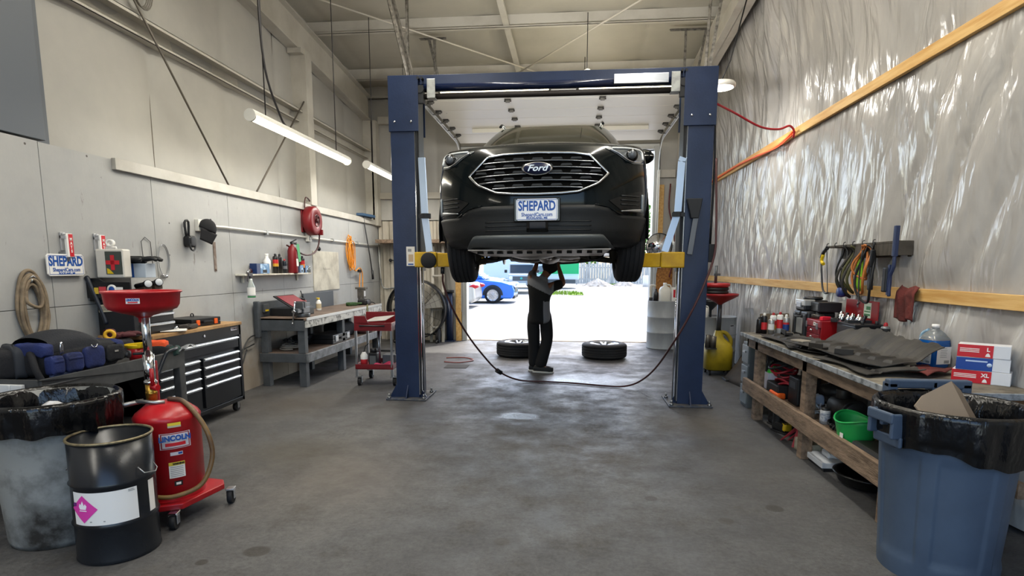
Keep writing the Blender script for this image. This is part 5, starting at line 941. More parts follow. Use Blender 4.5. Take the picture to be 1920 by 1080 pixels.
t = thing('trigger_sprayer', 'clear spray bottle hanging from the near end of the wall shelf', 'spray bottle', (XL+.12, 6.60, 1.13)); MB().lathe([(0, 0), (.042, 0), (.045, .02), (.045, .13), (.02, .19), (.016, .23), (0, .23)], n=24).build('bottle', mat('bottle_clear', '#cfd8d4', .15, trans=.45), t); MB().lathe([(.0455, .03), (.0455, .12)], n=24).build('label', PAPER, t); MB().lathe([(0, 0), (.046, 0), (.046, .015)], n=20).build('green_base', GREEN, t); MB().box(-.015, .015, -.06, .03, .25, .29).beam((0, -.05, .26), (0, -.07, .19), .012, .012).cyl((0, 0, .22), (0, 0, .26), .018, n=12).build('trigger_head', mat('trigger_grey', '#3c3a40', .5), t, bev=.003)
t = thing('air_gun', 'dark red handled air gun lying on the near end of the wall shelf', 'air gun', (XL+.09, 6.62, 1.42), RAD(20)); MB().tube([(0, -.10, 0), (0, .0, .03), (0, .09, .02)], .014, 8, sub=3).build('barrel', STEEL, t); MB().tube([(0, .05, .03), (0, .14, .03), (0, .19, -.01)], .017, 8, sub=3).build('grip', mat('grip_maroon', '#4b1d22', .4), t)
solo(MB().box(0, .012, -.49, .49, -.30, .31).box(.012, .016, -.14, .14, .035, .07), 'wall_panel', [mat('panel_cream', '#c8c3b4', .6, col2='#a8a295', scale=4)], 'cream electrical access panel on the left wall', 'panel', loc=(XL, 9.06, 1.42), bev=.003)
solo(MB().box(0, .02, -.03, .03, -.03, .03).box(0, .006, .06, .36, -.01, .0), 'wall_catch', GALV, 'small grey catch below the cream wall panel', 'catch', loc=(XL, 8.75, 1.06))
# cords and rods near the far corner
t = thing('extension_cable', 'orange extension cable coiled on a hook near the far left corner', 'cable', (XL+.03, 10.0, 1.97)); OC = mat('cord_yellow_orange', '#d98a24', .5)
for k in range(8): MB().tube([(.0+.014*(k % 4)+.01*sin(q+k), (.03+.018*k)*sin(q*pi/8)+.04*sin(k*2.1), -.25+.05*sin(k*1.7)+(.22+.03*(k % 3))*cos(q*pi/8)) for q in range(16)], .008, 6, closed=True, sub=2).build('loop', OC, t)
MB().tube([(.03, .08, -.35), (.04, .14, -.55), (.05, .35, -.50), (.05, .48, -.62), (.05, .46, -.95), (.06, .50, -1.12)], .010, 6, sub=6).tube([(.03, .42, -.55), (.05, .30, -.9), (.05, .38, -1.1)], .010, 6, sub=5).build('loose_end', OC, t); MB().box(.02, .06, .30, .42, -.58, -.53).build('plug', BLACK, t, bev=.006)
t = thing('pry_rod', 'long dark pry rod leaning on the far end of the left wall', 'rod'); MB().tube([(XL+.03, 10.75, 2.44), (XL+.05, 11.0, 1.7), (XL+.08, 11.05, 1.28)], .012, 8).build('shaft', DKSTEEL, t); MB().tube([(XL+.075, 11.04, 1.42), (XL+.08, 11.05, 1.25)], .022, 8).build('grip', BLACK, t)
solo(MB().prism([(-.0, -.35), (.12, -.30), (.18, .2), (.02, .4)], 0, .05, 'Z'), 'blue_tarp', mat('tarp_blue', '#2c4a68', .6), 'folded blue sheet lying on top of the left wall boards', 'tarp', loc=(XL-.03, 10.9, 2.42), bev=.01)
t = thing('ceiling_wire', 'coil of wire hanging high on the near left wall', 'wire coil', (-4.0, 5.38, 4.02))
for k in range(4): MB().tube([(.02+.012*k, (.10+.008*k)*cos(q*pi/10), (.15+.01*k)*sin(q*pi/10)) for q in range(20)], .006, 6, closed=True).build('loop', mat('wire_grey', '#77736c', .6), t)
# ---------------------------------------------------------------- grey workbench
BG = mat('bench_grey', '#3f4347', .6, col2='#4c5055', scale=5, bump=.1); BW = mat('bench_white', '#c9c7c0', .6, col2='#6b6963', scale=14, lo=.48, hi=.62); BTOP = mat('bench_top_brown', '#6f5e52', .65, col2='#54463d', scale=4)
BX0, BX1, BY0, BY1, BZ = -3.84, -3.24, 6.85, 9.70, .865
t = thing('workbench', 'grey wooden workbench with a brown top along the left wall', 'workbench', (-3.54, 8.27, 0)); ox, oy = -3.54, 8.27
def B_(x0, x1, y0, y1, z0, z1, m=None): return (m or MB()).box(x0-ox, x1-ox, y0-oy, y1-oy, z0, z1)
B_(BX0, BX1+.02, BY0-.02, BY1+.03, BZ-.03, BZ).build('top', BTOP, t, bev=.004)
B_(BX0, BX1, BY0-.02, BY0+.02, BZ-.16, BZ-.005).build('end_rail', BG, t, bev=.004); B_(BX1-.01, BX1+.03, BY0+.0, BY1+.03, BZ-.12, BZ-.035).build('front_rail', BW, t, bev=.004); B_(BX1+.02, BX1+.032, BY0, BY1+.03, BZ-.032, BZ+.004).build('steel_edge', mat('edge_pale', '#b9bab8', .4, .4), t, bev=.002)
for y in (BY0+.0, 8.06, 9.56):
    for x in (BX1-.1, BX0+.02): B_(x, x+.09, y, y+.09, 0, BZ-.03).build('leg', BG, t, bev=.004)
B_(BX0, BX1, BY0-.02, BY0+.02, .31, .42).build('lower_end_rail', BG, t, bev=.004); B_(BX1-.012, BX1+.028, BY0, BY1, .31, .42).build('lower_front_rail', mat('bench_rail_pale', '#7d8084', .6, col2='#4c4f52', scale=7), t, bev=.004); B_(BX0, BX1, BY0, BY1, .40, .425).build('lower_shelf', BTOP, t)
B_(BX0-.03, BX0, BY0, 8.1, BZ, BZ+.19).build('backsplash', BG, t, bev=.004); B_(BX0-.03, BX0, 8.12, 9.2, BZ, BZ+.24).build('backsplash', mat('bench_slate', '#50555b', .6), t, bev=.004); B_(BX0-.02, BX0+.045, BY0-.07, BY0-.01, .62, 1.07).build('corner_post', BG, t, bev=.012)
b = B_(BX0+.005, BX0+.035, BY0+.10, BY0+.22, BZ+.06, BZ+.16).build('outlet_box', mat('outlet_grey', '#4a4d50', .5), t, bev=.003); B_(BX0+.035, BX0+.037, BY0+.12, BY0+.20, BZ+.07, BZ+.09).build('outlet_mark', YEL, b)
t = thing('tilted_tray', 'black parts box with its maroon lid tilted up on the grey workbench', 'box', (-3.62, 7.30, BZ), RAD(-4)); MB().box(-.18, .18, -.22, .25, 0, .10).build('body', BLACK, t, bev=.01); MB().add([(.16, -.22, .10), (.16, .25, .10), (-.12, .25, .26), (-.12, -.22, .26), (.15, -.22, .085), (.15, .25, .085), (-.13, .25, .245), (-.13, -.22, .245)], [(0, 1, 2, 3), (7, 6, 5, 4), (0, 4, 5, 1), (1, 5, 6, 2), (2, 6, 7, 3), (3, 7, 4, 0)]).build('lid_frame', BLACK, t, bev=.006); MB().add([(.14, -.19, .118), (.14, .22, .118), (-.09, .22, .25), (-.09, -.19, .25)], [(0, 1, 2, 3)]).build('lid_lining', mat('maroon_lining', '#7a2630', .6), t, solid=.004)
t = thing('bench_vise', 'grey bench vise clamped on the near corner of the workbench', 'vise', (-3.34, 7.02, BZ)); VS = mat('vise_grey', '#565a5e', .4, .6)
MB().cyl((0, 0, 0), (0, 0, .05), .09, n=24).box(-.05, .05, -.08, .10, .05, .13).build('base', VS, t, bev=.008); MB().box(-.06, .06, -.06, -.03, .12, .20).box(-.045, .045, .0, .12, .11, .18).build('fixed_jaw', VS, t, bev=.006); MB().box(-.06, .06, -.115, -.085, .10, .19).box(-.035, .035, -.20, -.03, .06, .115).build('moving_jaw', VS, t, bev=.006); MB().cyl((0, -.20, .085), (0, -.26, .085), .018, n=12).tube([(.02, -.245, .20), (-.02, -.245, -.06)], .008, 8).ball((.02, -.245, .2), .013, 8).ball((-.02, -.245, -.06), .013, 8).build('screw_handle', CHROME, t)
t = thing('air_tool', 'small dark red air tool standing behind the vise', 'air tool', (-3.66, 7.72, BZ)); MB().cyl((0, 0, 0), (0, 0, .17), .045, n=20).build('body', mat('tool_maroon', '#6b1f1c', .4, .2), t); MB().cyl((-.09, 0, .10), (.08, 0, .10), .022, n=12).cyl((0, 0, .17), (.0, 0, .20), .03, n=12).cyl((0, 0, .2), (-.03, 0, .30), .008, n=8).build('fittings', DKSTEEL, t)
t = thing('glue_bottle', 'small white bottle with a yellow tip on the workbench', 'bottle', (-3.60, 8.08, BZ)); MB().lathe([(0, 0), (.035, 0), (.037, .02), (.037, .12), (.015, .16), (0, .16)], n=20).build('body', PAPER, t); MB().lathe([(.038, .03), (.038, .10)], n=20).build('label', mat('tan_label', '#b9a98a', .5), t); MB().cyl((0, 0, .16), (0, 0, .18), .018, n=12).beam((0, 0, .18), (.0, -.06, .185), .014, .012).build('tip', YEL, t)
t = thing('green_glove', 'dark green knitted glove lying on the far half of the workbench', 'glove', (-3.50, 9.12, BZ), RAD(60)); soft(-.10, .08, -.05, .05, 0, .055).build('palm', mat('glove_green', '#2f4a26', .9, bump=.4, bscale=60), t); MB().tube([(.06, -.03, .03), (.16, -.04, .035)], .016, 8).tube([(.06, 0, .03), (.18, 0, .03)], .016, 8).tube([(.06, .03, .03), (.16, .035, .03)], .016, 8).build('fingers', mat('glove_green', ''), t)
t = thing('bench_grinder', 'upright grey grinder at the far end of the workbench', 'grinder', (-3.52, 9.62, BZ)); MB().box(-.08, .08, -.07, .07, 0, .03).cyl((0, 0, .03), (0, 0, .12), .06, n=20).box(-.055, .055, -.055, .055, .10, .25).build('body', mat('grinder_grey', '#4f4c49', .5, .4, '#6d675f', 12), t, bev=.006); MB().box(-.09, .09, -.06, .06, .25, .285).build('top_jaw', mat('grinder_grey', ''), t, bev=.006); MB().box(.055, .06, -.03, .03, .13, .22).build('plate', PAPER, t)
MB().tube([(.06, .0, .03), (.22, -.02, .02), (.30, -.02, -.12), (.29, .0, -.30)], .007, 6, sub=5).build('power_cord', BLACK, t)
t = thing('pouch_on_bench', 'black pouch beside the grinder on the workbench', 'pouch', (-3.40, 9.42, BZ)); soft(-.09, .09, -.12, .1, 0, .09).build('body', BLACK, t)
solo(MB().box(0, .006, -.025, .025, 0, .12), 'tape_measure_strip', mat('strip_olive', '#6d6a2c', .5), 'short olive strap hanging over the front edge of the workbench', 'strap', loc=(-3.207, 9.0, .78))
t = thing('black_case', 'long black tool case with silver latches on the lower shelf', 'case', (-3.42, 8.05, .425)); MB().box(-.16, .17, -.34, .30, 0, .065).build('bottom', BLACK, t, bev=.008); MB().box(-.16, .17, -.34, .30, .067, .125).build('lid', BLACK, t, bev=.008)
for y in (-.22, .2): MB().box(.168, .182, y-.05, y+.05, .03, .11).build('latch', STEEL, t, bev=.004)
MB().box(.17, .20, -.1, .1, .05, .08).build('handle', DKSTEEL, t, bev=.004)
t = thing('cable_heap', 'heap of pale and dark cables on the near end of the lower shelf', 'cables', (-3.60, 7.22, .425))
for k in range(5): MB().tube([(.13*cos(q*pi/7+k), .20*sin(q*pi/7+k)+.03*k, .02+.018*k+.05*abs(sin(q*.7+k))*(k > 2)) for q in range(13)], .009, 6, sub=3).build('cable', (mat('cable_grey', '#9a968e', .5), BLACK)[k > 2], t)
t = thing('black_bundle', 'dark tool pouch behind the cables on the lower shelf', 'pouch', (-3.66, 7.72, .425)); soft(-.12, .12, -.2, .18, 0, .13).build('body', BLKCAN, t)
t = thing('dark_tool_bag', 'dark bag behind the long black case on the lower shelf', 'bag', (-3.60, 8.75, .425)); soft(-.15, .2, -.28, .25, 0, .21).build('body', BLKCAN, t); MB().tube([(.1, -.15, .19), (.12, -.05, .27), (.12, .06, .27), (.1, .14, .19)], .012, 8, sub=4).build('handle', BLKCAN, t)
t = thing('maroon_rag', 'crumpled maroon rag at the far end of the lower shelf', 'rag', (-3.32, 9.15, .425)); soft(-.10, .10, -.17, .17, 0, .13).build('cloth', mat('rag_maroon', '#4a2c2c', .9, bump=.5, bscale=12), t)
t = thing('wall_cable', 'thin black cable running down the wall beside the workbench', 'cable'); MB().tube([(XL+.02, 6.6, .50), (XL+.02, 6.45, .30), (XL+.04, 6.2, .1), (XL+.10, 5.95, .012)], .008, 6, sub=5).tube([(XL+.02, 6.05, .44), (XL+.02, 6.45, .50), (XL+.03, 6.75, .55)], .008, 6, sub=4).tube([(XL+.03, 6.4, .40), (XL+.03, 6.62, .62), (XL+.03, 6.84, .66)], .008, 6, sub=4).build('cord', BLACK, t)
# ---------------------------------------------------------------- red service cart
t = thing('service_cart', 'red two shelf service cart on casters beside the left lift post', 'cart', (-2.45, 7.27, 0), RAD(3))
RX0, RX1, RY0, RY1 = -.24, .24, -.25, .28; CR = mat('cart_red', '#6e141b', .38)
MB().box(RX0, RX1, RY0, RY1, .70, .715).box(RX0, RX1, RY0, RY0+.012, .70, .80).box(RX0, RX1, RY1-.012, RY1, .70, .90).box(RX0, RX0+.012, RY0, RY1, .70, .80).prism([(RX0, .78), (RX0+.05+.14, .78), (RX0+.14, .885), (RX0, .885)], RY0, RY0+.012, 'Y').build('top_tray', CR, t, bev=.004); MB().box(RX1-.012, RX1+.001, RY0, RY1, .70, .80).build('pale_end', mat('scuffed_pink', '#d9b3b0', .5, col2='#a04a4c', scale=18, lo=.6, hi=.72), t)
MB().box(RX0, RX1, RY0, RY1, .21, .225).box(RX0, RX1, RY0, RY0+.012, .21, .275).box(RX0, RX1, RY1-.012, RY1, .21, .275).box(RX0, RX0+.012, RY0, RY1, .21, .275).box(RX1-.012, RX1, RY0, RY1, .21, .275).build('bottom_tray', CR, t, bev=.003)
MB().tube([(RX0+.08, RY0-.03, .765), (RX1-.1, RY0-.03, .765)], .010, 8).tube([(RX0+.08, RY0, .765), (RX0+.08, RY0-.03, .765)], .010, 8).tube([(RX1-.1, RY0, .765), (RX1-.1, RY0-.03, .765)], .010, 8).build('handle', DKSTEEL, t)
for x in (RX0+.015, RX1-.015):
    for y in (RY0+.015, RY1-.015):
        MB().box(x-.014, x+.014, y-.014, y+.014, .12, .72).build('leg', STEEL, t, bev=.003); c = MB().cyl((x-.02+.03, y+.02, .052), (x+.02+.03, y+.02, .052), .052, n=22).build('caster', RUBBER, t); MB().box(x-.02, x+.06, y-.02, y+.04, .108, .12).box(x+.0, x+.008, y, y+.03, .04, .11).box(x+.052, x+.06, y, y+.03, .04, .11).build('caster_fork', STEEL, c)
MB().cyl((RX0+.24, -.0, .225), (RX0+.24, 0, .70), .02, n=12).build('centre_post', STEEL, t)
t2 = thing('red_bottle', 'small white and red bottle on the lower tray of the red cart', 'bottle', (-2.60, 7.12, .226)); MB().lathe([(0, 0), (.045, 0), (.045, .10)], n=20).build('red_body', mat('bottle_red', '#c8323a', .4), t2); MB().lathe([(.045, .10), (.045, .15), (.02, .19), (0, .19)], n=20).build('white_shoulder', PAPER, t2); MB().tube([(0, 0, .19), (.02, 0, .26), (.06, .02, .3)], .006, 6, sub=3).build('spout', DKSTEEL, t2)
t2 = thing('oil_can', 'black oil jug beside the red bottle on the cart', 'jug', (-2.47, 7.12, .226)); MB().box(-.055, .055, -.05, .05, 0, .19).build('body', BLACK, t2, bev=.012); MB().cyl((0, 0, .19), (0, 0, .24), .045, n=16).build('cap', BLACK, t2); MB().box(-.04, .04, -.052, -.05, .04, .15).build('label', mat('grey_label', '#55585a', .5), t2)
solo(MB().box(-.08, .10, -.08, .08, 0, .13), 'grey_box', mat('box_slate', '#5f666b', .5), 'grey box at the back of the lower cart tray', 'box', loc=(-2.34, 7.38, .226), bev=.006)
solo(MB().grid(lambda u, v: (-.11+.22*u, -.12+.24*v, .02+.02*sin(7*u+4*v)+.015*sin(11*v)), 18, 18), 'pink_rag', mat('rag_pink', '#c03a5e', .9), 'pink rag on the lower tray of the red cart', 'rag', loc=(-2.34, 7.16, .232), solid=.006)
solo(MB().add([(-.16, -.16, .0), (.12, -.18, .02), (.15, .13, .06), (-.13, .16, .03), (-.16, -.16, .006), (.12, -.18, .026), (.15, .13, .066), (-.13, .16, .036)], [(3, 2, 1, 0), (4, 5, 6, 7), (0, 1, 5, 4), (1, 2, 6, 5), (2, 3, 7, 6), (3, 0, 4, 7)]), 'clipboard', mat('clipboard_grey', '#9d9994', .5), 'grey paper pad lying over the top of the red cart', 'paper pad', loc=(-2.43, 7.30, .80))
t2 = thing('black_tote', 'flat black case hanging on the far side of the red cart', 'case', (-2.13, 7.16, .40)); MB().box(-.035, .045, -.12, .14, .0, .38).build('body', BLACK, t2, bev=.01); MB().tube([(-.0, -.05, .38), (-.0, -.04, .42), (0, .05, .42), (0, .06, .38)], .008, 6, sub=3).build('handle', BLACK, t2)
# ---------------------------------------------------------------- far left corner
t = thing('drum_fan', 'large black drum fan standing in the far left corner', 'fan', (-3.0, 11.28, 0), RAD(0)); FB = mat('fan_black', '#15171a', .4)
MB().lathe([(.56, -.14), (.58, -.15), (.58, .15), (.56, .14), (.56, -.14)], ax='Y', c=(0, 0, .66), n=56).build('drum', FB, t)
g = MB()
for r in (.12, .22, .32, .42, .52): g.tube([(r*cos(a*pi/20), -.15, .66+r*sin(a*pi/20)) for a in range(40)], .003, 5, closed=True)
for k in range(16): a = k*pi/8; g.tube([(.05*cos(a), -.155, .66+.05*sin(a)), (.57*cos(a), -.15, .66+.57*sin(a))], .003, 5)
g.build('guard', DKSTEEL, t); MB().lathe([(0, -.12), (.09, -.12), (.11, -.08), (.11, .10), (0, .10)], ax='Y', c=(0, 0, .66), n=24).build('motor', mat('motor_grey', '#85837e', .4, .5), t)
for k in range(3):
    a = k*2*pi/3+.4; MB().add([(.1*cos(a-.3), -.05, .66+.1*sin(a-.3)), (.53*cos(a-.32), -.06, .66+.53*sin(a-.32)), (.53*cos(a+.30), .04, .66+.53*sin(a+.30)), (.1*cos(a+.3), .05, .66+.1*sin(a+.3))], [(0, 1, 2, 3)]).build('blade', mat('blade_grey', '#74736f', .4, .5), t, solid=.006)
for x in (-.42, .42): MB().cyl((x-.03, 0, .14), (x+.03, 0, .14), .14, n=24).build('wheel', RUBBER, t); MB().lathe([(0, -.034), (.03, -.034), (.05, -.032), (.10, -.034)], ax='X', c=(x+.067 if x > 0 else x, 0, .14), n=20).build('wheel_hub', DKSTEEL, t)
MB().tube([(-.5, .1, .66), (-.42, .12, .15), (.42, .12, .15), (.5, .1, .66)], .018, 8).tube([(-.42, -.2, .02), (-.42, .1, .14)], .018, 8).tube([(.42, -.2, .02), (.42, .1, .14)], .018, 8).build('stand', FB, t)
t = thing('blue_pipe', 'dark blue steel post leaning by the wooden stud left of the far door', 'post', (-2.40, 11.52, 0)); MB().box(-.11, .11, -.09, .09, 0, .02).cyl((0, 0, .02), (0, 0, .98), .07, n=20).build('shaft', BLUE, t); MB().cyl((0, 0, .98), (0, 0, 1.03), .10, n=20).build('cap', LDARK, t)
t = thing('step_ladder', 'pale narrow ladder frame leaning behind the left lift post', 'ladder', (-2.62, 11.40, 0)); LA = mat('ladder_pale', '#b5b0a6', .5, .3)
for x in (-.12, .12): MB().beam((x, -.05, 0), (x*.8, .17, 1.9), .05, .03).build('rail', LA, t)
for k in range(5): MB().beam((-.11, -.03+.035*k, .3+.34*k), (.11, -.03+.035*k, .3+.34*k), .05, .03).build('rung', LA, t)
t = thing('switch_box', 'black wall switch with a round knob in the far left corner', 'switch', (-3.44, 11.58, 1.52)); MB().box(-.07, .07, -.02, .08, 0, .36).build('box', BLACK, t, bev=.008); MB().cyl((-.16, .0, .10), (-.07, .0, .10), .01, n=8).ball((-.17, 0, .10), .035, 12).build('knob', BLACK, t)
t = thing('outlet_panel', 'small grey electrical box below the black switch', 'electrical box', (-3.42, 11.60, 1.0)); MB().box(-.10, .10, -.02, .07, 0, .28).build('box', mat('panel_grey', '#8d979c', .4, .3), t, bev=.005); MB().tube([(0, .03, .28), (.0, .03, .52)], .012, 8).tube([(-.10, .03, .08), (-.36, .03, .06), (-.42, .03, .3), (-.43, .03, .9)], .012, 8, sub=3).build('pipe', GALV, t)
solo(MB().box(-.17, .17, -.15, .15, 0, .004), 'floor_mat', mat('mat_black', '#2b2722', .8), 'dark square floor mat behind the left lift post', 'mat', loc=(-1.68, 8.55, .001))
t = thing('red_floor_hose', 'thin red hose lying on the floor behind the left lift post', 'hose'); MB().tube([(-2.0, 9.3, .012), (-1.7, 9.35, .012), (-1.52, 9.1, .012), (-1.7, 8.85, .012), (-1.95, 8.9, .012)], .009, 6, sub=5).build('hose', mat('hose_dull_red', '#8a4038', .5), t)
solo(MB().prism([(-.15, -.02), (.2, -.03), (.22, .03), (-.1, .03)], 0, .03, 'Z'), 'floor_clutter_bracket', DKSTEEL, 'dark steel bar on the floor under the far end of the workbench', 'bar', loc=(-3.3, 9.95, 0))
# ================================================================ RIGHT SIDE OF THE SHOP
WRR = (pi/2, 0, -pi/2)      # lettering on faces that look towards -X
BZR = .83
RBT = mat('bench_top_worn', '#7d7668', .75, col2='#4a443b', scale=5, lo=.4, hi=.62, bump=.2); REDGE = mat('edge_paint_worn', '#8f9499', .6, col2='#5b5f62', scale=16, lo=.45, hi=.6)
t = thing('wooden_workbench', 'long rough wooden workbench along the plastic sheeted right wall', 'workbench', (2.17, 4.76, 0))
def R_(x0, x1, y0, y1, z0, z1, m=None): return (m or MB()).box(x0-2.17, x1-2.17, y0-4.76, y1-4.76, z0, z1)
R_(1.79, 2.54, 3.30, 6.22, BZR-.035, BZR).build('top', RBT, t, bev=.004); R_(1.776, 1.79, 3.30, 6.22, BZR-.035, BZR+.002).build('top_edge', REDGE, t, bev=.003); R_(1.79, 2.54, 3.286, 3.30, BZR-.035, BZR+.002).build('end_edge', REDGE, t, bev=.003)
R_(1.83, 1.87, 3.36, 6.14, BZR-.135, BZR-.035).build('front_rail', WOODOLD, t, bev=.003); R_(1.87, 2.5, 3.34, 3.38, BZR-.135, BZR-.035).build('end_rail', mat('rail_brown', '#6b4b2e', .7), t, bev=.003); R_(1.83, 2.5, 6.1, 6.14, BZR-.135, BZR-.035).build('end_rail', WOODOLD, t, bev=.003)
for y in (5.80, 4.62, 3.40):
    for x in (1.83, 2.42): R_(x, x+.085, y, y+.085, 0, BZR-.035).build('leg', WOODOLD, t, bev=.004)
R_(1.79, 1.83, 3.30, 6.10, .24, .375).build('lower_front_rail', WOODOLD, t, bev=.003); R_(2.46, 2.5, 3.30, 6.10, .24, .33).build('lower_back_rail', WOODOLD, t, bev=.003)
for x0, x1 in ((1.90, 2.05), (2.08, 2.26), (2.29, 2.46)): R_(x0, x1, 3.32, 6.08, .30, .325).build('shelf_board', WOODOLD, t, bev=.002)
for y in (3.34, 4.1, 4.9, 5.9): R_(1.83, 2.5, y, y+.05, .26, .30).build('shelf_bearer', WOODOLD, t)
SZR = .3255; T = BZR+.001
# hard cases
def hard_case(loc, d, h, w, rz, label):
    t = thing('hard_case', label, 'case', loc, rz, 'hard cases on the right bench'); MB().box(-d/2, d/2, -w/2, -.004, 0, h).build('shell', BLACK, t, bev=.02); MB().box(-d/2, d/2, .004, w/2, 0, h).build('lid', BLACK, t, bev=.02)
    MB().box(-d/2-.006, -d/2+.02, -w*.22, w*.22, .03, h*.72).build('end_panel', mat('case_grey', '#8d9090', .4), t, bev=.004)
    for s in (-1, 1): l = MB().box(-d/2-.012, -d/2, s*w*.36-.022, s*w*.36+.022, h*.62, h*.84).build('latch', mat('latch_pink', '#c98f86', .4), t, bev=.004); MB().box(-d/2-.014, -d/2+.01, s*w*.36-.026, s*w*.36+.026, .02, h-.03).build('rib', mat('rib_black', '#25272a', .4), t, bev=.006)
    MB().tube([(-d/2-.0, -.05, h*.80), (-d/2-.03, -.045, h*.78), (-d/2-.03, .045, h*.78), (-d/2, .05, h*.8)], .010, 8, sub=3).build('handle', DKSTEEL, t); return t
hard_case((2.38, 5.93, T), .26, .25, .34, 0, 'upright black hard case with pink latches on the right bench')
t = thing('silver_case', 'small black and silver case on top of the black hard case', 'case', (2.36, 5.98, T+.252)); MB().box(-.10, .12, -.11, .11, 0, .10).build('body', BLACK, t, bev=.012); MB().box(-.105, -.0, -.112, .112, .045, .105).build('silver_shell', mat('case_silver', '#b9b9b6', .35, .5), t, bev=.008); MB().box(-.115, -.10, -.05, .05, .03, .08).build('latch', STEEL, t, bev=.003); MB().lathe([(0, .105), (.085, .105), (.09, .115), (.08, .13), (0, .13)], n=24, c=(.02, 0, 0)).build('round_lid', BLACK, t)
t = thing('black_box', 'black plastic box beside the silver case on the hard case', 'box', (2.42, 5.76, T+.252)); MB().box(-.11, .10, -.09, .09, 0, .09).build('body', BLACK, t, bev=.008); MB().box(-.112, -.108, -.08, -.04, .02, .07).build('label', mat('grey_label', '#55585a'), t)
# spray cans at the far end of the bench
gc = 'spray cans at the far end of the right bench'
for i, (x, y, h, b_, c_, bands, lb) in enumerate((
    (1.93, 6.12, .17, CANBLK, BLACK, (), 'short dark can at the far corner of the right bench'), (1.97, 6.10, .21, CANBLK, CANW, ((.2, .55, BAND_R),), 'black can with a red band at the far end of the right bench'),
    (2.035, 6.08, .17, mat('can_silver', '#a9a7a3', .3, .5), CANW, ((.25, .6, CANW),), 'short silver can second row at the far end of the right bench'), (2.07, 6.14, .21, CANW, RED, ((.2, .4, BAND_Y), (.4, .62, BAND_R)), 'tallest white can with a red and yellow label by the wall end'),
    (2.13, 6.12, .22, CANW, RED, ((.25, .65, BAND_R),), 'white can with a wide red label beside the hard case'), (2.17, 6.06, .20, mat('can_silver', ''), CANW, ((.2, .5, CANB), (.5, .6, BAND_R)), 'silver can with a blue and red label nearest the hard case'))):
    spray_can((x, y, T), b_, lb, c_, h, .030, bands, gc)
solo(MB().box(-.16, .16, -.012, .012, 0, .30), 'cardboard_flap', mat('cardboard_dark', '#6f6352', .8), 'dark cardboard flap leaning behind the spray cans', 'cardboard', loc=(2.18, 6.32, .72), rot=(RAD(-14), 0, RAD(14)))
# red tool boxes
t = thing('red_toolbox', 'small red tool chest with drawers on the right bench', 'tool box', (2.36, 5.62, T), RAD(-3)); TR = mat('toolbox_red', '#7c1c26', .4); MB().box(-.10, .12, -.19, .19, 0, .185).build('body', TR, t, bev=.006); MB().box(-.115, .12, -.195, .195, .125, .19).build('lid', mat('toolbox_lid', '#8a2731', .4), t, bev=.006)
for z0, z1 in ((.008, .06), (.065, .12)):
    d = MB().box(-.11, -.10, -.17, .16, z0, z1).build('drawer', TR, t, bev=.003); MB().ball((-.116, .0, (z0+z1)/2), .010, 10).ball((-.116, .03, (z0+z1)/2), .006, 8).build('knob', CHROME, d)
for y in (-.13, .15): MB().box(-.122, -.112, y-.02, y+.02, .11, .165).build('latch', STEEL, t, bev=.002)
MB().box(-.1165, -.1155, -.09, -.04, .14, .172).build('label', PAPER, t); MB().box(-.1170, -.1163, -.075, -.055, .15, .163).build('label_mark', BLKINK, t)
MB().cbox((.0, -.195, .10), (.2, .004, .17)).build('side_panel', mat('toolbox_side', '#8f1016', .35), t, bev=.002)
t = thing('socket_box', 'open red box of chrome sockets with its lid up behind the red tool chest', 'tool box', (2.47, 5.33, T), 0); MB().box(-.07, .06, -.26, .30, 0, .15).build('body', mat('toolbox_red', ''), t, bev=.004)
MB().box(.062, .074, -.27, .30, .15, .385).build('lid', mat('lid_red', '#8a1419', .45), t, bev=.01); lb = MB().box(.0605, .062, -.16, -.04, .24, .37).build('lid_label', mat('label_green_white', '#c7d6c4', .5), t); MB().box(.0598, .0605, -.15, -.05, .26, .275).box(.0598, .0605, -.15, -.05, .29, .30).box(.0598, .0605, -.15, -.08, .31, .34).build('label_print', mat('print_green', '#3e7a4a', .5), lb); MB().box(.055, .062, .06, .075, .32, .37).build('lid_latch', STEEL, t)
for k in range(14):
    y = .27-.035*k; h = .10+.02*((k*5) % 3); MB().cyl((-.045, y, .13), (-.01, y-.045, .13+h), .013+.003*(k % 2), n=12).build('socket', (CHROME, mat('socket_black', '#24252a', .25, .6))[(k*7) % 5 in (1, 3)], t)
t = thing('adhesive_tin', 'round dark tin on the red tool chest', 'tin', (2.33, 5.72, T+.192)); MB().lathe([(0, 0), (.055, 0), (.055, .035), (.05, .04), (0, .04)], n=24).build('tin', mat('tin_dark', '#4f4d48', .35, .6), t); MB().lathe([(.02, .04), (.02, .055), (0, .055)], n=16).build('cap', DKSTEEL, t)
t = thing('pink_cutter', 'bright red plastic scraper on the red tool chest', 'tool', (2.30, 5.50, T+.192), .5); MB().prism([(-.05, -.02), (.05, -.03), (.02, .03), (-.04, .02)], 0, .035, 'Z').build('body', mat('bright_red', '#d8263c', .4), t, bev=.006); MB().beam((.03, 0, .015), (.10, .01, .015), .02, .015).build('blade', STEEL, t)
t = thing('black_pliers', 'black handled tool lying beside the red scraper', 'tool', (2.33, 5.36, T+.19), 1.2); MB().beam((-.08, .0, .02), (.06, .02, .02), .03, .03).beam((-.08, .02, .02), (.06, -.02, .02), .03, .03).build('handles', BLACK, t, bev=.004); MB().beam((.06, 0, .02), (.12, 0, .02), .03, .02).build('jaws', STEEL, t)
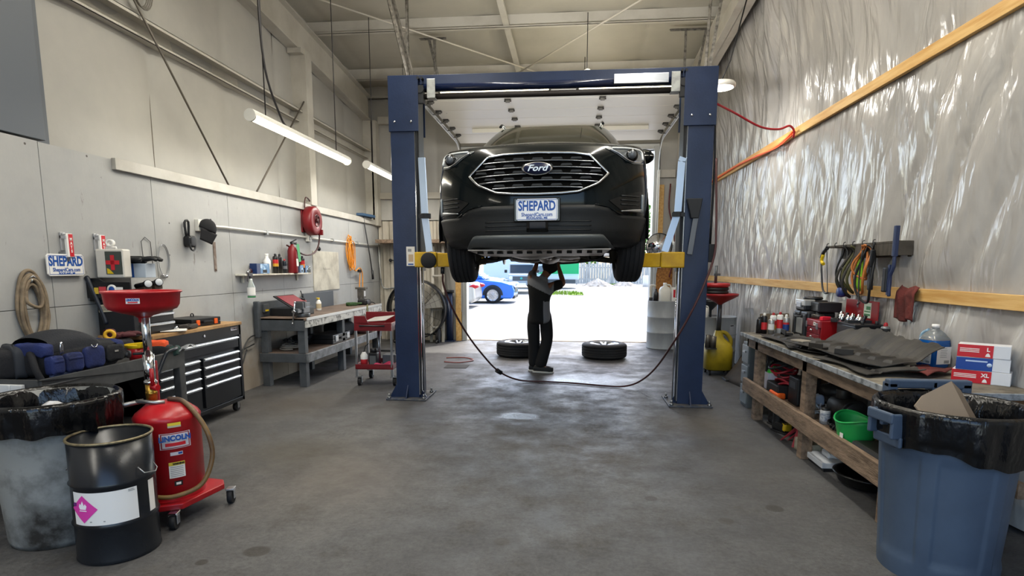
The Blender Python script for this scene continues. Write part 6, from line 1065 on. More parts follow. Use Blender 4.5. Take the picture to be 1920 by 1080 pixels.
t = thing('battery_box', 'black battery box between the red tool chest and the spray can', 'battery', (2.44, 5.12, T), 0); MB().box(-.13, .12, -.17, .15, 0, .19).build('case', mat('battery_black', '#101216', .35), t, bev=.006); MB().box(-.13, .12, -.17, .15, .19, .205).build('lid', BLACK, t, bev=.003); MB().cyl((-.05, -.12, .2), (-.05, -.12, .235), .012, n=10).cyl((.06, -.12, .2), (.06, -.12, .235), .012, n=10).box(-.1, .1, .02, .08, .205, .225).build('terminals', DKSTEEL, t)
t = spray_can((2.50, 4.86, T), mat('can_steel', '#77797b', .3, .3), 'black and grey spray can with a red cap by the battery box', RED, .235, .034, ((.05, .25, BLKINK), (.55, .8, BLKINK)))
# washer fluid jug
t = thing('washer_fluid_jug', 'clear jug of blue washer fluid on the near end of the right bench', 'jug', (2.46, 4.16, T), RAD(18)); JW = .073
JUG = mat('jug_plastic', '#e9f2f6', .12, trans=.8); FLUID = mat('blue_fluid', '#14559c', .12, trans=.12)
def sqr(prof, m, n=40, e=.55):
    def f(u, v):
        i = min(int(v*(len(prof)-1)+1e-6), len(prof)-2); q = v*(len(prof)-1)-i; r = prof[i][0]+(prof[i+1][0]-prof[i][0])*q; z = prof[i][1]+(prof[i+1][1]-prof[i][1])*q; a = 2*pi*u; ee = e if r > .03 else 1
        return (r*math.copysign(abs(cos(a))**ee, cos(a)), r*math.copysign(abs(sin(a))**ee, sin(a)), z)
    return m.grid(f, n, len(prof)-1, 0, True, cu=True)
sqr([(0, 0), (.071, 0), (.0768, .015), (.0768, .165), (.074, .185), (.070, .198), (0, .20)], MB()).build('fluid', FLUID, t)
sqr([(.0745, .187), (.071, .198), (.045, .235), (.022, .258), (.021, .27)], MB()).build('bottle', JUG, t); MB().lathe([(.0, .292), (.023, .29), (.025, .268), (.02, .268)], n=24).build('cap', PAPER, t); MB().tube([(-.02, .03, .25), (-.02, .075, .22), (-.02, .085, .16), (-.02, .07, .12)], .012, 8, sub=3).build('handle', mat('jug_handle', '#9fc4dd', .2, trans=.3), t)
l = MB().box(-.0785, -.077, -.055, .058, .03, .145).build('label', PAPER, t); MB().prism([(.058, .03), (.058, .145), (-.005, .145), (.04, .03)], -.0795, -.0785, 'X').build('red_field', REDINK, l); MB().box(-.0805, -.0795, .0, .05, .095, .101).build('white_stripe', PAPER, l); MB().prism([(.0, .04), (.035, .04), (.022, .062), (.01, .062)], -.0805, -.0795, 'X').build('yellow_mark', YEL, l)
m = MB()
for k in range(6): m.box(-.0792, -.0785, -.045, -.015-.004*(k % 2), .135-.012*k, .138-.012*k)
m.box(-.0792, -.0785, -.047, -.02, .035, .05); m.build('fine_print', mat('print_grey', ''), l)
l2 = MB().box(-.055, .058, -.0785, -.077, .03, .145).build('label', PAPER, t); m = MB()
for k in range(6): m.box(-.03, .02+.004*(k % 2), -.0792, -.0785, .135-.012*k, .138-.012*k)
m.box(.005, .045, -.0792, -.0785, .035, .055); m.build('fine_print', mat('print_grey', ''), l2)
# stacked glove cartons
def glove_box(z, base, label, size_txt, rz, dx=0, w=.245):
    t = thing('glove_box', label, 'carton', (2.42+dx, 3.62, T+z), rz, 'glove cartons stacked on the right bench'); h = .074; D = .118
    MB().box(-w/2, w/2, -D/2, D/2, 0, h).build('carton', mat('carton_white_face', '#d7d8dc', .45), t, bev=.002)
    f = MB().box(-w/2-.0012, w*.18, -D/2-.0012, D/2+.0012, .001, h-.001).build('coloured_wrap', base, t)
    if size_txt:
        text(size_txt, .030, PAPER, f, (.02, -D/2-.002, .048), (pi/2, 0, 0), .0004, 1, .001); text(size_txt, .030, PAPER, f, (-w/2-.002, -.035, .048), WRR, .0004, 1, .001)
        MB().prism([(.008, .008), (.032, .008), (.028, .022), (.02, .03), (.012, .022)], -D/2-.0022, -D/2-.0012, 'Y').build('hand_mark', PAPER, f)
        m = MB(); [m.box(-w/2-.0022, -w/2-.0012, -.01, .052, .030+.009*k, .034+.009*k) for k in range(3)]; [m.box(-w/2+.01, -.02, -D/2-.0022, -D/2-.0012, .030+.009*k, .034+.009*k) for k in range(3)]; m.build('printed_lines', PAPER, f)
    else:
        m = MB(); m.box(-.08, .02, -D/2-.0022, -D/2-.0012, .05, .058); m.box(-w/2-.0022, -w/2-.0012, -.05, .02, .05, .056); m.lathe([(0, -D/2-.0022), (.012, -D/2-.0022), (.012, -D/2-.001)], ax='Y', c=(.03, 0, .035), n=16); m.build('printed_marks', mat('pale_blue', '#b9cbe6', .5), f)
    return t
GR = mat('carton_red', '#c0202c', .35); GB = mat('carton_blue', '#17408f', .35)
glove_box(0, GR, 'bottom red glove carton marked XL in the stack on the right bench', 'XL', RAD(-38), .0, .27); glove_box(.0755, GB, 'middle blue glove carton in the stack on the right bench', None, RAD(-34)); glove_box(.151, GR, 'top red glove carton marked L in the stack on the right bench', 'L', RAD(-36), 0, .24)
# black splash shields spread over the bench
SHD = mat('shield_plastic', '#1b1a19', .6, col2='#403c36', scale=3.5, lo=.42, hi=.7, detail=6)
def shield(x, y, rz, L_, W_, label, h=.03, z=0, up=0, seed=1):
    rnd = random.Random(seed); ph = [rnd.uniform(0, 6) for _ in range(4)]
    def f(u, v):
        xx = -W_/2+W_*v; yy = -L_/2+L_*u
        zz = .012+h*(.5+.5*sin(u*9+ph[0]))*sstep(.2, .8, v)*.6+up*max(0, v-.62)*2.2*(.7+.3*sin(u*3.1416))+.012*(math.fmod(abs(u*7+ph[1]), 1) > .5)*(v > .3)+h*.5*abs(sin(v*6+ph[2]))
        return (xx+.03*sin(u*6+ph[3]), yy+.03*sin(v*5+ph[1]), zz)
    return solo(MB().grid(f, 44, 20, sm=False), 'splash_shield', SHD, label, 'splash shield', 'black splash shields on the right bench', loc=(x, y, T+z), rz=rz, solid=.005, off=1)
shield(2.10, 4.45, RAD(6), 1.15, .50, 'large black plastic splash shield with a raised rear edge on the right bench', .035, .03, .14, 3)
shield(2.00, 5.35, RAD(-5), .95, .34, 'flat black splash shield toward the far end of the right bench', .02, .0, 0, 5); shield(1.98, 4.05, RAD(4), .7, .34, 'flat black splash shield nearest the grey bin on the right bench', .018, .0, .03, 8)
shield(1.97, 4.88, RAD(14), .5, .26, 'small broken piece of black shield by the front edge of the right bench', .02, .0, 0, 11); solo(MB().box(-.05, .06, -.07, .07, 0, .012), 'grey_bracket', mat('bracket_warm_grey', '#8d867a', .6), 'pale flat bracket lying on the far splash shield', 'bracket', loc=(1.93, 5.02, T+.055), rz=.4, bev=.003)
for k, (x, y, lb) in enumerate(((2.02, 5.62, 'dark plastic clip lying at the far end of the right bench'), (1.90, 4.62, 'dark plastic bracket by the front edge of the right bench'), (1.96, 4.32, 'dark angled bracket on the near shield'))): solo(MB().box(-.03, .04, -.06, .06, 0, .022).box(-.03, -.02, -.06, .06, 0, .05), 'shield_clip', mat('clip_dark', '#24211e', .6), lb, 'bracket', loc=(x, y, T+.045), rz=.5*k, bev=.003)
solo(MB().grid(lambda u, v: (-.17+.34*u+.02*sin(7*v), -.10+.2*v, .012+.018*abs(sin(5*u+3*v))+.012*sin(9*u*v+1)**2), 30, 20), 'shop_rag', mat('rag_rust', '#6a2f2a', .9, col2='#4f2320', scale=8, bump=.4, bscale=40), 'crumpled rust red shop rag on the bench in front of the blue jug', 'rag', loc=(2.24, 3.86, T), rz=RAD(35), solid=.005)
# rag over the batten, wall shelf with hoses, brush
solo(MB().grid(lambda u, v: (-.004-.045*abs(sin(pi*min(1, v*3)))*0-.012*sin(9*u)*v-.008*sin(17*u+3*v)-.035*min(1, v*5)*(1-.3*v), -.12+.24*u+.02*sin(4*v)*(u-.5), .055*(1 if v < .08 else 1)-.25*v+.012*sin(8*u)), 30, 16), 'hung_rag', mat('rag_rust', ''), 'rust red shop rag hung over the lower batten', 'rag', loc=(2.528, 4.62, 1.30), solid=.006)
t = thing('hanging_shelf', 'short dark wooden shelf board fixed over the lower batten', 'shelf', (2.50, 5.32, 1.64)); DW = mat('dark_board', '#4d473f', .8, col2='#37322c', scale=6, stretch=(1, 6, 1)); MB().box(-.06, .07, -.62, .62, .04, .06).build('board', DW, t, bev=.003); MB().box(-.06, -.04, -.62, .02, -.05, .04).build('front_edge', DW, t, bev=.003); MB().box(-.06, .07, -.64, -.62, -.05, .06).box(.05, .07, -.62, .62, -.06, .04).build('brackets', DW, t, bev=.003)
for k in range(6): MB().tube([(-.065, .52-.17*k, .05), (-.085, .52-.17*k, .045), (-.085, .52-.17*k, .075), (-.07, .52-.17*k, .08)], .004, 6, sub=3).build('cup_hook', DKSTEEL, t)
HX0 = 2.42
t = thing('hacksaw', 'yellow and black hacksaw hanging at the far end of the wall shelf', 'saw', (HX0, 5.86, 1.62)); MB().tube([(0, .06, .0), (0, .09, -.06), (0, .04, -.09)], .016, 8, sub=3).build('grip', YEL, t); MB().tube([(0, -.02, .06), (0, .06, .02), (0, .095, -.03)], .017, 8, sub=3).build('handle_back', BLACK, t); MB().tube([(0, .09, -.09), (0, .03, -.30), (0, -.03, -.36), (0, -.10, -.36)], .009, 8, sub=4).build('frame', mat('saw_frame', '#2b2c33', .4), t); MB().box(-.002, .002, -.012, .0, -.0, .001).beam((0, -.01, .04), (0, -.09, -.35), .012, .004, up=(1, 0, 0)).build('blade', DKSTEEL, t)
def hang_loop(y, w, h, r, mm, name, label, cat, x=HX0, twist=.02, extra=None):
    t = thing(name, label, cat, (x, y, 1.68), group='cords and hoses hung on the wall shelf'); MB().tube([(twist*sin(q), w/2*sin(q*pi/8)*(1.15-.3*cos(q*pi/8)), -h/2+h/2*cos(q*pi/8)) for q in range(16)], r, 8, closed=True, sub=3).build('loop', mm, t); return t
BC = mat('black_cord', '#141416', .5); OTAN = mat('tan_orange_cord', '#b36a2e', .5)
hang_loop(5.17, .16, .40, .010, OTAN, 'tan_cord', 'tan orange cord loop hung in the middle of the wall shelf', 'cord'); hang_loop(5.10, .20, .28, .009, OTAN, 'tan_cord', 'shorter tan orange cord loop beside the yellow and black strap', 'cord', HX0-.02, .03)
hang_loop(5.06, .22, .47, .010, BC, 'black_hose', 'long black hose loop hung on the wall shelf with tan cords', 'hose', HX0-.01); hang_loop(5.55, .12, .36, .009, BC, 'black_cable', 'black cable loop behind the hacksaw', 'cable', HX0+.02)
hang_loop(5.43, .10, .44, .012, mat('dark_strap', '#2c2924', .7), 'ratchet_strap', 'dark ratchet strap bunch hung on the wall shelf', 'strap', HX0, .05); hang_loop(5.38, .08, .40, .012, mat('olive_strap', '#4b4a2a', .7), 'olive_strap', 'olive strap hung beside the dark ratchet strap', 'strap', HX0+.01, .04)
t = thing('hi_vis_cloth', 'bright yellow green cloth hanging behind the cords', 'cloth', (HX0+.06, 5.33, 1.6)); MB().grid(lambda u, v: (.012*sin(9*u), -.06+.12*u, -.30*v), 10, 6).build('cloth', mat('hi_vis_green', '#8fc832', .7), t, solid=.006)
t = thing('blue_reel', 'small dark blue reel hanging under the ratchet strap', 'reel', (HX0-.01, 5.46, 1.28)); MB().lathe([(0, -.03), (.04, -.03), (.045, 0), (.04, .03), (0, .03)], ax='X', n=20).build('disc', mat('reel_navy', '#25346e', .4), t); MB().tube([(0, .0, .04), (0, .03, .12), (0, .0, .22)], .014, 8, sub=3).build('handle', BLACK, t)
t = thing('battery_clamp', 'black spring clamp hanging from the wall shelf', 'clamp', (HX0-.02, 4.95, 1.50)); MB().beam((0, 0, .14), (.0, .015, -.0), .03, .028).beam((0, .01, .0), (0, .0, -.18), .032, .04).beam((.0, .05, .05), (0, .04, -.08), .02, .03).build('jaws', BC, t, bev=.006); MB().tube([(0, 0, .14), (.0, -.01, .20)], .007, 6).build('cord', BC, t)
t = thing('tag_chain', 'black hook and strap hanging over the open red lid', 'hook', (HX0-.02, 5.12, 1.34)); MB().tube([(0, 0, .30), (0, .02, .1), (0, .0, -.10), (0, -.02, -.13), (0, .02, -.15)], .006, 6, sub=4).build('hook', DKSTEEL, t)
t = thing('snow_brush', 'blue handled snow brush hanging at the near end of the wall shelf', 'brush', (2.43, 4.70, 1.56)); BH = mat('brush_navy', '#2a3555', .4); MB().beam((0, -.01, .25), (0, -.01, .02), .035, .03).tube([(0, -.01, .03), (0, -.01, -.06), (0, .03, -.14), (0, .02, -.28)], .014, 8, sub=3).build('handle', BH, t, bev=.006); MB().box(-.025, .025, .04, .10, -.25, -.06).build('bristles', BLACK, t, bev=.01); MB().box(-.012, .012, .02, .045, -.27, -.04).build('brush_back', BH, t)
solo(MB().box(0, .03, -.05, .05, 0, .14).cyl((.015, 0, -.25), (.015, 0, 0), .02, n=10), 'wall_switch', mat('switch_grey', '#8d8d88', .5), 'small grey switch and pipe showing through the plastic sheeting', 'switch', loc=(2.555, 8.4, 1.85))
# ---------------------------------------------------------------- under the right bench
t = thing('green_cabinet', 'dark green metal cabinet under the far end of the right bench', 'cabinet', (2.22, 5.62, 0)); GC = mat('cabinet_green', '#27392f', .5); MB().box(-.20, .26, -.20, .22, 0, .235).build('body', GC, t, bev=.006); MB().box(-.205, -.2, -.18, .2, .02, .215).build('door', GC, t, bev=.003)
t = thing('grey_crates', 'grey drawer unit standing at the far end of the right bench', 'drawer unit', (2.06, 6.36, 0)); MB().box(-.15, .30, -.06, .18, 0, .70).build('body', mat('drawer_slate', '#474f55', .5), t, bev=.006)
for k in range(3): d = MB().box(-.165, -.15, -.05, .17, .04+.22*k, .23+.22*k).build('drawer', mat('drawer_grey', '#6b7479', .4), t, bev=.004); MB().box(-.18, -.165, .02, .10, .15+.22*k, .17+.22*k).build('handle', STEEL, d)
t = thing('green_sprayer', 'bright green spray bottle with a white label on the lower shelf', 'spray bottle', (1.96, 5.74, SZR)); MB().lathe([(0, 0), (.05, 0), (.052, .02), (.052, .17), (.022, .235), (.02, .27), (0, .27)], n=24).build('bottle', mat('bottle_green', '#2fae3a', .3), t); MB().box(-.056, -.05, -.048, .048, .01, .17).box(-.048, .048, -.056, -.05, .01, .17).build('label', mat('label_lilac', '#cfcfe0', .5), t); MB().box(-.06, .03, -.015, .015, .28, .32).beam((-.045, 0, .285), (-.06, 0, .22), .012, .012).cyl((0, 0, .25), (0, 0, .29), .02, n=12).build('trigger_head', BLACK, t, bev=.003)
t = thing('battery_jack', 'red booster cable bundle on the lower shelf beside the green spray bottle', 'cables', (1.98, 5.46, SZR))
for k in range(6): MB().tube([((.07+.01*k)*cos(q*pi/6), .12*sin(q*pi/6)+.02*k-.04, .12+.03*k+.025*sin(q+k)) for q in range(12)], .011, 6, closed=True, sub=3).build('cable', (mat('cable_red', '#8b1626', .5), BC)[k % 3 == 2], t)
MB().box(-.11, .11, -.14, .16, 0, .12).build('box', mat('box_black', '#1a1819', .6), t, bev=.01)
t = thing('orange_tool', 'orange cased power tool under the red cables', 'tool', (1.90, 5.40, SZR)); MB().box(-.045, .04, -.10, .10, 0, .055).build('body', ORANGE, t, bev=.014); MB().box(-.02, .06, -.06, .08, .055, .085).build('top_grip', BLACK, t, bev=.01)
t = thing('charger', 'black battery charger standing on the lower shelf', 'charger', (2.02, 5.14, SZR)); MB().box(-.09, .10, -.11, .10, 0, .24).build('body', mat('charger_black', '#1b1d20', .5), t, bev=.012); MB().box(-.092, -.088, -.06, .06, .14, .2).build('panel', mat('panel_dark', '#3a3d42', .4), t); MB().tube([(0, -.06, .24), (0, -.06, .28), (0, .05, .28), (0, .05, .24)], .010, 8, sub=3).build('handle', BLACK, t)
t = thing('cable_heap', 'white cable heap on the lower shelf behind the middle leg', 'cables', (1.99, 4.80, SZR))
for k in range(5): MB().tube([(.06*cos(q*pi/5+k), (.10+.01*k)*sin(q*pi/5), .015+.02*k+.02*sin(q*2+k)) for q in range(11)], .007, 6, sub=3).build('cord', mat('cord_white', '#b9bcbf', .5), t)
soft(-.05, .05, -.06, .06, .08, .16).build('plug_bundle', mat('bundle_grey_blue', '#9aa4b5', .6), t)
t = thing('small_motor', 'dark greasy engine part on the lower shelf', 'engine part', (2.10, 4.52, SZR)); GRM = mat('greasy_metal', '#1d1d1f', .45, .3, '#3a3836', 12); MB().cyl((0, -.14, .11), (0, .12, .11), .10, n=24).box(-.12, .10, -.10, .10, 0, .06).cyl((-.04, -.02, .2), (-.04, -.02, .27), .05, n=16).build('housing', GRM, t, bev=.006); MB().lathe([(.03, -.155), (.075, -.155), (.08, -.145), (.075, -.135)], ax='Y', c=(0, 0, .11), n=20).build('pulley', DKSTEEL, t); MB().tube([(-.1, .0, .05), (-.17, -.1, .03), (-.15, -.22, .02), (-.05, -.28, .015)], .008, 6, sub=4).build('wire', BC, t)
t = thing('pulley_stack', 'dark ribbed pulley parts at the back of the lower shelf', 'engine part', (2.20, 4.95, SZR)); MB().lathe([(0, 0), (.13, 0), (.13, .03), (.10, .05), (.13, .07), (.13, .10), (.10, .12), (.12, .14), (.12, .2), (.05, .22), (.05, .30), (0, .30)], n=32).build('body', mat('greasy_metal', ''), t)
t = thing('paint_tin', 'small white tin on the lower shelf left of the green tub', 'tin', (1.94, 4.50, SZR)); MB().lathe([(0, 0), (.037, 0), (.037, .10), (.033, .105), (0, .105)], n=24).build('tin', mat('tin_white', '#c9cbcd', .4), t); MB().lathe([(.0375, .025), (.0375, .085)], n=24).build('label', mat('label_navy_grey', '#8b93a5', .5, col2='#d5d7da', scale=60), t); MB().lathe([(.03, .105), (.03, .125), (.0, .125)], n=18).build('cap', DKSTEEL, t)
t = thing('bolt_pile', 'small dark chain and bolts on the lower shelf by the tin', 'chain', (1.95, 4.32, SZR))
for k in range(9): MB().lathe([(.010, -.006), (.018, -.006), (.018, .006), (.010, .006), (.010, -.006)], n=12, c=(.03*cos(k*2.1), -.06+.015*k, .012+.008*(k % 2)), ax=('Z', 'Y', 'X')[k % 3]).build('link', DKSTEEL, t)
t = thing('green_tub', 'bright green plastic tub with a scooped rim on the lower shelf', 'tub', (1.93, 4.00, SZR), RAD(90)); 
def tubf(R1, R2, h, o):
    return lambda u, v: ((R1+(R2-R1)*v+o)*cos(2*pi*u)*1.25, (R1+(R2-R1)*v+o)*sin(2*pi*u), .004+h*v+(.02*cos(4*pi*u))*v)
m = MB(); m.grid(tubf(.095, .125, .165, 0), 48, 6, cu=True); m.lathe([(0, .004), (.095, .004)], n=48); m.v = [Vector((p.x*(1.25 if abs(p.z-.004) < 1e-6 and p.length < .096 else 1), p.y, p.z)) for p in m.v]; m.build('tub', GREEN, t, solid=.004)
MB().tube([(1.25*.127*cos(a*pi/24), .127*sin(a*pi/24), .169+.02*cos(a*pi/12)) for a in range(48)], .007, 8, closed=True).build('rim', GREEN, t); MB().box(-.03, .03, -.125, -.11, .10, .16).build('inner_tab', GREEN, t); MB().box(-.06, -.02, .108, .112, .05, .08).build('sticker', PAPER, t)
solo(MB().box(-.01, .01, -.05, .05, -.04, .17), 'red_scraper', mat('scraper_red', '#8c1820', .4), 'dark red scraper standing in the green tub', 'scraper', loc=(1.98, 3.93, SZR+.10), rot=(RAD(25), RAD(15), .2), bev=.004)
# on the floor under the bench
for k, (x, y, rz, lb) in enumerate(((1.98, 5.66, .2, 'yellow and black work boot farthest under the right bench'), (1.94, 5.42, .35, 'yellow and black work boot nearer under the right bench'))):
    t = thing('work_boot', lb, 'boot', (x, y, 0), rz-pi/2, 'boots under the right bench'); soft(-.06, .12, -.045, .045, .015, .10).build('foot', BLACK, t); MB().lathe([(.045, .06), (.045, .17), (.05, .19), (.04, .19)], n=18, c=(-.02, 0, 0)).build('shaft', BLACK, t); soft(.05, .125, -.043, .043, .03, .095).build('toe_cap', mat('boot_yellow', '#c2a21c', .5), t); MB().box(-.06, .12, -.045, .045, 0, .018).build('sole', RUBBER, t, bev=.006)
t = thing('jack_stand', 'red jack stands leaning on the floor beside the middle bench leg', 'jack stand', (1.92, 5.04, 0)); JR = mat('stand_red', '#8c2430', .5)
for dx in (0, .06):
    MB().add([(-.06+dx, .10, 0), (-.04+dx, .13, 0), (.02+dx, -.06, .18), (.05+dx, -.09, .18), (-.04+dx, -.10, 0), (-.02+dx, -.12, 0)], [(0, 1, 3, 2), (4, 2, 3, 5)]).build('leg_plate', JR, t, solid=.01)
MB().cyl((.03, -.05, .12), (.04, -.06, .22), .018, n=10).build('post', DKSTEEL, t)
t = thing('white_carton', 'dirty white open box on the floor behind the middle bench leg', 'box', (2.00, 4.80, 0), .1); MB().box(-.10, .10, -.12, .12, 0, .012).box(-.10, -.09, -.12, .12, 0, .10).box(.09, .10, -.12, .12, 0, .10).box(-.10, .10, -.12, -.11, 0, .10).box(-.10, .10, .11, .12, 0, .10).build('carton', mat('dirty_cream', '#b9b4a0', .7, col2='#857f70', scale=10), t)
t = thing('paper_tray', 'white tray of parts on the floor under the right bench', 'tray', (2.02, 4.50, 0)); MB().box(-.13, .13, -.16, .16, 0, .02).build('dark_base', BLACK, t); MB().box(-.14, .10, -.15, .15, .02, .065).build('white_box', mat('tray_white', '#c5c9ce', .5), t, bev=.006); soft(-.06, .06, -.06, .08, .065, .11).build('wrapped_part', mat('wrap_white', '#d0d3d8', .5), t)
solo(MB().lathe([(0, .01), (.16, .01), (.19, .03), (.21, .08), (.225, .085), (.225, .095), (.20, .095), (.18, .03), (.15, .022), (0, .022)], n=40), 'black_basin', mat('basin_black', '#0f1012', .3), 'shallow black basin on the floor under the right bench', 'basin', loc=(2.08, 4.08, 0))
solo(MB().box(-.22, .22, -.3, .3, 0, .07), 'black_floor_tray', mat('tray_black', '#151515', .5), 'flat black tray lying on the lower shelf near the grey bin', 'tray', loc=(2.05, 3.55, SZR), bev=.02)
# ---------------------------------------------------------------- grey bin with liner
t = thing('round_bin', 'blue grey round trash bin with a black liner at the right', 'trash bin', (1.855, 2.95, 0), RAD(0)); t.scale = (1, 1, 1.07); BINB = mat('bin_blue_grey', '#47566a', .5, col2='#3e4c5f', scale=2.5, bump=.04, bscale=60)
m = MB()
def bin_r(a, z):
    r = .250+.05*z/.78; k = abs(((a*180/pi+14) % 60)-30); d = .010*sstep(6, 9, 30-k) if .08 < z < .60 else 0
    return r-d*sstep(.08, .12, z)*(1-sstep(.56, .60, z))
m.grid(lambda u, v: (bin_r(2*pi*u, .76*v)*cos(2*pi*u), bin_r(2*pi*u, .76*v)*sin(2*pi*u), .76*v), 240, 40, cu=True); m.lathe([(0, .01), (.25, .01), (.25, 0)], n=60); m.lathe([(.30, .70), (.312, .705), (.315, .78), (.30, .78)], n=80); m.build('body', BINB, t)
liner(MB(), .312, .785, .13, 9, 96, .045).build('liner', BAG, t)
def bin_handle(a, nm='handle'):
    m = MB().at((.305*cos(a), .305*sin(a), .70), (0, 0, a)); m.box(0, .06, -.085, -.065, -.05, .065); m.box(0, .06, .065, .085, -.05, .065); m.box(.045, .066, -.085, .085, .02, .068); m.box(0, .02, -.09, .09, -.09, -.04); m.box(0, .055, -.01, .01, .0, .05); return m.build(nm, BINB, t, bev=.008)
bin_handle(RAD(190)); bin_handle(RAD(10)); 
m = MB().at((.08, .318, .80), (0, 0, 0)); m.box(-.22, .20, -.02, .03, .0, .045); m.box(-.22, -.17, -.02, .05, -.06, .03); m.box(.15, .20, -.02, .05, -.06, .03); m.box(-.0, .03, -.02, .05, -.02, .04); m.build('rear_handle', BINB, t, bev=.008)
t = thing('cardboard_box', 'brown cardboard piece sticking out of the grey bin', 'cardboard', (1.76, 2.93, .755)); t.scale = (1.15, 1.15, 1.15); MB().add([(-.05, -.12, -.02), (.16, -.06, -.06), (.10, .07, .165), (-.05, .0, .115), (-.10, -.04, .08)], [(0, 1, 2, 3, 4)]).build('flap', mat('cardboard', '#8f7f6d', .8), t, solid=.006); MB().add([(.16, -.06, -.06), (.10, .07, .165), (.16, .10, .12), (.22, .0, -.06)], [(0, 1, 2, 3)]).build('side_flap', mat('cardboard_side', '#7d6e5d', .8), t, solid=.006)
# ---------------------------------------------------------------- drums and drains by the far door
DG = mat('drum_grey', '#8f9396', .45, col2='#a1a5a8', scale=3, stretch=(1, 1, .3))
def drum(loc, r, h, label, d=None):
    t = thing('grey_drum', label, 'drum', loc, group='grey drums by the far door'); MB().lathe([(0, .015), (r-.01, .015), (r, 0), (r+.004, .01), (r, .02), (r, h*.33), (r+.009, h*.34), (r, h*.35), (r, h*.65), (r+.009, h*.66), (r, h*.67), (r, h-.02), (r+.005, h-.01), (r+.003, h), (r-.01, h-.004), (r-.012, h-.02), (0, h-.02)], n=56).build('body', DG, t); MB().cyl((-.15, -.05, h-.02), (-.15, -.05, h), .03, n=12).build('bung', STEEL, t); return t
dr = drum((1.735, 11.0, 0), .285, .885, 'grey drum right beside the far door opening')
dr2 = drum((2.205, 8.98, 0), .285, .77, 'grey drum behind the yellow drain by the right wall'); MB().grid(lambda u, v: (.2865*cos(RAD(-62+32*u)), .2865*sin(RAD(-62+32*u)), .46+.2*v), 10, 1).build('label', mat('label_grey_white', '#b9bcc0', .5), dr2); MB().grid(lambda u, v: (.2875*cos(RAD(-60+14*u)), .2875*sin(RAD(-60+14*u)), .64+.015*v), 6, 1).build('label_bar', BLKINK, dr2)
st = MB(); st.prism([(.035*cos(a*pi/4)*(1 if a % 2 == 0 else .35), .035*sin(a*pi/4)*(1 if a % 2 == 0 else .35)) for a in range(8)], -.2895, -.288, 'Y'); o = st.build('blue_star', mat('star_navy', '#2a3a66', .5), dr2); o.location = (-.12, .026, .30)
def jug(loc, s, label, body=PAPER, cap=PAPER):
    t = thing('white_jug', label, 'jug', loc); sqr([(0, 0), (.085, 0), (.095, .02), (.095, .19), (.07, .24), (.03, .26), (.026, .29)], MB()).build('body', body, t); MB().lathe([(0, .315), (.03, .313), (.032, .285)], n=18).build('cap', cap, t); MB().tube([(.03, 0, .28), (.085, 0, .27), (.10, 0, .20), (.095, 0, .14)], .014, 8, sub=3).build('handle', body, t); t.scale = (s, s, s); return t
jug((1.73, 10.87, .869), 1.1, 'white plastic jug standing on the grey drum by the door', mat('jug_milky', '#dcdad0', .4))
t = thing('dark_bottle', 'dark bottle left of the white jug on the drum', 'bottle', (1.58, 10.93, .869)); MB().lathe([(0, 0), (.045, 0), (.045, .15), (.02, .19), (.02, .23), (0, .23)], n=20).build('body', mat('bottle_dark', '#1f1d1f', .3), t)
t = thing('white_pump', 'white hand pump spout at the door side of the grey drum', 'pump', (1.50, 10.99, .869)); MB().tube([(.0, 0, 0), (-.01, 0, .26), (.02, 0, .29), (.08, -.02, .28)], .022, 8, sub=4).build('spout', mat('pump_grey_white', '#c9c5bb', .5), t); MB().cyl((0, 0, 0), (0, 0, .07), .035, n=14).build('collar', DKSTEEL, t)
t = thing('red_bottle_box', 'red and white bottle at the right of the white jug', 'bottle', (1.90, 10.9, .869)); MB().box(-.05, .05, -.05, .05, 0, .26).build('body', PAPER, t, bev=.01); MB().box(-.02, .052, -.052, .0, .08, .22).build('red_label', REDINK, t)
t = thing('oil_jug_drain', 'yellow jug shaped oil drain with a red funnel on casters by the right wall', 'oil drain', (2.09, 8.36, 0)); YJ = mat('drain_yellow', '#a8921c', .45, col2='#8d7a18', scale=5)
sqr([(0, .07), (.16, .07), (.19, .09), (.19, .36), (.16, .44), (.07, .52), (.05, .60), (.045, .62)], MB(), 48).build('jug', YJ, t); MB().tube([(.03, -.02, .60), (.10, -.02, .58), (.16, -.03, .50), (.165, -.03, .40)], .028, 10, sub=4).build('jug_handle', YJ, t)
MB().cyl((0, 0, .60), (0, 0, 1.02), .032, n=18).build('pole', mat('pole_grey', '#55565a', .35, .6), t); MB().lathe([(.03, .98), (.05, 1.0), (.235, 1.10), (.245, 1.13), (.235, 1.135), (.05, 1.03), (0, 1.03)], n=36).build('funnel', mat('funnel_red', '#8f1d1f', .4), t)
MB().lathe([(.15, 1.13), (.175, 1.14), (.175, 1.165), (.16, 1.175), (.175, 1.185), (.175, 1.22), (.0, 1.22)], n=32, c=(-.07, .0, 0)).build('dark_strainer', mat('strainer_black', '#1d1a1a', .5), t); MB().lathe([(.16, 1.22), (.19, 1.24), (.19, 1.275), (.17, 1.28), (0, 1.27)], n=32, c=(-.07, 0, 0)).build('red_ring', mat('ring_red', '#a8282a', .4), t); MB().cyl((-.06, .06, 1.27), (-.06, .06, 1.52), .02, n=12).box(-.09, -.0, .05, .07, 1.38, 1.41).build('pump_rod', mat('rod_grey', '#4f5254', .4, .5), t)
MB().box(-.22, -.07, -.24, -.19, .38, .40).cyl((-.12, -.22, .40), (-.12, -.22, .56), .042, n=16).cyl((-.19, -.20, .40), (-.19, -.20, .58), .035, n=16).build('filter_rack', mat('rack_steel', '#5a5650', .4, .5), t)
for x, y in ((-.13, -.13), (.13, -.13), (.13, .13), (-.13, .13)): MB().cyl((x-.012, y, .032), (x+.012, y, .032), .032, n=14).box(x-.016, x+.016, y-.016, y+.016, .05, .075).build('caster', RUBBER, t)
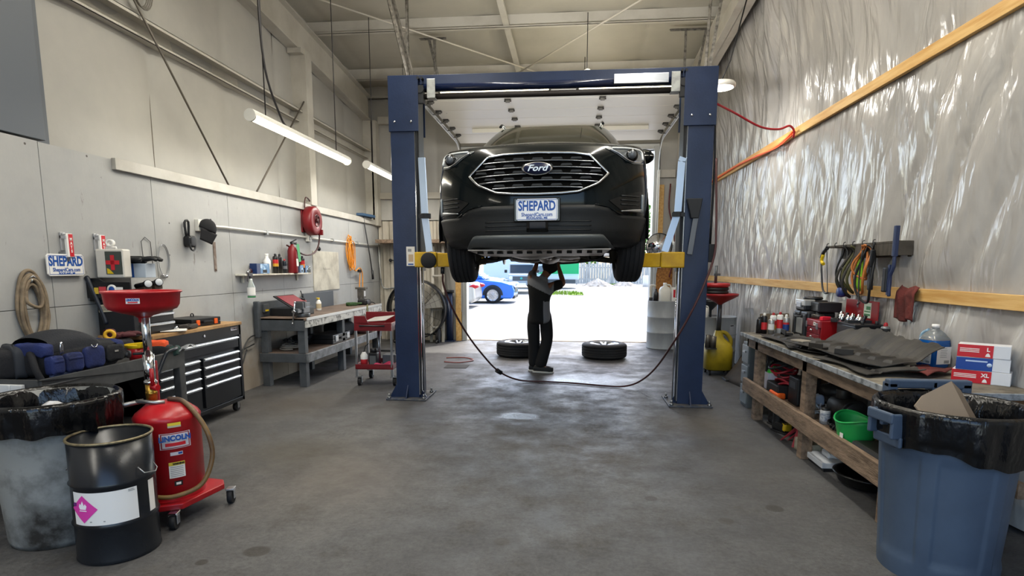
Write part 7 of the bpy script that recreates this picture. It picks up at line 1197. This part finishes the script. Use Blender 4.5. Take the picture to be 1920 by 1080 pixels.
jug((1.99, 8.86, .752), .62, 'white jug on the grey drum half hidden by the right lift post', mat('jug_milky', ''))
t = thing('black_funnel', 'black funnel standing on the grey drum behind the yellow drain', 'funnel', (2.12, 9.02, .752)); MB().lathe([(.02, 0), (.02, .10), (.13, .22), (.14, .25), (.135, .25), (.02, .11)], n=28).build('funnel', BLACK, t)
t = thing('leaning_mats', 'dark brown rubber mats leaning on the wall beyond the right bench', 'mats', (2.46, 7.4, 0)); MB().grid(lambda u, v: (-.32*(1-v)+.04*sin(5*u), -.5+1.1*u, .86*v*(1-.5*u**2)), 20, 10).build('front_mat', mat('mat_brown', '#332c26', .8, col2='#4a4036', scale=3), t, solid=.015); MB().grid(lambda u, v: (.02-.22*(1-v), -.2+1.1*u, .70*v*(1-.4*u**2)), 16, 8).build('back_mat', mat('mat_black_brown', '#26211d', .8), t, solid=.012)
for k, (x, y, s, lb) in enumerate(((2.2, 7.05, .09, 'dark metal scrap on the floor nearest the right bench'), (2.33, 7.6, .08, 'dark metal scrap on the floor beside the yellow drain'))):
    t = thing('scrap_metal', lb, 'scrap', (x, y, 0), k); MB().box(-s, s, -.03, .03, 0, .04).cyl((0, -.05, .03), (0, .06, .03), .03, n=14).tube([(-s, 0, .03), (-s*.5, .08, .06), (s*.3, .1, .03)], .014, 8, sub=3).build('piece', mat('greasy_metal', ''), t)
t = thing('flat_creeper', 'flat dark board lying on the floor by the rubber mats', 'board', (2.32, 7.9, 0)); MB().box(-.25, .15, -.12, .1, 0, .03).build('board', DKSTEEL, t, bev=.006)
# convex mirror
t = thing('convex_mirror', 'round convex safety mirror by the right side of the far door', 'mirror', (1.66, 11.28, 1.88), rot=(0, 0, RAD(6))); MB().lathe([(0, -.10), (.06, -.094), (.12, -.075), (.18, -.045), (.235, 0)], ax='Y', n=48).build('mirror_dome', mat('mirror_silver', '#e6e8ea', .03, 1.0), t); MB().lathe([(.235, 0), (.25, -.004), (.25, .02), (0, .02)], ax='Y', n=48).build('rim', BLACK, t); MB().cyl((0, .02, 0), (0, .30, .0), .018, n=10).build('arm', GALV, t)
t = thing('hanging_hose', 'dark red hose hanging down the wall behind the right lift post', 'hose'); MB().tube([(1.86, 11.5, 3.05), (1.85, 11.5, 2.6), (1.95, 11.48, 2.2), (1.97, 11.48, 1.7), (1.90, 11.5, 1.3)], .014, 8, sub=5).build('hose', mat('hose_maroon', '#5b1f20', .5), t)
t = thing('white_wrench', 'grey wrench hanging on the strand board', 'tool', (1.68, 11.60, 1.36)); MB().beam((0, 0, .16), (-.03, 0, -.02), .03, .01, up=(0, 1, 0)).build('handle', STEEL, t); MB().lathe([(.015, -.006), (.035, -.006), (.035, .006), (.015, .006)], ax='Y', c=(.0, 0, .18), n=16).build('jaw', STEEL, t)
t = thing('grey_steel_plate', 'leaning sheet of bent grey metal behind the mirror', 'sheet metal', (1.98, 11.45, 1.75)); MB().add([(-.12, 0, 0), (.15, 0, -.05), (.1, .03, .42), (-.05, .04, .30)], [(0, 1, 2, 3)]).build('sheet', GALV, t, solid=.004)
# ================================================================ MAN WORKING UNDER THE CAR
def skin_obj(name, nodes_, edges, m_, parent=None, sub=2, root=0, zones=None):
    """one continuous skinned surface: nodes_ = {key: ((x, y, z), radius or (rx, ry))}"""
    keys = list(nodes_); me = bpy.data.meshes.new(name); me.from_pydata([nodes_[k][0] for k in keys], [(keys.index(a), keys.index(b)) for a, b in edges], [])
    o = bpy.data.objects.new(name, me); COL.objects.link(o); md = o.modifiers.new('skin', 'SKIN'); md.use_smooth_shade = True; md.branch_smoothing = .6
    for i, k in enumerate(keys):
        r = nodes_[k][1]; sv = me.skin_vertices[0].data[i]; sv.radius = r if isinstance(r, tuple) else (r, r); sv.use_root = (i == root)
    s = o.modifiers.new('smooth', 'SUBSURF'); s.levels = sub; s.render_levels = sub
    bpy.context.view_layer.update(); me2 = bpy.data.meshes.new_from_object(o.evaluated_get(bpy.context.evaluated_depsgraph_get())); o.modifiers.clear(); o.data = me2
    me2.materials.clear(); ms = m_ if isinstance(m_, list) else [m_]
    for q in ms: me2.materials.append(q)
    for p in me2.polygons:
        p.use_smooth = True; p.material_index = zones(p.center) if zones else 0
    o.parent = parent; return o
SKIN = mat('skin', '#8a5f4a', .55); SHB = mat('shirt_black', '#141416', .85, bump=.2, bscale=25); SHG = mat('shirt_grey', '#85868c', .85, bump=.2, bscale=25); PANT = mat('trouser_black', '#121214', .85, bump=.3, bscale=18); CAPB = mat('cap_dark', '#101012', .85)
man = thing('person', 'man in a dark cap and black and grey shirt reaching up under the raised car', 'person', (-.42, 8.25, 0))
# local frame: x to the picture right, y away from the camera
HD = (.14, .04, 1.47)
J = dict(pel=((0, 0, .88), (.12, .09)), bel=((-.01, -.02, 1.02), (.12, .09)), che=((-.01, -.02, 1.20), (.14, .10)), nek=((.06, .0, 1.36), .055), hd0=((.11, .02, 1.43), .07), hd1=((.145, .05, 1.50), .088), hd2=((.15, .05, 1.555), .07),
         ls=((-.13, .0, 1.34), .06), le=((-.10, .20, 1.40), .046), lw=((-.055, .27, 1.56), .030), lp=((-.05, .285, 1.60), (.035, .02)),
         rs=((.19, -.02, 1.24), .06), re=((.335, .10, 1.25), .046), rw=((.255, .22, 1.50), .030), rp=((.245, .24, 1.55), (.035, .02)),
         lh=((-.085, 0, .84), .085), lk=((-.055, .0, .46), .058), la=((-.075, .04, .10), .040), lt=((.06, .0, .045), .036), rh=((.085, 0, .84), .085), rk=((.105, -.03, .46), .058), ra=((.0, -.06, .10), .040), rt=((.13, -.10, .045), .036))
ED = [('pel', 'bel'), ('bel', 'che'), ('che', 'nek'), ('nek', 'hd0'), ('hd0', 'hd1'), ('hd1', 'hd2'), ('che', 'ls'), ('ls', 'le'), ('le', 'lw'), ('lw', 'lp'), ('che', 'rs'), ('rs', 're'), ('re', 'rw'), ('rw', 'rp'), ('pel', 'lh'), ('lh', 'lk'), ('lk', 'la'), ('la', 'lt'), ('pel', 'rh'), ('rh', 'rk'), ('rk', 'ra'), ('ra', 'rt')]
# fingers rooted in each palm: left hand open against the underbody, right hand closed round a part
for s, base, up in (('l', Vector((-.05, .285, 1.60)), Vector((.05, .1, 1)).normalized()), ('r', Vector((.245, .24, 1.55)), Vector((-.2, .15, 1)).normalized())):
    side = Vector((1, .1, 0)).normalized(); fw = Vector((0, 1, .1)).normalized(); curl = .5 if s == 'l' else 1.2
    for k, ln in enumerate((.070, .080, .074, .058)):
        b0 = base+side*(-.027+.018*k)*(1 if s == 'l' else -1)+up*.03; mid = b0+up*ln*.5; tip = mid+(up*cos(curl)+fw*sin(curl))*ln*.5
        for nm, p, r in (('a', b0, .0095), ('b', mid, .0088), ('c', tip, .0078)): J['%sf%d%s' % (s, k, nm)] = (tuple(p), r)
        ED += [(s+'p', '%sf%da' % (s, k)), ('%sf%da' % (s, k), '%sf%db' % (s, k)), ('%sf%db' % (s, k), '%sf%dc' % (s, k))]
    sd = 1 if s == 'l' else -1; t0 = base+side*.034*sd; t1 = t0+side*.026*sd+up*.03+fw*.01; t2 = t1+up*.026+fw*.012
    for nm, p, r in (('ta', t0, .011), ('tb', t1, .0105), ('tc', t2, .009)): J[s+nm] = (tuple(p), r)
    ED += [(s+'p', s+'ta'), (s+'ta', s+'tb'), (s+'tb', s+'tc')]
body = skin_obj('body', J, ED, SKIN, man, 2)
# face, looking up and away under the car: nose, brow, jaw, ears, eyes, mouth
fd = Vector((.35, .75, .50)).normalized(); hc = Vector((.145, .05, 1.49)); hx = fd.cross(Vector((0, 0, 1))).normalized(); hu = hx.cross(fd)
def fp(a, b, c): return tuple(hc+hx*a+hu*b+fd*c)
MB().ball(fp(0, -.055, .055), (.045, .045, .04), 14).build('jaw', SKIN, man, sub=1)
MB().tube([fp(0, .02, .085), fp(0, -.01, .108), fp(0, -.018, .092)], [.008, .015, .011], 8, sub=2).build('nose', SKIN, man)
for s in (-1, 1):
    MB().ball(fp(s*.034, .018, .078), .012, 10).build('eye', mat('eye_white', '#d8d4cf', .3), man); MB().ball(fp(s*.034, .018, .088), .0055, 8).build('iris', mat('iris_brown', '#3a2a1e', .3), man)
    MB().ball(fp(s*.088, -.005, -.005), (.012, .024, .03), 12).build('ear', SKIN, man)
MB().tube([fp(-.024, -.045, .088), fp(0, -.047, .096), fp(.024, -.045, .088)], .006, 6, sub=2).build('mouth', mat('lip', '#7a463c', .5), man)
MB().tube([fp(.05*cos(a*pi/10), -.07+.02*sin(a*pi/10), .05+.04*sin(a*pi/10)) for a in range(11)], .012, 6).build('beard', mat('hair_dark', '#1c1512', .8), man)
c = MB(); c.grid(lambda u, v: fp(.102*cos(2*pi*u)*sin(pi/2*v), .035+.105*cos(pi/2*v)*1.0, .012+.112*sin(2*pi*u)*sin(pi/2*v)-.015), 28, 12, cu=True); c.grid(lambda u, v: fp(.102*cos(2*pi*u)*(1+.0*v), .035-.075*v*(1 if sin(2*pi*u) < .35 else .25), -.003+.112*sin(2*pi*u)), 28, 4, cu=True); c.build('cap', CAPB, man, solid=.004)
MB().grid(lambda u, v: fp((-.07+.14*u)*(1-.35*v), .04-.012*v-.015*(2*u-1)**2, .09+.075*v), 12, 6).build('cap_brim', CAPB, man, solid=.004)
# shirt: black with grey yoke over the shoulders and a grey panel low on the right side
S = dict(hem=((.01, -.01, .68), (.225, .175)), wst=((0, -.01, .80), (.228, .175)), bel=((-.01, -.02, 1.0), (.225, .172)), che=((-.01, -.02, 1.18), (.215, .165)), top=((.035, -.01, 1.31), (.115, .085)), col=((.07, 0, 1.375), (.068, .062)),
         ls=((-.125, .0, 1.335), .082), lm=((-.115, .12, 1.385), .070), lc=((-.105, .17, 1.40), .066), rs=((.18, -.02, 1.235), .085), rm=((.26, .04, 1.245), .078), rc=((.305, .075, 1.255), .074))
SE = [('hem', 'wst'), ('wst', 'bel'), ('bel', 'che'), ('che', 'top'), ('top', 'col'), ('che', 'ls'), ('ls', 'lm'), ('lm', 'lc'), ('che', 'rs'), ('rs', 'rm'), ('rm', 'rc')]
def shirt_zone(c):
    if c.z > 1.27-.47*(c.x+.19) and c.x < .20: return 1
    if c.z < 1.02 and c.x > .06: return 1
    return 0
skin_obj('shirt', S, SE, [SHB, SHG], man, 4, 0, shirt_zone)
Pn = dict(wst=((0, 0, .98), (.17, .14)), hip=((0, 0, .83), (.185, .145)), lh=((-.092, 0, .74), (.115, .12)), lk=((-.075, .0, .46), (.082, .088)), lc=((-.07, .02, .25), (.088, .092)), la=((-.07, .035, .06), (.085, .09)), rh=((.092, 0, .74), (.115, .12)), rk=((.115, -.03, .46), (.082, .088)), rc=((.06, -.045, .25), (.088, .092)), ra=((.01, -.06, .06), (.085, .09)))
skin_obj('trousers', Pn, [('wst', 'hip'), ('hip', 'lh'), ('lh', 'lk'), ('lk', 'lc'), ('lc', 'la'), ('hip', 'rh'), ('rh', 'rk'), ('rk', 'rc'), ('rc', 'ra')], PANT, man, 2)
for (x, y, a) in ((-.06, .04, -8), (.01, -.06, -14)):
    m = MB().at((x, y, 0), (0, 0, RAD(a))); soft(-.09, .20, -.048, .048, .016, .088, m=m); m.ball((-.02, 0, .085), (.07, .045, .03), 12); sh_ = m.build('shoe', mat('shoe_dark', '#1a1c1d', .6), man)
    MB().at((x, y, 0), (0, 0, RAD(a))).prism([(-.095, -.04), (-.06, -.05), (.12, -.054), (.19, -.035), (.215, 0), (.19, .035), (.12, .054), (-.06, .05), (-.095, .04)], 0, .026, 'Z').build('white_sole', mat('sole_white', '#cfccc4', .6), sh_, bev=.006)
# ================================================================ YARD SEEN THROUGH THE FAR DOOR
def parked(name, label, loc, rz, L_, W_, H_, paint, suv=True, belt=.58, group='cars parked in the yard', face=None):
    """length along local +x (nose at +x)"""
    t = thing(name, label, 'car', loc, rz, group); h0 = .2; sh = H_*belt
    hl = L_/2
    low = [(-hl, .32), (-hl+.04, sh*.92), (-hl+.18, sh), (hl*.42, sh), (hl*.78, sh*.90), (hl-.10, sh*.78), (hl, sh*.55), (hl-.02, .30), (hl-.12, h0), (-hl+.15, h0)]
    m = MB(); m.prism(low, -W_/2, W_/2, 'Y'); o = m.build('body', paint, t, bev=.10, seg=4)
    top = [(-hl+(.12 if suv else .55), sh), (-hl+(.35 if suv else 1.0), H_-.04), (-hl+(.8 if suv else 1.4), H_), (hl*.10, H_-.01), (hl*.48, sh)]
    m = MB(); n = len(top)
    vs = [(x, -W_/2*.93+(.16*W_/2 if z > sh+.01 else 0), z) for x, z in top]+[(x, W_/2*.93-(.16*W_/2 if z > sh+.01 else 0), z) for x, z in top]
    m.add(vs, [tuple(range(n))[::-1], tuple(range(n, 2*n))]+[(i, (i+1) % n, n+(i+1) % n, n+i) for i in range(n)]); cab = m.build('cabin', paint, t, bev=.07, seg=3)
    gl = mat('yard_car_glass', '#2c3a48', .08)
    for s in (-1, 1):
        for x0, x1 in ((-.62, -.20), (-.17, .20)):
            q = [(hl*x0, sh+.03), (hl*x0*.98+(.10 if x0 < -.5 else 0), H_-.13), (hl*min(x1, .07)+0, H_-.13), (hl*x1*(1.35 if x1 > 0 else 1), sh+.03)]
            ys = [s*(W_/2*.93+.012 if z < sh+.05 else W_/2*.93-.13*W_/2+.01) for x, z in q]; MB().add([(x, y, z) for (x, z), y in zip(q, ys)], [(0, 1, 2, 3)]).build('side_window', gl, t, solid=.006)
        MB().add([(hl*.47, -W_*.40, sh+.03), (hl*.47, W_*.40, sh+.03), (hl*.13, W_*.34, H_-.07), (hl*.13, -W_*.34, H_-.07)], [(0, 1, 2, 3)]).build('windshield', gl, t, solid=.03) if s > 0 else None
        for ax in (hl*.62, -hl*.58):
            w = MB().lathe([(0, -.10), (.20, -.10), (.33, -.11), (.345, -.08), (.345, .08), (.33, .11), (.20, .10), (0, .10)], ax='Y', c=(ax, s*(W_/2-.08), .345), n=32).build('wheel', RUBBER, t); m = MB(); m.lathe([(0, s*.115), (.06, s*.12), (.07, s*.105), (.225, s*.105), (.24, s*.118)], ax='Y', c=(ax, s*(W_/2-.08), .345), n=28)
            for k in range(8): a = k*pi/4; m.beam((ax+.05*cos(a), s*(W_/2+.035), .345+.05*sin(a)), (ax+.22*cos(a), s*(W_/2+.035), .345+.22*sin(a)), .05, .02, up=(0, 1, 0))
            m.build('rim', RIM, w); MB().lathe([(.35, s*(-.0)), (.42, s*.0), (.42, s*.02), (.35, s*.02)], ax='Y', c=(ax, s*(W_/2+.0), .345), n=28, a0=RAD(-90), a1=RAD(90)).build('arch_trim', CLAD, t)
        MB().ball((hl-.17, s*(W_/2-.16), sh*.80), (.22, .16, .075), 16).build('headlight', mat('yard_headlight', '#e3e8ee', .1), t); MB().ball((-hl+.16, s*(W_/2-.17), sh*.86), (.28, .18, .10), 16).build('tail_light', mat('tail_red', ''), t)
        MB().ball((hl*.40, s*(W_/2+.05), sh+.10), (.09, .10, .07), 12).build('mirror', paint, t)
    MB().prism([(hl-.16, sh*.42), (hl+.006, sh*.46), (hl+.004, sh*.66), (hl-.08, sh*.74)], -W_*.30, W_*.30, 'Y').build('grille', face or mat('yard_grille', '#3b4046', .3, .5), t); MB().box(-hl*.42, hl*.42, -W_/2-.004, W_/2+.004, .20, .30).build('sill_cladding', CLAD, t); MB().box(hl-.12, hl+.012, -W_*.42, W_*.42, .2, .34).build('lower_bumper', CLAD, t, bev=.03)
    return t
parked('parked_car', 'bright blue crossover parked side on in the yard behind the silver sedan', (-4.62, 24.9, -.02), 0, 4.7, 1.9, 1.70, mat('yard_blue', '#1470d6', .25, coat=.6))
parked('parked_car', 'silver grey sedan with red tail light cut off by the left door jamb', (-5.75, 21.8, -.02), pi, 4.7, 1.84, 1.46, mat('yard_silver', '#b9b6b0', .3, .3, coat=.5), False, .64)
parked('parked_car', 'white crossover farther back behind the blue crossover', (-6.1, 33.5, -.02), RAD(-8), 4.6, 1.85, 1.66, mat('yard_white', '#dfe2e6', .3))
# boxy off-roader facing the shop
t = thing('off_road_car', 'pale silver boxy off-road car facing the shop in the yard', 'car', (-2.72, 33.0, -.02), RAD(4), 'cars parked in the yard'); PJ = mat('jeep_pale', '#b7c0c6', .35, coat=.3)
MB().box(-.78, .78, -.2, 3.4, .55, 1.12).box(-.70, .70, -.55, .8, .62, 1.10).box(-.74, .74, .85, 3.3, 1.1, 1.72).build('body', PJ, t, bev=.05, seg=3); MB().box(-.66, .66, .80, .85, 1.16, 1.62).build('windshield', mat('yard_car_glass', ''), t); MB().box(-.48, .48, -.58, -.54, .74, .98).build('grille', mat('jeep_grille', '#4b5054', .4), t); MB().lathe([(0, -.60), (.07, -.60), (.07, -.58)], ax='Y', c=(0, 0, .87), n=18).build('badge', mat('badge_teal', '#3fa7a0', .3), t); MB().box(-.85, .85, -.78, -.60, .50, .64).build('bumper', mat('bumper_pale', '#8d959b', .4), t, bev=.03); MB().box(-.26, .26, -.80, -.78, .50, .62).build('plate', PAPER, t)
for s in (-1, 1):
    MB().lathe([(0, -.58), (.09, -.575), (.11, -.55)], ax='Y', c=(s*.58, 0, .88), n=20).build('headlight', mat('yard_headlight', ''), t); MB().box(s*.80-.14, s*.80+.14, -.45, .55, .72, .80).build('fender', PJ, t, bev=.04); MB().box(s*.92-.08, s*.92+.08, .85, .95, 1.16, 1.34).build('mirror', BLACK, t, bev=.02)
    for y in (.05, 2.6): MB().cyl((s*.78-.12, y, .38), (s*.78+.12, y, .38), .38, n=28).build('wheel', RUBBER, t)
# travel trailer with a green sweep
t = thing('travel_trailer', 'white travel trailer with a green sweep parked at the back of the yard', 'trailer', (-1.5, 41.0, -.02), 0); MB().box(-4.6, 2.15, 0, 2.4, .62, 3.1).build('body', mat('trailer_white', '#c4d2e2', .4), t, bev=.10, seg=3)
MB().prism([(-.8, 1.02), (2.12, 1.02), (2.12, 2.05), (.9, 1.72)], -.012, .0, 'Y').build('green_sweep', mat('sweep_green', '#12a866', .4), t); MB().prism([(-1.2, 1.45), (1.0, 1.85), (2.12, 2.18), (2.12, 2.08), (.9, 1.74), (-.6, 1.1)], -.016, -.004, 'Y').build('grey_sweep', mat('sweep_slate', '#5d6b74', .4), t); MB().box(-.8, 2.13, -.014, 0, .92, .97).build('stripe', mat('stripe_mint', '#9fd8c2', .4), t); MB().box(-4.3, 1.9, .1, 2.3, .35, .64).build('chassis', mat('chassis_grey', '#4c5256', .6), t)
for x in (-1.2, -.3): MB().cyl((x, -.02, .34), (x, .22, .34), .34, n=26).build('wheel', RUBBER, t)
# fence, clutter, grass
FW = mat('fence_wood', '#a3a19c', .8, col2='#c4c1ba', scale=4, stretch=(4, 4, .5))
t = thing('board_fence', 'weathered pale board fence at the back of the yard', 'fence', (5.2, 51.5, -.02))
m = MB()
for k in range(44): m.box(-5.0+.23*k, -4.79+.23*k, 0, .03, .05, 1.85+.12*sin(k*2.3))
m.build('boards', FW, t); MB().box(-5.0, 5.1, .03, .09, .4, .5).box(-5.0, 5.1, .03, .09, 1.4, 1.5).build('rails', FW, t)
for k, x in enumerate((-4.6, -1.6, 1.4, 4.4)): MB().box(x-.06, x+.06, .03, .15, 0, 2.0).build('post', FW, t)
for k, (x, y, s, lb) in enumerate(((2.2, 46.5, 1.0, 'pale rubble heap by the board fence, leftmost'), (4.4, 47.5, .8, 'pale rubble heap by the board fence, toward the right'))):
    solo(MB().grid(lambda u, v: (1.1*s*(1-v)*cos(2*pi*u)*(1+.15*sin(7*u*6.28)), .6*s*(1-v)*sin(2*pi*u), s*(.62*v+.06*sin(11*u*6.28)*(1-v))), 40, 8, cu=True), 'rubble_heap', mat('rubble', '#b8b0a6', .9, col2='#8e867c', scale=3), lb, 'rubble', 'rubble heaps in the yard', loc=(x, y, -.02))
for k, (x, y, lb) in enumerate(((5.9, 46.0, 'white plastic drum by the fence clutter'), (3.0, 48.6, 'pale post leaning among the fence clutter'))):
    if k == 0: solo(MB().lathe([(0, 0), (.28, 0), (.28, .8), (.25, .85), (0, .85)], n=24), 'yard_drum', PAPER, lb, 'drum', loc=(x, y, -.02))
    else: solo(MB().beam((0, 0, 0), (.5, 0, 1.4), .12, .12), 'leaning_post', FW, lb, 'post', loc=(x, y, -.02))
GRS = mat('yard_grass', '#7f9a2a', .9, col2='#5d7a22', scale=3)
def grass(x0, x1, y0, y1, n, label):
    rnd = random.Random(int(x0*10+y0)); m = MB(); m.grid(lambda u, v: (x0+(x1-x0)*u, y0+(y1-y0)*v*(.6+.4*sin(pi*u)), -.015+.02*sin(9*u)), 12, 3)
    for _ in range(n):
        x = rnd.uniform(x0, x1); y = y0+rnd.random()*(y1-y0)*(.6+.4*sin(pi*(x-x0)/(x1-x0))); h = rnd.uniform(.05, .16); d = rnd.uniform(-.06, .06)
        m.add([(x-.015, y, -.02), (x+.015, y, -.02), (x+d, y+d*.5, h)], [(0, 1, 2)])
    o = m.build('grass', GRS, merge=False); return tag(o, label, 'grass', kind='stuff')
grass(-1.75, .75, 31.5, 36, 700, 'strip of bright green grass in the middle of the yard'); grass(2.0, 4.4, 50.2, 51.2, 300, 'strip of grass along the foot of the fence')
def tree(x, y, h, label, seed):
    rnd = random.Random(seed); t = thing('yard_tree', label, 'tree', (x, y, -.02), 0, 'trees beyond the yard'); MB().tube([(0, 0, 0), (.1, 0, h*.3), (0, .1, h*.6)], [.22, .16, .08], 8).build('trunk', mat('bark', '#5a4a3a', .9), t); m = MB()
    for _ in range(900):
        a = rnd.uniform(0, 6.28); b = rnd.uniform(-1, 1); r = (rnd.random()**.33)*h*.36; p = Vector((r*cos(a)*sqrt(1-b*b), r*sin(a)*sqrt(1-b*b), h*.62+r*b*1.05)); d = Vector((rnd.uniform(-1, 1), rnd.uniform(-1, 1), rnd.uniform(-1, 1))).normalized(); e = d.orthogonal().normalized(); q = .22
        m.add([p-d*q, p+e*q*.6, p+d*q, p-e*q*.6], [(0, 1, 2, 3)])
    m.build('foliage', mat('leaf_green', '#5f8a34', .8, col2='#3f6a24', scale=1), t, merge=False)
tree(-9.5, 46, 6.5, 'leafy tree behind the parked cars at the left of the yard', 1); tree(7.5, 56, 7.5, 'leafy tree behind the board fence, right of the other', 2); tree(1.6, 57, 6.0, 'leafy tree behind the board fence, left of the other', 4)
